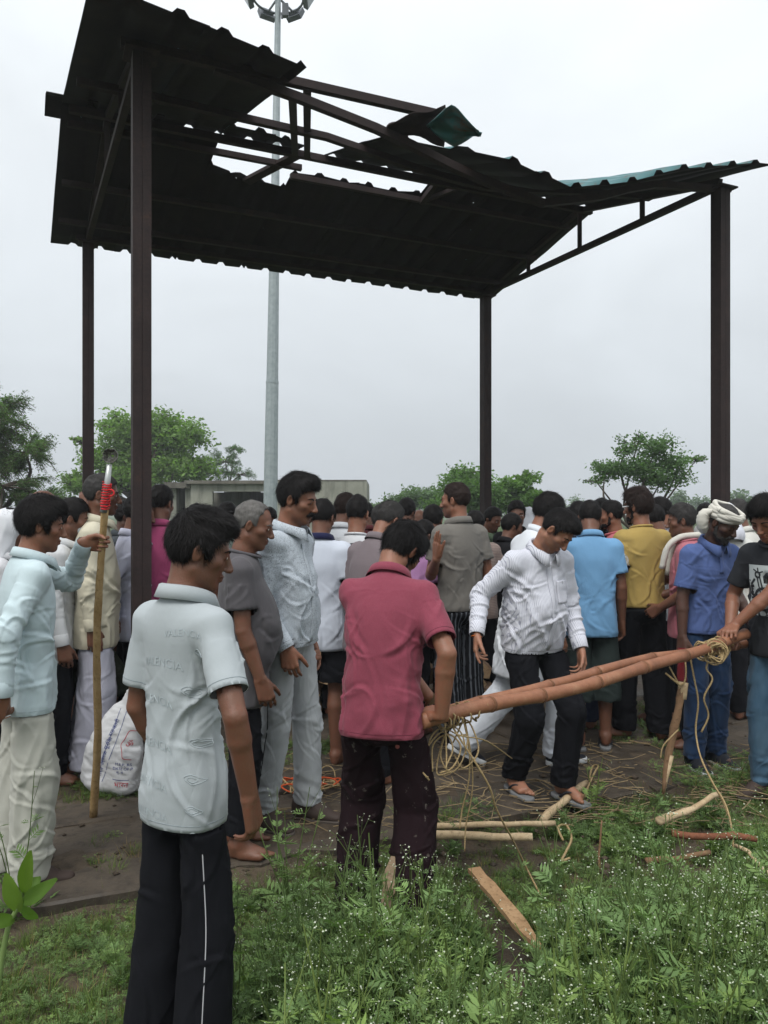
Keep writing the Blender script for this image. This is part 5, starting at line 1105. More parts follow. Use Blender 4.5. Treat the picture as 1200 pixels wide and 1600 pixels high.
p15 = person('man in sky-blue shirt and rolled dark green trousers, back to camera', PX(924, 5.25), 4, 1.70, 'd', lean=7, head=(12, 30, 0), shirt=dict(mat=cloth('sky_blue', (.155,.32,.52)), hem=-.165, fit=1.02, cross=.15), pants=dict(mat=cloth('bottle_green', (.026,.036,.034)), hem=.33, wid=1.12, knee=.10, hemr=.095), shoes='flipflop', hair=dict(top=.016, side=.006), detail=1, z0=ZP, seed=31)
p16 = person('barefoot man in mustard yellow tee and black trousers with white-armed glasses', PX(1003, 5.5), -14, 1.765, 'm', build=.95, head=(-28, 4, 0), LA=dict(w=(.06, .03, -.525)), RA=dict(w=(.03, .2, -.36), pole=(.6, -1, -.4)),
    shirt=dict(mat=cloth('mustard', (.40,.285,.092)), collar='crew', hem=-.03, fit=1.05, cross=.25), pants=dict(mat=K_black, wid=1.05, hem=.05, knee=.085, hemr=.075), hair=dict(top=.032, side=.014, front=.010, color='brown', len=.032, mess=1.2), beard='black', face=1, detail=2, z0=ZP, seed=33, feet=[(-.15, .07, -62, 0), (.11, -.02, 14, 0)])
toh = p16['toh']; gm = flat('glasses_white', (.65,.66,.68), .3); gl = MB()
for q in (-1, 1): gl.bar(toh((q * .078, .075, .004)), toh((q * .079, -.01, .006)), .004, .008)
go = gl.build('glasses', gm, p16['root']); MB().tube(np.array([toh((x, .094 - 8 * x * x, .012)) for x in np.linspace(-.07, .07, 9)]), .003, 5).build('frame', flat('frame_black', (.02,.02,.02)), go)
sg, S, E, T, HR, hp = p16['arms'][1]; d = nrm(E - S); fa = frame_of(d, (0, 1, 0)); V = [S + d * t_ + (fa[:, 0] * math.cos(a) + fa[:, 1] * math.sin(a)) * (.0685 + .004 * (t_ > .15)) for t_ in (.115, .155, .195) for a in np.linspace(0, 2 * math.pi, 21)[:-1]]
obj('printed_sleeve_band', V, np.array([(i*20+k_, i*20+(k_+1)%20, (i+1)*20+(k_+1)%20, (i+1)*20+k_) for i in range(2) for k_ in range(20)]), cloth('sleeve_print', (.55,.54,.50), 'print', (.30,.25,.16), .5), p16['shirt'][2], True)
p20 = person('man in rose-pink tee with a white scarf over his shoulder, turned left', PX(1074, 5.3), -62, 1.66, 'd', build=1.03, head=(-8, 6, 0), LA=dict(w=(.0, .17, -.40), pole=(.7, -1, -.3)), RA=dict(w=(-.10, .22, -.34), pole=(.6, -1, -.4)), shirt=dict(mat=cloth('rose', (.40,.135,.165)), hem=-.16, sl=.8, collar='crew'), pants=dict(mat=K_black), hair=dict(top=.016, side=.006, color='salt', line='short'), face=1, detail=2, z0=ZP, seed=35)
p21 = person('man in royal blue polo and white turban, bowed, one arm hanging by the bamboo', PX(1106, 4.88), 163, 1.70, 'dd', build=.95, lean=10, head=(-18, 30, 0), RA=dict(W=W(1066, 996, 4.78), pole=(.6, -1, 0), hand='relax'), LA=dict(w=(.09, .10, -.48)),
    shirt=dict(mat=cloth('royal_blue', (.072,.110,.265), 'heather', (.10,.15,.33)), stitch=(.03,.05,.15), hem=-.06, fit=1.06, sl=.78, cross=.35), pants=dict(name='jeans', mat=cloth('dark_denim', (.012,.028,.070), 'denim', (.03,.06,.12)), wid=1.0, hem=.05, fold=1.3), shoes='sneaker', hair=dict(top=.002, side=.002, color='salt', n=300), face=2, detail=3, moustache=1.0, beard='salt', stubble=.7, z0=ZP - .02, seed=37)
b = raycaster(p21, 'shirt'); so = p21['shirt'][2]; zt = p21['sp'](.46)[2]; strip(p21, b, [(0, zt), (0, zt - .07), (0, zt - .14)], .028, 1, so.data.materials[0], 'placket', so)
M_turb = cloth('white_cotton', (.60,.58,.52), fuzz=1.6)
def turban(pi, r=1.0, tail=True):
    rng = np.random.RandomState(4); toh = pi['toh']; to = None
    for k_ in range(7):   # overlapping wraps of twisted cloth, wound tilted
        z = .050 + .0105 * k_ - .02; pts = []; ph = rng.uniform(0, 6)
        for a in np.linspace(0, 2 * math.pi, 41):
            rr = 1.0 + .035 * math.sin(3 * a + ph) + .02 * math.sin(7 * a + ph); x = .086 * rr * math.cos(a) * (1 - .03 * abs(k_ - 3)); y = -.010 + .106 * rr * math.sin(a) * (1 - .03 * abs(k_ - 3)); pts.append((x, y, z + .012 * math.sin(a + .4 + .35 * k_) + .010 * math.sin(a - .8)))
        o = MB().tube(toh(np.array(pts)), (.0135 + .003 * np.sin(np.linspace(0, 25, 41) + ph)) * pi['s'], 8, False).build('turban' if to is None else 'wrap', M_turb, pi['root'] if to is None else to, True); to = to or o
    if tail:
        pts = smooth_path([(.084, -.06, .055), (.105, -.085, .02), (.112, -.07, -.03), (.095, -.05, -.075), (.075, -.04, -.10)], 6); MB().tube(toh(pts), np.interp(np.linspace(0, 1, len(pts)), [0, .3, .7, 1], [.014, .036, .033, .012]), 10, True, .14, rng).build('turban_tail', M_turb, to, True)
turban(p21)
def headcloth(pi, mat, low=-.12):
    F = Field((-.16, -.17, -.24), (.16, .16, .18), .008); F.ell((0, -.014, .035), (.088, .110, .098), None, .01); F.rc((0, -.03, -.02), (0, -.055, -.17), .088, .105, .03)
    F.ell((0, .09, -.045), (.062, .10, .105), None, .02, True); P, Q = F.mesh(2); N = vnormals(P, Q); P = P + N * ((.3 - np.abs(perlin(P * [16, 16, 5]))) * .010)[:, None]; return obj('head_cloth', pi['toh'](P), Q, mat, pi['root'], True)
def scarf(pi, mat, pts, r, name='scarf'):
    rng = np.random.RandomState(2); p = smooth_path(pts, 6); MB().tube(p, np.broadcast_to(r, (len(p),)), 12, True, .10, rng).build(name, mat, pi['root'], True)
NBp, Rcp, sp_ = p20['NB'], p20['Rc'], p20['s']; off = lambda x, y, z: NBp + Rcp @ (V3(x, y, z) * sp_)
scarf(p20, M_turb, [off(-.10, .16, -.20), off(-.10, .12, -.05), off(-.07, .04, .025), off(.0, -.07, .04), off(.08, .0, .03), off(.10, .11, -.06), off(.11, .15, -.26)], .021)
# the man at the right edge, both hands on the far end of the poles
p24 = person('young man at the right edge in black motorcycle-print tee hauling the bamboo with both hands', PX(1216, 4.42), -122, 1.765, 'm', build=.92, lean=8, head=(-2, 30, 0), RA=dict(grip=(W(1134, 1003, 4.44), (-.80, -.55, -.2), .036), pole=(.8, -.6, -.5), hand='wrap', over=1, mixy=(-1, -.35, 0)), LA=dict(grip=(W(1140, 1003, 4.33), (-.80, -.55, -.2), .038), pole=(.8, -.5, -.6), hand='wrap', over=1, mixy=(-1, -.5, 0)),
    shirt=dict(mat=cloth('washed_black', (.030,.032,.037)), stitch=(.015,.015,.018), collar='crew', hem=-.13, sl=.72), pants=dict(name='jeans', mat=cloth('blue_denim', (.045,.095,.155), 'denim', (.10,.17,.23)), wid=1.02, fold=1.3), shoes='shoe', hair=dict(top=.034, side=.012, front=.022, len=.034), face=2, detail=3, stubble=.25, z0=-.04, seed=41)
wrist_thread(p24, 0, RED, -.015, .0035)
b = raycaster(p24, 'shirt'); so = p24['shirt'][2]; zc = p24['sp'](.29)[2]; M_pr = cloth('print_white', (.46,.50,.50)); M_in = flat('print_ink', (.022,.025,.028))
g = [(x, z) for x in np.linspace(-.125, .125, 13) for z in np.linspace(zc - .19, zc + .10, 15)]; pr_o = obj('print', drape(p24, b, g, 1, .0015), np.array([(i*15+j, i*15+j+1, (i+1)*15+j+1, (i+1)*15+j) for i in range(12) for j in range(14)]), M_pr, so, True)
def ink(segs, w):
    for s_ in segs:
        mb = MB()
        p = np.array(s_, float); T = np.gradient(p, axis=0); T /= np.linalg.norm(T, axis=1)[:, None] + 1e-9; N_ = np.stack([-T[:, 1], T[:, 0]], 1); V = drape(p24, b, [tuple(q) for pr in zip(p + N_ * w / 2, p - N_ * w / 2) for q in pr], 1, .004); mb.add(V, [(2*i, 2*i+1, 2*i+3, 2*i+2) for i in range(len(p) - 1)]); mb.build('print_line', M_in, pr_o)
circ = lambda cx, cz, r: [(cx + r * math.cos(a), cz + r * math.sin(a)) for a in np.linspace(0, 2 * math.pi, 25)]
ink([circ(.02, zc - .095, .062)], .016); ink([circ(.02, zc - .095, .018), circ(.055, zc + .045, .016)], .010)
ink([[(.02, zc - .095), (.03, zc - .02), (.045, zc + .05)], [(.035, zc - .09), (.05, zc - .01), (.06, zc + .04)], [(.02, zc + .065), (.05, zc + .055), (.085, zc + .075)], [(.05, zc + .06), (.055, zc + .085)]], .008)
ink([[(.075, zc + .02), (.10, zc - .01), (.105, zc - .06)], [(.08, zc - .02), (.115, zc - .03)], [(.085, zc - .09), (.12, zc - .09)], [(.085, zc - .125), (.118, zc - .125)], [(.09, zc - .06), (.12, zc - .062)]], .015)
ink([[(-.03, zc + .05), (-.01, zc + .03), (.0, zc - .01)], [(-.06, zc - .02), (-.05, zc - .10), (-.06, zc - .15)], [(-.09, zc + .04), (-.08, zc - .04)]], .018)
# left group
p25 = person('man in magenta polo behind the near shelter post, back to camera', PX(246, 5.2), 2, 1.79, 'd', head=(16, 10, 0), shirt=dict(mat=cloth('magenta', (.33,.060,.145)), hem=-.12, fit=1.03), pants=dict(mat=K_black), hair=dict(top=.014, side=.004, line='short'), detail=1, z0=ZP, seed=43)
p26 = person('tall grey-haired man in cream shirt beside the far post, facing right', PX(148, 4.72), 70, 1.84, 'd', head=(6, 6, 0), belly=.02, RA=dict(w=(.03, .0, -.53)), shirt=dict(mat=cloth('cream', (.58,.54,.42)), sleeve='long', collar='shirt', hem=-.20, fold=1.3), pants=dict(name='pyjama', mat=cloth('lavender_white', (.40,.40,.47)), wid=1.1, knee=.09, hemr=.09), shoes='flipflop', hair=dict(top=.008, side=.005, color='salt', line='short', len=.012), face=1, detail=2, stubble=.4, z0=ZP, seed=45)
p27 = person('man in lavender shirt, arm hanging beside the near post', PX(206, 5.05), 62, 1.72, 'd', RA=dict(W=W(176, 968, 4.85), pole=(.3, -1, 0)), shirt=dict(mat=cloth('lavender', (.50,.51,.62)), sleeve='long', collar='shirt', hem=-.16, fold=1.25), pants=dict(mat=K_black), detail=1, z0=ZP, seed=47, head=(0, 14, 0))
p28 = person('stooping man in white shirt and olive shorts behind the staff', PX(140, 4.85), 14, 1.66, 'd', lean=84, head=(0, 80, 0), drop=.03, shirt=dict(mat=cloth('white_shirt', (.62,.63,.65)), sleeve='long', collar='shirt', hem=-.08), pants=dict(name='shorts', mat=cloth('olive_black', (.022,.026,.017)), hem=.46, wid=1.2, knee=.11, hemr=.105), shoes='flipflop', detail=1, z0=ZP, seed=49, RA=dict(w=(0, .25, -.45)), LA=dict(w=(0, .25, -.45)))
def bystander(label, px, Y, H, yaw, shirt_c, **kw):
    i = len(people); nm = 'by%d' % i; a = dict(detail=0, build=.84 + .16 * ((i * 37) % 10) / 10, lean=((i * 53) % 7) * 1.6, side=((i * 29) % 5 - 2) * 1.5, head=((i * 71) % 50 - 25, 6 + (i * 31) % 22, 0), z0=-.03 if Y > 8.2 else ZP, seed=60 + i, shirt=dict(mat=cloth(nm, shirt_c, kw.pop('pat', None), kw.pop('c2', None)), sleeve=kw.pop('sl', 'short'), collar=kw.pop('col', 'shirt'), hem=kw.pop('hem', -.14)), pants=dict(mat=kw.pop('pm', K_black)), skin_=kw.pop('sk', 'd'), group='onlookers in the crowd'); a.update(kw); return person(label, PX(px, Y), yaw, H, **a)
by = bystander
q = by('man with white cloth over his head at the left edge', -6, 4.15, 1.62, 60, (.60,.60,.62), sl='long'); headcloth(q, cloth('white_headcloth', (.64,.65,.68)))
by('bald man whose crown shows above the pale blue shirt', 52, 5.0, 1.76, 30, (.52,.54,.56), hair=dict(line='bald', color='salt'))
q = by('man in white shirt with a grey face mask, facing right', 92, 4.62, 1.69, 74, (.60,.61,.62), sl='long', face=1, detail=1, hem=-.20, head=(0, 12, 0))
mk = Field((-.08, 0, -.13), (.08, .14, .02), .006); mk.ell((0, .06, -.062), (.056, .058, .048), None, .01); mk.cut((0, .03, 0), (0, -1, 0)); P, Q = mk.mesh(1); obj('face_mask', q['toh'](P), Q, cloth('mask_grey', (.32,.35,.36)), q['root'], True)
by('dark-haired man in bluish white shirt left of the cream shirt', 120, 5.25, 1.64, 35, (.50,.53,.62), sl='long', detail=1)
q = by('man with one arm up against the far left post', 112, 7.55, 1.68, 20, (.25,.27,.3), RA=dict(W=W(132, 786, 7.75), pole=(1, 0, -.4), hand='relax', dW=(-.3, -1, .2), dirW=(0, .1, 1)), detail=1)
by('dark-faced man in dark waistcoat just right of the cream shirt', 186, 5.75, 1.69, 82, (.05,.058,.065), sk='dd', face=1, detail=1, moustache=1.0)
by('man in white shirt glimpsed between staff and near post', 190, 6.7, 1.66, 95, (.6,.6,.6), face=1)
by('man with tousled hair behind the young man\'s head', 300, 6.3, 1.66, 10, (.30,.32,.36), hair=dict(top=.03, mess=1.4))
by('second head behind the young man, nearer the hut doorway', 352, 7.0, 1.70, 0, (.18,.22,.20), hair=dict(top=.012))
by('man behind the moustached man\'s shoulder, near the mast', 424, 7.4, 1.66, 200, (.3,.3,.34), face=1)
by('man in white shirt with brown hair behind the boy', 536, 6.1, 1.75, 36, (.62,.64,.67), hair=dict(color='brown', top=.026, mess=1.3), detail=1, sl='long')
by('clean-shaven man in dark shirt facing the camera before the hut wall', 521, 7.9, 1.69, 196, (.05,.055,.065), face=1, detail=1, head=(-10, 22, 0), sk='m')
by('grey-haired man with bare crown behind the mauve shirt', 590, 6.0, 1.66, 25, (.45,.45,.46), hair=dict(line='recede', color='salt'))
by('black-haired man behind the bowed balding head', 630, 6.7, 1.73, 10, (.35,.12,.12), hair=dict(top=.024))
by('bald bearded man in navy shirt facing the camera', 653, 7.6, 1.64, 176, (.022,.030,.06), face=1, detail=1, hair=dict(line='bald', top=.004), beard='black', head=(6, 14, 0), wide=1.06)
by('man peering out beside the bald bearded man', 677, 9.0, 1.68, 172, (.10,.10,.12), face=1, sk='dd')
q = by('man in lilac shirt squeezed between maroon polo and checked shirt', 642, 5.6, 1.58, 30, (.42,.22,.42), head=(10, 40, 0), lean=14)
by('man in pale pink striped shirt left of the taupe polo', 672, 5.95, 1.66, 14, (.50,.36,.34), pat='band', c2=(.20,.15,.14), detail=1, sl='long', hem=-.18, head=(5, 16, 0))
by('man in brown checked shirt right of the taupe polo', 748, 6.2, 1.62, -20, (.33,.26,.23), pat='check', c2=(.16,.12,.11), sl='long', RA=dict(w=(.1, .2, -.4)))
by('black-haired man in black shirt facing the camera beside the slim post', 805, 7.0, 1.70, 190, (.012,.012,.014), face=1, detail=1, hair=dict(top=.026), moustache=.8, head=(-8, 6, 0))
by('man in black shirt turned left in front of the bushy tree', 787, 6.5, 1.60, 60, (.014,.014,.016), face=1)
q = by('man with white cloth on his head behind the white kurta', 822, 8.0, 1.66, 20, (.55,.55,.56)); headcloth(q, cloth('white_headcloth', (.64,.65,.68)))
by('man in navy printed shirt between kurta and sky-blue shirt', 902, 5.75, 1.68, 12, (.04,.05,.10), pat='print', c2=(.30,.32,.38), detail=1, pm=cloth('navy_trousers', (.015,.02,.04)))
by('slim man in black shirt facing the camera behind the sky-blue shirt', 934, 7.1, 1.73, 176, (.012,.012,.015), face=1, detail=1, col='polo', head=(-4, 16, 0), hair=dict(top=.022, front=.012))
by('man in coral pink tee turned left behind the yellow tee', 964, 6.25, 1.70, -68, (.48,.13,.15), face=1, detail=1, col='crew', sk='m', hair=dict(line='short', top=.010, side=.004), beard='black', hem=-.2)
by('neat-haired man in grey collared shirt turned left behind the yellow tee', 1050, 6.6, 1.74, -64, (.24,.25,.29), face=1, detail=1, sk='m', hair=dict(line='short', top=.014), stubble=.5)
q = by('man with white cloth over his head behind the turbaned man', 1134, 6.0, 1.68, 12, (.58,.58,.55)); headcloth(q, cloth('white_headcloth2', (.62,.63,.70)))
by('grey-haired man in white shirt between turban and right edge', 1170, 6.1, 1.71, -42, (.60,.59,.55), hair=dict(color='salt', line='short'), detail=1, face=1)
by('dark head far back left of the slim post', 714, 9.2, 1.66, 185, (.2,.2,.22), face=1)
by('man in pale shirt far back behind the yellow tee', 1020, 8.2, 1.64, 170, (.45,.46,.45), face=1)
by('man in dark green shirt just behind the moustached man\'s chest', 470, 6.4, 1.66, 24, (.03,.06,.05))
by('man in maroon checked shirt between the boy and the mauve shirt', 572, 7.2, 1.70, -15, (.22,.06,.06), pat='check', c2=(.06,.02,.03))
by('man in beige shirt half hidden by the bowed balding head', 608, 8.3, 1.70, 160, (.40,.34,.25), face=1)
by('man in faded green tee behind the brown checked shirt', 762, 7.6, 1.66, 150, (.12,.17,.11), face=1)
by('man in cream shirt deep in the crowd behind the white kurta', 858, 8.6, 1.70, 185, (.5,.47,.38), face=1)
by('man in dark red shirt behind the sky-blue shirt\'s shoulder', 893, 7.9, 1.66, 30, (.20,.03,.03))
by('man in grey striped shirt between yellow and rose tees', 1028, 5.95, 1.67, -30, (.30,.31,.33), pat='band', c2=(.15,.16,.18), detail=1)
by('man in white shirt deep behind the turbaned man', 1098, 7.4, 1.69, 170, (.58,.58,.57), face=1)
by('man in olive shirt behind the right-edge man', 1196, 6.9, 1.72, -20, (.10,.11,.07))
by('man in light blue shirt behind the near post', 224, 6.0, 1.68, 20, (.35,.45,.58), sl='long')
by('man in checked shirt behind the grey-haired belly', 392, 6.6, 1.68, 45, (.35,.33,.33), pat='check', c2=(.12,.12,.16), sl='long')
# ---------------------------------------------------------------- bamboo, rope, sticks, staff, sack, logs
t = NT('bamboo', .5, .35); n = t.noise(3, 6, .6); n2 = t.noise(40, 4, .7, t.mapping((1, 1, 1)))
n4 = t.noise(11, 5, .75); t.color(t.mix(t.ramp(t.math('ADD', t.math('MULTIPLY', n, .45), t.math('MULTIPLY', n4, .55)), [(.3, (.15,.066,.036)), (.52, (.265,.112,.058)), (.74, (.36,.205,.12))]), (.16,.06,.03), t.ramp(n2, [(.5, (0,0,0)), (.75, (.6,.6,.6))]))); t.bump(n2, .25, .004); M_bam = t.m
t = NT('jute', .95, .1); n = t.noise(150, 3, .7); t.color(t.ramp(n, [(.3, (.22,.15,.07)), (.7, (.46,.35,.19))])); t.bump(n, .8, .004); M_jute = t.m
def wood(name, a, b, sc_=6):
    t = NT(name, .85, .15); n = t.noise(sc_, 6, .7); n2 = t.noise(55, 4, .7); t.color(t.mix(t.ramp(n, [(.3, a), (.7, b)]), mul(a, .45), t.ramp(n2, [(.52, (0,0,0)), (.72, (.7,.7,.7))]))); t.bump(n2, .5, .005); return t.m
M_pale = wood('peeled_wood', (.36,.25,.14), (.58,.46,.30)); M_brown = wood('barked_wood', (.13,.075,.042), (.26,.16,.09)); M_red = wood('red_branch', (.13,.05,.03), (.22,.09,.05)); M_darkw = wood('dark_branch', (.05,.035,.026), (.11,.08,.06)); M_staff = wood('staff_wood', (.30,.19,.08), (.46,.32,.16), 9)
M_log = wood('firewood', (.10,.065,.042), (.30,.20,.13), 4); M_cut = wood('cut_end', (.34,.22,.12), (.50,.36,.22), 14)
def bamboo(a, b, r0, r1, seed, label):
    rng = np.random.RandomState(seed); a, b = np.asarray(a), np.asarray(b); L = np.linalg.norm(b - a); c = empty('bamboo_pole', (a + b) / 2); cc = (a + b) / 2; tag(c, label, 'bamboo pole'); side = nrm(np.cross(b - a, (0, 0, 1))); up = nrm(np.cross(side, b - a))
    f = 0.0; xs = [0]
    while f < .97: f += rng.uniform(.125, .19); xs.append(min(f, 1))
    xs = xs if xs[-1] >= 1 else xs + [1]; cur = lambda f: a + (b - a) * f + up * (.020 * math.sin(f * 5 + seed) + .006 * math.sin(13 * f)) + side * .012 * math.sin(f * 4 + 1) - cc
    for f0, f1 in zip(xs, xs[1:]):
        if f1 - f0 < .01: continue
        fs = np.linspace(f0, f1, 9); pr = [1.12, 1.02, .985, .97, .965, .97, .985, 1.03, 1.12]; MB().tube([cur(x) for x in fs], [(r0 + (r1 - r0) * x) * q for x, q in zip(fs, pr)], 18).build('culm_section', M_bam, c, True)
    for f in xs[1:-1]: MB().tube([cur(f - .0035), cur(f), cur(f + .0035)], [(r0 + (r1 - r0) * f) * q for q in (1.10, 1.17, 1.10)], 18).build('node', wood('bamboo_node', (.10,.05,.03), (.20,.11,.06)) if 'bnode' not in MATS else MATS['bnode'], c, True)
    return cur, cc
MATS['bnode'] = wood('bamboo_node', (.11,.05,.03), (.22,.11,.06))
B0, B1 = W(655, 1134, 2.98), W(1168, 995, 4.42)
bamboo(B0, B1, .029, .029, 2, 'near bamboo pole slung between maroon polo and right-edge man')
B2, B3 = W(650, 1116, 3.22), W(1166, 1004, 4.55); bamboo(B2, B3, .026, .026, 5, 'second bamboo pole lying behind the near one')
def rope(pts, r, name, label, n=6, mat=None, root=None, twist=True, cat='rope'):
    p = smooth_path(pts, n); o = MB().tube(p, r, 6, True, .12, np.random.RandomState(1)).build(name, mat or M_jute, root, True)
    if root is None: tag(o, label, cat)
    return o
rng = np.random.RandomState(9)
def coil(c0, c1, rad, turns, axis, jitter=.004, side=None):
    ax = nrm(axis); u = nrm(np.cross(ax, (0, 0, 1))); v = np.cross(ax, u); k = int(turns * 12); return [np.asarray(c0) + (np.asarray(c1) - np.asarray(c0)) * i / k + (u * math.cos(i * math.pi / 6) + v * math.sin(i * math.pi / 6)) * rad + rng.normal(0, jitter, 3) for i in range(k + 1)]
ax = nrm(B1 - B0)
# lashing at the near end
lash = coil(B0 + ax * .10, B0 + ax * .19, .038, 4, ax) + coil(B0 + ax * .19, B0 + ax * .33, .039, 3, ax)
ro = rope(lash, .0042, 'jute_lashing', 'jute rope lashed round the bamboo beside the maroon polo', 3)
for k_ in range(6):
    a0 = rng.uniform(0, 6); c_ = B0 + ax * rng.uniform(.08, .30) + V3(0, -.02, -.06); pts = [c_ + V3(.06 * math.cos(a0 + i) * rng.uniform(.6, 1.3), .04 * math.sin(a0 + i), -.05 + .085 * math.sin(a0 + 1.1 * i) - .02 * i * rng.uniform(0, .8)) for i in range(6)]
    rope(pts, .0034, 'loop', None, 6, root=ro)
D = lambda px, py, Y: W(px, py, Y)
rope([D(700, 1122, 3.08), D(716, 1150, 3.05), D(742, 1190, 3.03), D(765, 1230, 3.05), D(776, 1265, 3.1), D(800, 1310, 3.2), D(822, 1355, 3.3), D(845, 1400, 3.25)], .0040, 'hanging_rope', 'long jute strand trailing from the near bamboo end into the grass')
rope([D(722, 1116, 3.12), D(732, 1165, 3.1), D(733, 1215, 3.1), D(722, 1265, 3.12), D(718, 1295, 3.1)], .0034, 'hanging_rope', 'short jute strand hanging straight down from the near bamboo end')
rope([D(725, 1118, 3.14), D(736, 1180, 3.12), D(738, 1235, 3.12), D(728, 1290, 3.14), D(726, 1330, 3.12)], .0030, 'hanging_rope', 'thin twin strand beside the short hanging jute strand')
rope([D(700, 1140, 3.05), D(722, 1150, 3.0), D(760, 1158, 3.15), D(800, 1185, 3.5)], .0028, 'hanging_rope', 'stiff jute end sticking out sideways below the bamboo')
# lashing at the far end with a hank of loops
C1 = W(1108, 1014, 4.28); lash = coil(C1 - ax * .09, C1 + ax * .16, .047, 9, ax, .004); ro = rope(lash, .0050, 'jute_lashing', 'thick jute wrapping and hank of loops on the right bamboo end', 3)
for k_ in range(9):
    a0 = rng.uniform(0, 6); c_ = W(1118, 1018, 4.18); rr = rng.uniform(.035, .062); pts = [c_ + V3(rr * math.cos(a0 + i * 1.05) + rng.normal(0, .006), rng.normal(0, .014), rr * 1.0 * math.sin(a0 + i * 1.05) - .006 + rng.normal(0, .006)) for i in range(7)]
    rope(pts, .0042, 'loop', None, 6, root=ro)
rope([D(1106, 1034, 4.2), D(1104, 1046, 4.2), D(1113, 1062, 4.2), D(1100, 1090, 4.2), D(1107, 1118, 4.22), D(1096, 1144, 4.22)], .0050, 'hanging_rope', 'kinked jute strand hanging below the hank of loops')
rope([D(1078, 1026, 4.2), D(1085, 1062, 4.2), D(1091, 1098, 4.2), D(1087, 1140, 4.2), D(1094, 1180, 4.1), D(1112, 1220, 4.0), D(1134, 1258, 3.9), D(1144, 1300, 3.8), D(1146, 1335, 3.75)], .0048, 'hanging_rope', 'long jute strand trailing from the right bamboo end to the grass')
rope([D(1112, 1220, 4.0), D(1128, 1250, 3.95), D(1138, 1275, 3.9)], .0036, 'hanging_rope', 'short split strand beside the long trailing jute')
# stake tied on and hanging from the pole
def stick(a, b, r0, r1, mat, label, name='stick', bend=.012, n=9, jit=.10, seed=1, tip=None, cat='stick'):
    rng = np.random.RandomState(seed); a, b = np.asarray(a, float), np.asarray(b, float); c = (a + b) / 2; f = np.linspace(0, 1, n); ph_ = rng.uniform(0, 6, 3); w = np.stack([bend * 1.2 * np.sin(math.pi * f) * np.sin(2.2 * f * (1 + k_ * .4) + ph_[k_]) for k_ in range(3)], 1) + rng.normal(0, .0015, (n, 3))
    r = np.interp(f, [0, 1], [r0, r1]) * (1 + rng.normal(0, .06, n))
    if tip: r[-1] *= tip; r[-2] *= (1 + tip) / 2
    o = MB().tube((a + (b - a) * f[:, None] + w) - c, r, 8, True, jit, rng).build(name, mat, None, True); o.location = c; return tag(o, label, cat)
sk = stick(D(1067, 1070, 4.22), D(1036, 1240, 4.12), .024, .018, M_brown, 'peeling stake tied to the bamboo and dangling to the grass', 'stake', .008, 11, .10, 3, .35, 'stake')
cs = V3(*sk.location); MB().tube(smooth_path([D(1068, 1066, 4.22) - cs, D(1065, 1092, 4.21) - cs], 3), .0255, 10).build('peeled_top', M_pale, sk, True); MB().tube([D(1048, 1180, 4.15) - cs, D(1036, 1241, 4.12) - cs], [.0165, .008], 7).build('split_tip', M_pale, sk, True)
rope([D(1046, 1042, 4.2), D(1058, 1064, 4.2), D(1064, 1070, 4.19), D(1070, 1064, 4.2), D(1072, 1048, 4.2), D(1070, 1030, 4.22)], .0045, 'tie_rope', 'jute tie knotted round the top of the dangling stake'); rope([D(1040, 1052, 4.18), D(1052, 1062, 4.18), D(1064, 1072, 4.18)], .006, 'tie_rope', 'frayed knot end beside the stake top')
rope([D(1060, 1140, 4.14), D(1050, 1150, 4.11), D(1036, 1166, 4.1), D(1032, 1185, 4.1)], .004, 'hanging_rope', 'loose bark strip curling off the dangling stake')
Gz = lambda px, py, h=.02: V3(*G(px, py), -.05 + h)
def lie(p0, p1, r0, r1, mat, label, seed, h=.06, **kw): h += .035; return stick(Gz(*p0, h), Gz(*p1, h), r0, r1, mat, label, seed=seed, **kw)
lie((664, 1302), (868, 1298), .016, .014, M_pale, 'long pale peeled stick lying across, upper of the two', 4, .05, bend=.006)
lie((668, 1322), (832, 1326), .021, .018, M_pale, 'thicker pale stick lying just in front of the long one', 5, .07, bend=.006)
lie((848, 1292), (916, 1232), .022, .018, M_pale, 'short pale stick slanting beside the dark branch', 6, .05, bend=.006)
stick(Gz(866, 1272, .03), Gz(880, 1238, .06), .016, .014, M_darkw, 'dark crooked branch by the flip-flops', 'branch', .012, 9, .1, 7, None, 'branch'); stick(Gz(880, 1238, .06), Gz(886, 1205, .03), .014, .010, M_darkw, 'upper crook of the dark branch by the sneakers', 'branch', .006, 7, .1, 8, None, 'branch')
lie((1028, 1324), (1122, 1276), .020, .014, M_pale, 'knotty pale stick lying slanted in the right grass', 9, .14, bend=.008, jit=.2)
lie((1050, 1330), (1182, 1340), .018, .015, M_red, 'red-brown branch lying in the grass under the trailing rope', 10, .10)
lie((1010, 1372), (1110, 1358), .014, .012, M_brown, 'brown stick half buried in the right grass', 11, .09); lie((1150, 1350), (1205, 1398), .010, .008, M_pale, 'thin pale stick at the right edge', 12, .10)
stick(Gz(936, 1345, .0), W(940, 1280, 3.62), .007, .004, M_brown, 'thin dry twig standing upright in the weeds', 'twig', .004, 7, .1, 13, None, 'twig')
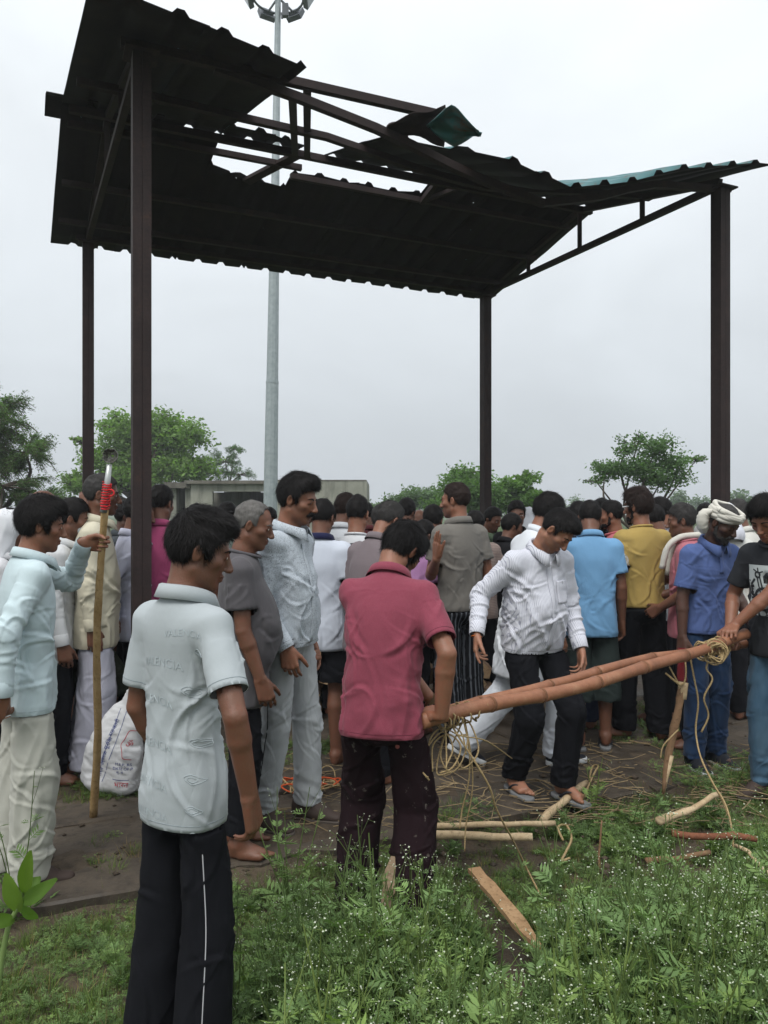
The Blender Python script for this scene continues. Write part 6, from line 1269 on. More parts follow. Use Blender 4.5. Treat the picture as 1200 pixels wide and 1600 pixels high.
# flat split planks
def plank(a, b, w, th, mat, label, nv, point=True):
    a, b = np.asarray(a, float), np.asarray(b, float); c = (a + b) / 2; d = nrm(b - a); s_ = nrm(np.cross(d, nv)); n_ = np.cross(s_, d); rng = np.random.RandomState(6); V = []; f = np.linspace(0, 1, 9)
    for x in f:
        ww = w / 2 * (1 + rng.normal(0, .06)) * (1 - (.75 if point else .2) * max(0, (x - .8) / .2)); p = a + (b - a) * x - c + rng.normal(0, .002, 3)
        for q, h in ((-1, -1), (1, -1), (1, 1), (-1, 1)): V.append(p + s_ * ww * q + n_ * th / 2 * h)
    F_ = [(i*4+j, i*4+(j+1)%4, (i+1)*4+(j+1)%4, (i+1)*4+j) for i in range(8) for j in range(4)] + [(3, 2, 1, 0), (32, 33, 34, 35)]; o = obj('plank', V, F_, mat, None, False); o.location = c; return tag(o, label, 'plank')
plank(W(740, 1358, 3.12), W(842, 1480, 2.62), .055, .018, wood('split_bamboo', (.22,.13,.065), (.38,.25,.14), 8), 'split brown plank lying slanted in the weeds', (.1, -.3, 1))
plank(W(602, 1474, 2.84), W(613, 1338, 2.98), .058, .020, wood('grey_stake', (.20,.14,.09), (.36,.27,.18), 8), 'pointed plank standing upright by the maroon man\'s feet', (0, -1, .1))
plank(W(1050, 1438, 2.75), W(1092, 1444, 2.77), .045, .03, M_pale, 'short cut wood chip lying on the right weeds', (0, -.4, 1), False)
# staff with a ladle bound to its top
sb, st_ = W(146, 1256, 4.05), W(165, 800, 3.66); sb[2] = .012; stf = empty('ladle_staff', sb); tag(stf, 'wooden staff topped with a steel ladle bound in red thread', 'staff'); d = nrm(W(146, 886, 3.66) - sb)
sp0, spm, sp1 = V3(0, 0, 0), W(151, 1010, 3.82) - sb, W(164, 792, 3.60) - sb; pth = smooth_path([sp0, spm * .5 + V3(.014, 0, 0), spm, (spm + sp1) / 2 + V3(-.004, 0, 0), sp1], 7); MB().tube(pth, np.linspace(.021, .016, len(pth)), 9, True, .09, np.random.RandomState(3)).build('shaft', M_staff, stf, True)
M_st = flat('ladle_steel', (.42,.43,.42), .35, .5, .7); h0 = W(162, 800, 3.60) - sb; h1 = W(171, 726, 3.57) - sb; MB().tube([h0, (h0 + h1) / 2, h1], [.017, .014, .012], 10).build('ladle_handle', M_st, stf, True)
bc = W(172, 712, 3.56) - sb; F_ = Field(bc - .06, bc + .06, .004); nrm_c = nrm(V3(.12, -1, .1)); F_.ell(bc, (.036, .036, .036)); F_.ell(bc, (.0325, .0325, .0325), None, .001, True); F_.cut(bc + nrm_c * .006, nrm_c); P, Q = F_.mesh(1); obj('ladle_bowl', P, Q, flat('ladle_bowl_steel', (.20,.195,.175), .45, .5, .6), stf, True)
for k_, (fa_, fb_) in enumerate(((.10, .55), (.2, .62))):
    a_ = W(163, 800, 3.60) - sb; b_ = W(168, 752, 3.58) - sb; MB().tube(smooth_path(coil(a_ + (b_ - a_) * fa_, a_ + (b_ - a_) * (fb_ + .35), .0185, 9, b_ - a_, .0012), 2), .0032, 5).build('binding_thread', flat('thread_scarlet', (.55,.02,.025), .7), stf, True)
MB().tube(smooth_path([W(168, 765, 3.57) - sb, W(176, 766, 3.56) - sb, W(178, 772, 3.56) - sb, W(172, 776, 3.56) - sb], 4), .004, 5).build('thread_end', MATS['thread_scarlet'], stf, True)
# ---- fertiliser sack leaning on the near post
sc0 = V3(*PX(172, 4.42), .012); F_ = Field((-.26, -.17, 0), (.26, .17, .74), .011); F_.ec((0, 0, .05), (.0, .01, .30), np.eye(3), (.20, .115), (.19, .12), .02, 2.6); F_.ec((.0, .01, .30), (.06, .02, .52), np.eye(3), (.185, .115), (.11, .07), .03, 2.4); F_.ec((.06, .02, .52), (.11, .02, .67), np.eye(3), (.085, .05), (.055, .032), .03)
P, Q = F_.mesh(3); N = vnormals(P, Q); P = P + N * ((.3 - np.abs(perlin(P * [7, 7, 4] + 3))) * .035 + (.3 - np.abs(perlin(P * [12, 12, 26] + 8))) * .012)[:, None]
t = NT('woven_plastic', .55, .3); w1 = t.n.new('ShaderNodeTexWave'); w1.inputs['Scale'].default_value = 70; t.link(t.tc(), w1.inputs[0]); t.color(t.mix((.50,.51,.53), (.60,.60,.60), t.noise(5, 4))); t.bump(t.math('ADD', w1.outputs['Fac'], t.math('MULTIPLY', t.noise(14, 4), 4)), .3, .006); M_sack = t.m
sack = empty('sack', sc0); sack.scale = (.86, .86, .90); sack.rotation_euler = (0, RAD(7), RAD(-8)); tag(sack, 'white woven plastic sack printed blue and red, leaning on the near post', 'sack'); obj('bag', P, Q, M_sack, sack, True)
bv = BVHTree.FromPolygons([tuple(p) for p in P], [tuple(q) for q in Q])
def onsack(pts, off): 
    out = []
    for x, z in pts:
        h = bv.ray_cast(Vector((x, -.6, z)), Vector((0, 1, 0))); out.append((x, (h[0].y if h[0] is not None else -.08) - off, z))
    return out
M_blue = flat('ink_blue', (.03,.05,.20), .6); M_redi = flat('ink_red', (.42,.03,.05), .6)
def sprint(s, x, z, size, mat, rot=0):
    V, F2 = text_mesh(s, size); c_, s_ = math.cos(rot), math.sin(rot); obj('printed_text', onsack([(x + v[0] * c_ - v[1] * s_, z + v[0] * s_ + v[1] * c_) for v in V], .003), F2, mat, sack, False)
def sline(pts, w, mat, name='printed_line'):
    p = smooth_path(np.array([(x, z, 0) for x, z in pts]), 5)[:, :2]; T = np.gradient(p, axis=0); T /= np.linalg.norm(T, axis=1)[:, None] + 1e-9; N_ = np.stack([-T[:, 1], T[:, 0]], 1); obj(name, onsack([tuple(q) for pr in zip(p + N_ * w / 2, p - N_ * w / 2) for q in pr], .0025), np.array([(2*i, 2*i+1, 2*i+3, 2*i+2) for i in range(len(p) - 1)]), mat, sack, False)
for o_ in (0, .045): sline([(-.055 + o_, .10), (-.02 + o_, .25), (.012 + o_, .42), (.022 + o_, .55)], .003, M_blue)
for k_, s_ in enumerate(('भारत', 'उर्वरक', 'यूरिया', 'सहकारी')): sprint(s_, -.022 + .016 * k_, .15 + .095 * k_, .036, M_blue, RAD(76))
sline([(.16, .43), (.115, .425), (.10, .38), (.085, .345), (.10, .31), (.115, .265), (.16, .255)], .004, M_redi, 'printed_emblem'); sprint('ॐ', .13, .33, .05, M_redi); sprint('M.R.P. RS', .115, .215, .026, M_blue); sprint('DATE OF P', .115, .19, .024, M_blue); sprint('कृ. स.', .105, .168, .022, M_blue); sline([(.06, .13), (.11, .128), (.165, .13)], .003, M_blue); sprint('भारत', .12, .085, .045, M_redi)
# ---- firewood: every log for itself
rng = np.random.RandomState(21); wp = V3(.08, 6.25, .02); lbl = 'rough split log in the firewood pile behind the legs'
for k_ in range(38):
    lay = k_ // 11; i = k_ % 11; z_ = .07 + lay * .125; x = -.85 + i * .17 + rng.normal(0, .03) + lay * .05; L = rng.uniform(.55, .95); yaw_ = rng.normal(1.57, .22) if lay % 2 == 0 else rng.normal(1.3, .35); r = rng.uniform(.050, .075); d = V3(math.cos(yaw_), math.sin(yaw_), rng.normal(0, .05)); c = wp + V3(x, rng.normal(0, .12), z_)
    n_ = 7; V = []; pr = rng.uniform(.7, 1.15, n_); u = nrm(np.cross(d, (0, 0, 1))); v = np.cross(u, d)
    for f in (-.5, -.2, .15, .5):
        for a in range(n_): V.append(d * L * f + (u * math.cos(a * 6.283 / n_) + v * math.sin(a * 6.283 / n_)) * r * pr[a] * rng.uniform(.92, 1.08))
    F2 = [(q*n_+a, q*n_+(a+1)%n_, (q+1)*n_+(a+1)%n_, (q+1)*n_+a) for q in range(3) for a in range(n_)] + [tuple(range(n_-1, -1, -1)), tuple(range(3*n_, 4*n_))]
    o = obj('log', V, F2, [M_log, M_cut], None, False, [0] * (3 * n_) + [1, 1]); o.location = c; tag(o, lbl, 'log', 'firewood pile under the shelter')
# ---- rope heap on the slab
rng = np.random.RandomState(31); hc = V3(*G(484, 1240), .03); M_orr = flat('rope_orange', (.50,.085,.025), .8); heap = empty('rope_heap', hc); tag(heap, 'tangled heap of jute and orange rope on the slab behind the brown shoes', 'rope')
for k_ in range(13):
    a0 = rng.uniform(0, 6); rx, ry = rng.uniform(.06, .13), rng.uniform(.04, .10); c_ = V3(rng.normal(0, .05), rng.normal(0, .03), 0); MB().tube(smooth_path([c_ + V3(rx * math.cos(a0 + i * .9), ry * math.sin(a0 + i * .9), rng.uniform(0, .05)) for i in range(9)], 5), .0048, 5).build('strand', M_orr if k_ % 3 == 0 else M_jute, heap, True)
MB().tube(smooth_path([V3(.09 + .05 * math.cos(a), .10 + .05 * math.sin(a), .03 + .05 * math.sin(a)) for a in np.linspace(0, 6.2, 12)], 4), .004, 5).build('strand', M_jute, heap, True)
rope([V3(*G(880, 1330), .05), V3(*G(872, 1322), .09), V3(*G(885, 1312), .07), V3(*G(893, 1326), .05), V3(*G(884, 1345), .04), V3(*G(878, 1362), .05), V3(*G(890, 1358), .05)], .006, 'rope_scrap', 'curled jute scrap lying on the green weeds in the centre')
rope([V3(*G(908, 1262), .03), V3(*G(928, 1225), .06), V3(*G(935, 1215), .07), V3(*G(925, 1212), .05), V3(*G(918, 1240), .02), V3(*G(905, 1265), .01)], .006, 'rope_scrap', 'loop of jute rope on the ground beside the pale stick')
rope([V3(*G(560, 1160), .02), V3(*G(520, 1110), .25), V3(*G(480, 1045), .42)], .003, 'guy_string', 'thin string running down from the firewood pile')
# ---- red scarf end hanging by the jeans
def ribbon(pts, w, mat, label, cat):
    p = smooth_path(pts, 5); V = []
    for i, q in enumerate(p): V += [q + V3(-w / 2, .006 * math.sin(i), 0), q + V3(0, -.012, 0), q + V3(w / 2, .006 * math.cos(i), 0)]
    o = obj('hanging_cloth', V, np.array([(i*3+j, i*3+j+1, (i+1)*3+j+1, (i+1)*3+j) for i in range(len(p) - 1) for j in range(2)]), mat, None, True); sm = o.modifiers.new('thick', 'SOLIDIFY'); sm.thickness = .004; tag(o, label, cat)
ribbon([W(1066, 1012, 4.74), W(1065, 1040, 4.72), W(1066, 1066, 4.71)], .055, cloth('red_cloth', (.11,.008,.012)), 'dark red cloth hanging from the turbaned man\'s hand', 'cloth')
# ---------------------------------------------------------------- grass and weeds
def green(name, c, tr=.3):
    if name in MATS: return MATS[name]
    t = NT(name, .6, .25); col = t.mix(t.mix(mul(c, .7), mul(c, 1.3), t.noise(3, 3)), t.attr('tint'), 1.0, 'MULTIPLY')
    oi = t.n.new('ShaderNodeObjectInfo'); col = t.mix(col, t.ramp(oi.outputs['Random'], [(0, (.70,.72,.62)), (.5, (1,1,1)), (1, (1.25,1.15,.85))]), 1.0, 'MULTIPLY'); t.color(col)
    tb = t.n.new('ShaderNodeBsdfTranslucent'); t.link(t.mix(col, (1.0, 1.2, .5), 1.0, 'MULTIPLY'), tb.inputs[0]); ms = t.n.new('ShaderNodeMixShader'); ms.inputs[0].default_value = tr
    t.link(t.b.outputs[0], ms.inputs[1]); t.link(tb.outputs[0], ms.inputs[2]); t.link(ms.outputs[0], t.n['Material Output'].inputs[0]); MATS[name] = t.m; return t.m
M_gr = green('grass_green', (.128,.200,.055)); M_weed = green('weed_green', (.162,.258,.095)); M_dry = green('dry_straw', (.26,.20,.10)); M_flw = flat('flower_white', (.46,.50,.38), .8); M_stem = green('stem_green', (.12,.18,.06)); M_stm = flat('plant_stem', (.15,.22,.07), .6); M_yel = flat('flower_yellow', (.72,.46,.015), .7)
class LM:
    def __init__(s): s.v = []; s.f = []; s.m = []; s.c = []
    def poly(s, pts, faces, mi, tint=1.0):
        n = len(s.v); s.v += [tuple(p) for p in pts]; s.f += [tuple(i + n for i in f) for f in faces]; s.m += [mi] * len(faces); s.c += [(tint, tint, tint)] * len(pts)
    def blade(s, p, d, L, w, bend, mi, tint=1.0, seg=3):
        p, d = np.asarray(p, float), nrm(d); sd = nrm(np.cross(d, (0, 0, 1)) + 1e-6); pts = []
        for i in range(seg + 1):
            f = i / seg; q = p + d * L * f + V3(0, 0, -1) * bend * L * f * f + V3(d[0], d[1], 0) * bend * L * f * f * .6; ww = w * (1 - f) ** .7; pts += [q - sd * ww / 2, q + sd * ww / 2]
        s.poly(pts, [(2*i, 2*i+1, 2*i+3, 2*i+2) for i in range(seg)], mi, tint)
    def fleaf(s, p, d, L, mi, rng, tint=1.0, pairs=4):
        """deeply cut feathery leaf"""
        p, d = np.asarray(p, float), nrm(d); sd = nrm(np.cross(d, (0, 0, 1)) + rng.normal(0, .2, 3)); n_ = np.cross(sd, d); c = lambda f: p + d * L * f - n_ * .0 + V3(0, 0, -.28) * L * f * f
        s.poly([c(0) - sd * L * .012, c(0) + sd * L * .012, c(.6) + sd * L * .02, c(1.0), c(.6) - sd * L * .02], [(0, 1, 2, 3, 4)], mi, tint)
        for k_ in range(pairs):
            f = .22 + .68 * k_ / pairs; l_ = L * (.34 - .20 * abs(f - .45)) * rng.uniform(.8, 1.2)
            for q in (-1, 1):
                a = c(f); e_ = a + sd * q * l_ + d * l_ * .75 + n_ * l_ * rng.normal(0, .15); m_ = (a + e_) / 2; t_ = nrm(e_ - a); o_ = np.cross(t_, n_) * l_ * .16; s.poly([a, m_ + o_, e_, m_ - o_], [(0, 1, 2, 3)], mi, tint * rng.uniform(.9, 1.1))
    def tube(s, pts, r, mi, n=4, tint=1.0):
        b = MB(); b.tube(pts, r, n, False); s.poly(b.v, b.f, mi, tint)
    def make(s, name, mats):
        me = bpy.data.meshes.new(name); me.from_pydata(s.v, [], s.f)
        for m in mats: me.materials.append(m)
        me.polygons.foreach_set('material_index', np.array(s.m, np.int32)); a = me.color_attributes.new('tint', 'FLOAT_COLOR', 'POINT'); c4 = np.ones((len(s.v), 4), f32); c4[:, :3] = s.c; a.data.foreach_set('color', c4.ravel()); return me
WM = [M_weed, M_stem, M_flw, M_gr, M_dry]
def parthenium(seed, h, nst=4, nfl=26, leafy=1.0):
    rng = np.random.RandomState(seed); m = LM()
    for i in range(int(9 * leafy)):
        a = rng.uniform(0, 6.28); m.fleaf((0, 0, .01), (math.cos(a), math.sin(a), rng.uniform(.4, 1.2)), rng.uniform(.10, .20), 0, rng, rng.uniform(.7, 1.05), 5)
    for k_ in range(nst):
        a = rng.uniform(0, 6.28); ln_ = rng.uniform(.08, .35); top = V3(math.cos(a) * h * ln_, math.sin(a) * h * ln_, h * rng.uniform(.7, 1.05)); mid = top * .5 + V3(rng.normal(0, .02), rng.normal(0, .02), .02); pth = smooth_path([V3(0, 0, 0), mid, top], 4); m.tube(pth, np.linspace(.0035, .0014, len(pth)), 1, 4)
        for j in range(int(7 * leafy)):
            f = rng.integers(1, len(pth) - 1) if hasattr(rng, 'integers') else rng.randint(1, len(pth) - 1); a2 = rng.uniform(0, 6.28); m.fleaf(pth[f], (math.cos(a2), math.sin(a2), rng.uniform(.1, .9)), rng.uniform(.05, .13) * (1.2 - f / len(pth)), 0, rng, rng.uniform(.85, 1.2), 4)
        for j in range(max(1, nfl // nst // 6)):
            a2 = rng.uniform(0, 6.28); q = top + V3(math.cos(a2) * rng.uniform(.02, .08), math.sin(a2) * rng.uniform(.02, .08), rng.uniform(-.05, .06)); m.tube([pth[-3], (pth[-3] + q) / 2 + V3(0, 0, -.008), q], [.0012, .001, .0007], 1, 3)
            for l_ in range(3):
                c = q + rng.normal(0, .012, 3); e2 = q + (c - q) * .2; m.tube([e2, c], [.0006, .0005], 1, 3); r = rng.uniform(.0016, .0030); m.poly([c + V3(r, 0, 0), c + V3(0, r, 0), c + V3(-r, 0, 0), c + V3(0, -r, 0), c + V3(0, 0, r * .8), c - V3(0, 0, r * .7)], [(0, 1, 4), (1, 2, 4), (2, 3, 4), (3, 0, 4), (1, 0, 5), (2, 1, 5), (3, 2, 5), (0, 3, 5)], 2)
    return m
def tuft(seed, n, h, spread, mi=3, w=.004):
    rng = np.random.RandomState(seed); m = LM()
    for i in range(n):
        a = rng.uniform(0, 6.28); r = spread * rng.uniform(0, 1) ** .6; L = h * rng.uniform(.5, 1.15); m.blade((r * math.cos(a), r * math.sin(a), -.01), (math.cos(a + rng.normal(0, .6)) * rng.uniform(.05, .6), math.sin(a + rng.normal(0, .6)) * rng.uniform(.05, .6), 1), L, w * rng.uniform(.6, 1.3), rng.uniform(.1, .55), mi if rng.uniform() > .06 else 4, rng.uniform(.65, 1.2))
    return m
def low(seed):
    rng = np.random.RandomState(seed); m = LM()
    for i in range(26):
        a = rng.uniform(0, 6.28); r = rng.uniform(.0, .10); p = V3(r * math.cos(a), r * math.sin(a), rng.uniform(.01, .06)); m.fleaf(p, (math.cos(a + rng.normal(0, .7)), math.sin(a + rng.normal(0, .7)), rng.uniform(.0, .8)), rng.uniform(.03, .075), 0, rng, rng.uniform(.6, 1.15), 3)
    return m
protos = [tuft(1, 46, .17, .06), tuft(2, 34, .26, .05), tuft(3, 60, .11, .09), low(4), low(5), parthenium(6, .30, 3, 20), parthenium(7, .42, 4, 34), parthenium(8, .36, 5, 44, .8), parthenium(9, .22, 3, 10, 1.2), tuft(10, 14, .16, .07, 4, .003)]
pc = bpy.data.collections.new('plant_kinds')
for i, m in enumerate(protos): pc.objects.link(bpy.data.objects.new('kind_%02d' % i, m.make('kind_%02d' % i, WM)))
def scatter(name, label, P, idx, rot, scl, cat='grass'):
    """one object of plants nobody could count: instances of a few kinds on points"""
    me = bpy.data.meshes.new(name); me.from_pydata([tuple(p) for p in P], [], []); o = bpy.data.objects.new(name, me); C.objects.link(o)
    for nm, ty, dat, fld in (('idx', 'INT', idx, 'value'), ('rot', 'FLOAT_VECTOR', rot, 'vector'), ('scl', 'FLOAT', scl, 'value')):
        a = me.attributes.new(nm, ty, 'POINT'); a.data.foreach_set(fld, np.asarray(dat, np.int32 if ty == 'INT' else f32).ravel())
    ng = bpy.data.node_groups.new(name, 'GeometryNodeTree'); ng.interface.new_socket('Geometry', in_out='INPUT', socket_type='NodeSocketGeometry'); ng.interface.new_socket('Geometry', in_out='OUTPUT', socket_type='NodeSocketGeometry')
    N = ng.nodes; gi, go_ = N.new('NodeGroupInput'), N.new('NodeGroupOutput'); ip = N.new('GeometryNodeInstanceOnPoints'); ci = N.new('GeometryNodeCollectionInfo'); ci.inputs['Collection'].default_value = pc; ci.inputs['Separate Children'].default_value = True; ci.inputs['Reset Children'].default_value = True
    def na(nm, ty): a = N.new('GeometryNodeInputNamedAttribute'); a.data_type = ty; a.inputs[0].default_value = nm; return [s for s in a.outputs if s.enabled and s.name == 'Attribute'][0]
    L = ng.links.new; L(gi.outputs[0], ip.inputs['Points']); L(ci.outputs[0], ip.inputs['Instance']); ip.inputs['Pick Instance'].default_value = True; L(na('idx', 'INT'), ip.inputs['Instance Index']); L(na('rot', 'FLOAT_VECTOR'), ip.inputs['Rotation']); L(na('scl', 'FLOAT'), ip.inputs['Scale']); L(ip.outputs[0], go_.inputs[0])
    md = o.modifiers.new('plants', 'NODES'); md.node_group = ng; return tag(o, label, cat, None, 'stuff')
def edge_t(P): d = P[:, :2] - EA; M_ = np.linalg.inv(np.stack([EU, EV], 1)); q = d @ M_.T; return q[:, 0], q[:, 1]
rng = np.random.RandomState(77)
def points(n, y0, y1, dens, zf=True):
    Y = y0 + (y1 - y0) * rng.uniform(0, 1, n) ** .9; X = rng.uniform(-.62, .62, n) * Y; P = np.stack([X, Y, 0 * X], 1); P[:, 2] = ground_z(P[:, 0], P[:, 1]); keep = rng.uniform(0, 1, n) < dens(P); return P[keep]
feet_xy = [(p.location.x, p.location.y) for p in people[:4]]
def dens(P):
    s, t = edge_t(P); d = ss(-1.05, -1.45, t + .18 * perlin(np.stack([P[:, 0] * 2.5, P[:, 1] * 2.5, 0 * s], 1)))
    px = P[:, 0] / P[:, 1] * 1200 + 600; d = np.minimum(1, d * (1 + .6 * ss(420, 250, px) * ss(2.9, 2.4, P[:, 1]))); n_ = perlin(np.stack([P[:, 0] * 1.6, P[:, 1] * 1.6, 0 * s + 5], 1)); bare = ss(430, 300, px) * ss(2.0, 2.5, P[:, 1]) * .12; d = d * (1 - bare) * (.72 + .5 * ss(-.3, .2, n_))
    return d
PA = points(30000, 1.45, 5.6, dens); n = len(PA); s_, t_ = edge_t(PA); px = PA[:, 0] / PA[:, 1] * 1200 + 600; rt = ss(330, 560, px) * ss(3.30, 2.65, PA[:, 1]) * (1 - .85 * ss(700, 730, px) * ss(880, 850, px) * ss(2.15, 2.4, PA[:, 1]))
u = rng.uniform(0, 1, n); wn_ = perlin(np.stack([PA[:, 0] * 2.2, PA[:, 1] * 2.2, 0 * px + 9], 1)); pw = np.clip(.06 + .40 * rt + 1.1 * wn_ * (.3 + .7 * rt), .02, .85)
idx = np.where(u < pw, rng.choice([5, 6, 7, 8, 8], n), np.where(u < pw + .30, rng.choice([3, 4], n), rng.choice([0, 0, 1, 2, 2, 9], n))); idx = np.where((t_ > -1.55) & (idx >= 5) & (idx < 9) & (rng.uniform(0, 1, n) < .8), 2, idx)
par = (idx >= 5) & (idx < 9); keep = ~par | (rng.uniform(0, 1, n) < .42); keep &= np.where(~par, rng.uniform(0, 1, n) < .55, True)
for (xa, ya, xb, yb, ww) in ((740, 1400, 845, 1530, .10), (595, 1490, 625, 1500, .07), (668, 1308, 868, 1304, .07), (668, 1332, 832, 1336, .08), (1030, 1335, 1122, 1290, .07), (1050, 1345, 1182, 1350, .07)):
    A_, B_ = np.array(G(xa, ya)), np.array(G(xb, yb)); d_ = B_ - A_; f_ = np.clip((PA[:, :2] - A_) @ d_ / (d_ @ d_), 0, 1); keep &= (np.linalg.norm(PA[:, :2] - A_ - f_[:, None] * d_, axis=1) > ww) | (idx == 2) & (rng.uniform(0, 1, n) < .4)
PA, idx, rt = PA[keep], idx[keep], rt[keep]; n = len(PA)
print('plants', n)
scatter('grass', 'green weeds and grass with tiny white flowers covering the near ground', PA, idx, np.stack([rng.normal(0, .14, n), rng.normal(0, .14, n), rng.uniform(0, 6.28, n)], 1), rng.uniform(.5, 1.05, n) * (.56 + .50 * rt) * np.where(idx < 5, .85 + .5 * ss(420, 250, PA[:, 0] / PA[:, 1] * 1200 + 600) * ss(2.9, 2.3, PA[:, 1]), 1.0 + .55 * rt * rng.uniform(0, 1, n) ** 2))
# grass creeping over the slab: round the posts, along the joints and behind the crowd
PB = []
for px, py, r, k_ in ((190, 1225, .26, 110), (165, 1245, .14, 40), (430, 1180, .35, 70), (540, 1175, .3, 60), (1030, 1150, .4, 60), (960, 1120, .5, 50), (905, 1130, .3, 30), (1150, 1210, .5, 120), (700, 1275, .3, 40), (230, 1330, .3, 40), (110, 1250, .2, 20)):
    c = G(px, py); a = rng.uniform(0, 6.28, k_); q = r * rng.uniform(0, 1, k_) ** .6; PB.append(np.stack([c[0] + q * np.cos(a), c[1] + q * np.sin(a) * .8, 0 * a + .0], 1))
PB = np.vstack(PB); n = len(PB); scatter('slab_grass', 'short grass sprouting on the broken floor around the posts', PB, rng.choice([0, 2, 2, 3, 4, 9], n), np.stack([rng.normal(0, .2, n), rng.normal(0, .2, n), rng.uniform(0, 6.28, n)], 1), rng.uniform(.35, .75, n))
Yf = rng.uniform(9.5, 40, 5200); Xf = rng.uniform(-.6, .6, 5200) * Yf; n = len(Yf); scatter('meadow_grass', 'rough field grass beyond the crowd', np.stack([Xf, Yf, 0 * Xf - .06], 1), rng.choice([0, 1, 1, 6], n), np.stack([0 * Xf, 0 * Xf, rng.uniform(0, 6.28, n)], 1), rng.uniform(1.4, 2.8, n))
# loose straw and twigs trodden into the ground
m = MB(); rng = np.random.RandomState(55)
for i in range(420):
    px, py = rng.uniform(380, 1190), rng.uniform(1165, 1300); c = G(px, py); L = rng.uniform(.04, .28); a = rng.normal(0, .8); z = .018 + rng.uniform(0, .02); d = V3(math.cos(a), math.sin(a), rng.normal(0, .06)) * L / 2; c = V3(*c, z)
    m.tube([c - d, c + rng.normal(0, .008, 3), c + d], rng.uniform(.0012, .0035), 4, False)
tag(m.build('straw', wood('straw_litter', (.14,.10,.055), (.34,.26,.15)), None), 'broken straw and twigs littering the muddy floor', 'litter', None, 'stuff')
m = MB()
for i in range(260):
    px, py = rng.uniform(60, 1190), rng.uniform(1130, 1370); c = G(px, py); r = rng.uniform(.006, .03) ; v = rng.normal(0, 1, (6, 3)); c = V3(*c, .012); k_ = [c + V3(r, 0, 0) * rng.uniform(.6, 1.2), c + V3(0, r, 0) * rng.uniform(.6, 1.2), c + V3(-r, 0, 0) * rng.uniform(.6, 1.2), c + V3(0, -r, 0) * rng.uniform(.6, 1.2), c + V3(0, 0, r * .6), c - V3(0, 0, r * .4)]; m.add(k_, [(0, 1, 4), (1, 2, 4), (2, 3, 4), (3, 0, 4), (1, 0, 5), (2, 1, 5), (3, 2, 5), (0, 3, 5)])
tag(m.build('mud_clods', M_soil, None, True), 'small clods of mud trodden over the floor', 'mud', None, 'stuff')
# single plants that stand out
def weed_plant(px, py, h, seed, label, nst=5, nfl=60):
    c = G(px, py); m = parthenium(seed, h, nst, nfl, 1.0); me = m.make('weed', WM); z = float(ground_z(np.array([c[0]]), np.array([c[1]]))[0]); root = empty('flowering_weed', (*c, z)); tag(root, label, 'weed')
    fl = [i for i, q in enumerate(m.m) if q == 2]; lf = [i for i, q in enumerate(m.m) if q != 2]
    for nm, sel in (('leaves_and_stems', lf), ('flower_heads', fl)):
        F_ = [m.f[i] for i in sel]; us = sorted({j for f in F_ for j in f}); mp_ = {j: q for q, j in enumerate(us)}; o = obj(nm, [m.v[j] for j in us], [tuple(mp_[j] for j in f) for f in F_], WM, root, False, [m.m[i] for i in sel], np.array([m.c[j] for j in us])); o['kind'] = 'stuff'
for a in ((452, 1395, .50, 91, 'tall white-flowered weed between the young man and the maroon trousers', 6, 70), (365, 1600, .46, 92, 'white-flowered weed bending against the black track trousers', 5, 60), (560, 1640, .30, 93, 'low white-flowered weed at the bottom edge by the black trousers', 3, 30), (690, 1500, .40, 94, 'bushy white-flowered weed in front of the maroon man\'s feet', 5, 60), (900, 1560, .36, 95, 'white-flowered weed at the bottom centre right', 5, 70), (1110, 1560, .38, 96, 'white-flowered weed clump at the bottom right', 5, 80), (1010, 1330, .34, 97, 'upright weed beside the knotty pale stick', 4, 40), (925, 1262, .32, 98, 'upright green weed right of the dark branch', 3, 16), (1160, 1380, .32, 99, 'flowering weed by the right edge sticks', 4, 40), (25, 1420, .62, 90, 'thin white-flowered weed in front of the stone-coloured trousers', 4, 30)): weed_plant(*a)
# broad-leaved plant at the lower left: every leaf a part
root = empty('broadleaf_plant', W(-16, 1560, 1.92)); o0 = V3(*root.location); tag(root, 'broad-leaved light green plant at the lower left corner', 'plant'); M_bl = green('broad_leaf', (.105,.19,.035), .35)
pth = smooth_path([V3(0, 0, -.12), W(8, 1470, 1.92) - o0, W(26, 1420, 1.92) - o0, W(40, 1385, 1.92) - o0], 5); MB().tube(pth, np.linspace(.008, .0045, len(pth)), 7).build('stem', M_stm, root, True)
def bleaf(b_, t_, w, curl, seed):
    b_, t_ = b_ - o0, t_ - o0; d = t_ - b_; L = np.linalg.norm(d); d = d / L; sd = nrm(np.cross(d, (.15, -1, .35))); n_ = np.cross(sd, d); V = []; k_ = 9
    for i in range(k_ + 1):
        f = i / k_; ww = w * math.sin(math.pi * min(1, f * .93 + .04)) ** .75 * (1 - .25 * f); c = b_ + d * L * f + n_ * curl * L * math.sin(f * 2.2)
        for q in (-1, -.5, 0, .5, 1): V.append(c + sd * ww * q + n_ * (abs(q) * ww * .28 + .0015 * math.sin(9 * f + 3 * q)))
    obj('leaf', V, np.array([(i*5+j, i*5+j+1, (i+1)*5+j+1, (i+1)*5+j) for i in range(k_) for j in range(4)]), M_bl, root, True, None, np.ones((len(V), 3)))
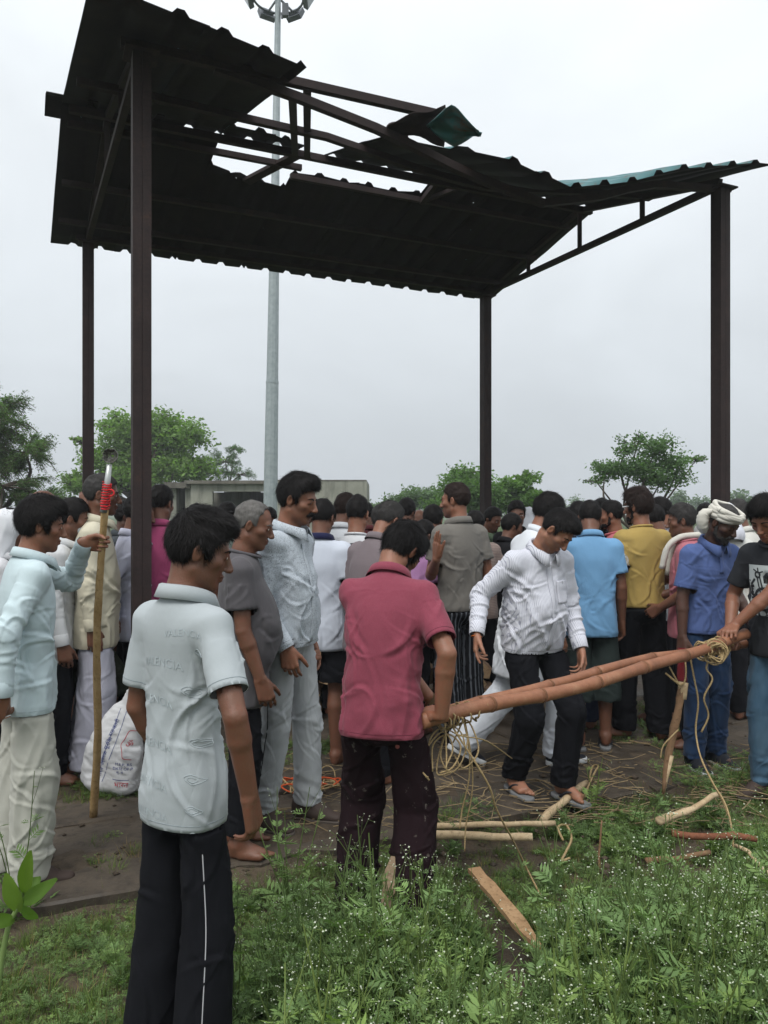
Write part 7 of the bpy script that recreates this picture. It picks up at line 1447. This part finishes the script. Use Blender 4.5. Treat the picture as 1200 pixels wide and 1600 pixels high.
for b_, t_, w, cu in ((W(38, 1398, 1.92), W(50, 1325, 1.86), .022, .05), (W(30, 1425, 1.92), W(10, 1362, 1.90), .024, .06), (W(36, 1412, 1.92), W(97, 1368, 1.85), .021, .10), (W(38, 1395, 1.92), W(62, 1372, 1.98), .016, .1), (W(22, 1440, 1.92), W(-22, 1432, 1.88), .02, .1), (W(33, 1415, 1.92), W(58, 1432, 1.98), .015, .1)): bleaf(b_, t_, w, cu, 0)
# yellow flower bunch at the foot of the sack
root = empty('marigold', (*G(178, 1224), .012)); o0 = V3(*root.location); tag(root, 'small plant with yellow blooms at the foot of the sack', 'plant'); lm = LM(); rng = np.random.RandomState(3)
for i in range(5): MB().tube(smooth_path([V3(0, 0, 0), V3(rng.normal(0, .02), rng.normal(0, .02), .10), V3(rng.normal(0, .04), rng.normal(-.02, .02), .17 + .03 * i)], 4), .003, 5).build('stem', M_stm, root, True)
for i in range(26):
    a = rng.uniform(0, 6.28); z = rng.uniform(.06, .30); p = V3(rng.normal(.01, .02), rng.normal(-.02, .02), z); d = V3(math.cos(a), math.sin(a), .3); b_ = MB(); e_ = p + d * .035; sd = nrm(np.cross(d, (0, 0, 1))); obj('leaf', [p, (p + e_) / 2 + sd * .011, e_, (p + e_) / 2 - sd * .011], [(0, 1, 2, 3)], M_weed, root, False, None, np.ones((4, 3)))
for i, (x, z, r) in enumerate(((-.03, .085, .026), (.0, .10, .022), (-.015, .06, .022), (.035, .07, .018), (-.05, .05, .014), (.05, .085, .014))):
    F_ = Field((-.04,) * 3, (.04,) * 3, .006); F_.ell((0, 0, 0), (r, r, r * .7)); P, Q = F_.mesh(1); P = P + vnormals(P, Q) * (perlin(P * 110) * .006)[:, None]; obj('flower', P + V3(x, -.05, z), Q, M_yel, root, False)
# ---------------------------------------------------------------- damp monsoon air
hz = MB().box((0, 0, 8.4), (3300, 3300, 19.2)).build('haze', None); m = bpy.data.materials.new('damp_air'); m.use_nodes = True; nt = m.node_tree; nt.nodes.clear()
o = nt.nodes.new('ShaderNodeOutputMaterial'); v = nt.nodes.new('ShaderNodeVolumePrincipled'); v.inputs['Color'].default_value = (.93, .96, 1.0, 1); v.inputs['Density'].default_value = .0017; v.inputs['Anisotropy'].default_value = .2; nt.links.new(v.outputs[0], o.inputs['Volume'])
hz.data.materials.clear(); hz.data.materials.append(m); tag(hz, 'thin damp haze over the whole place', None, None, 'stuff')
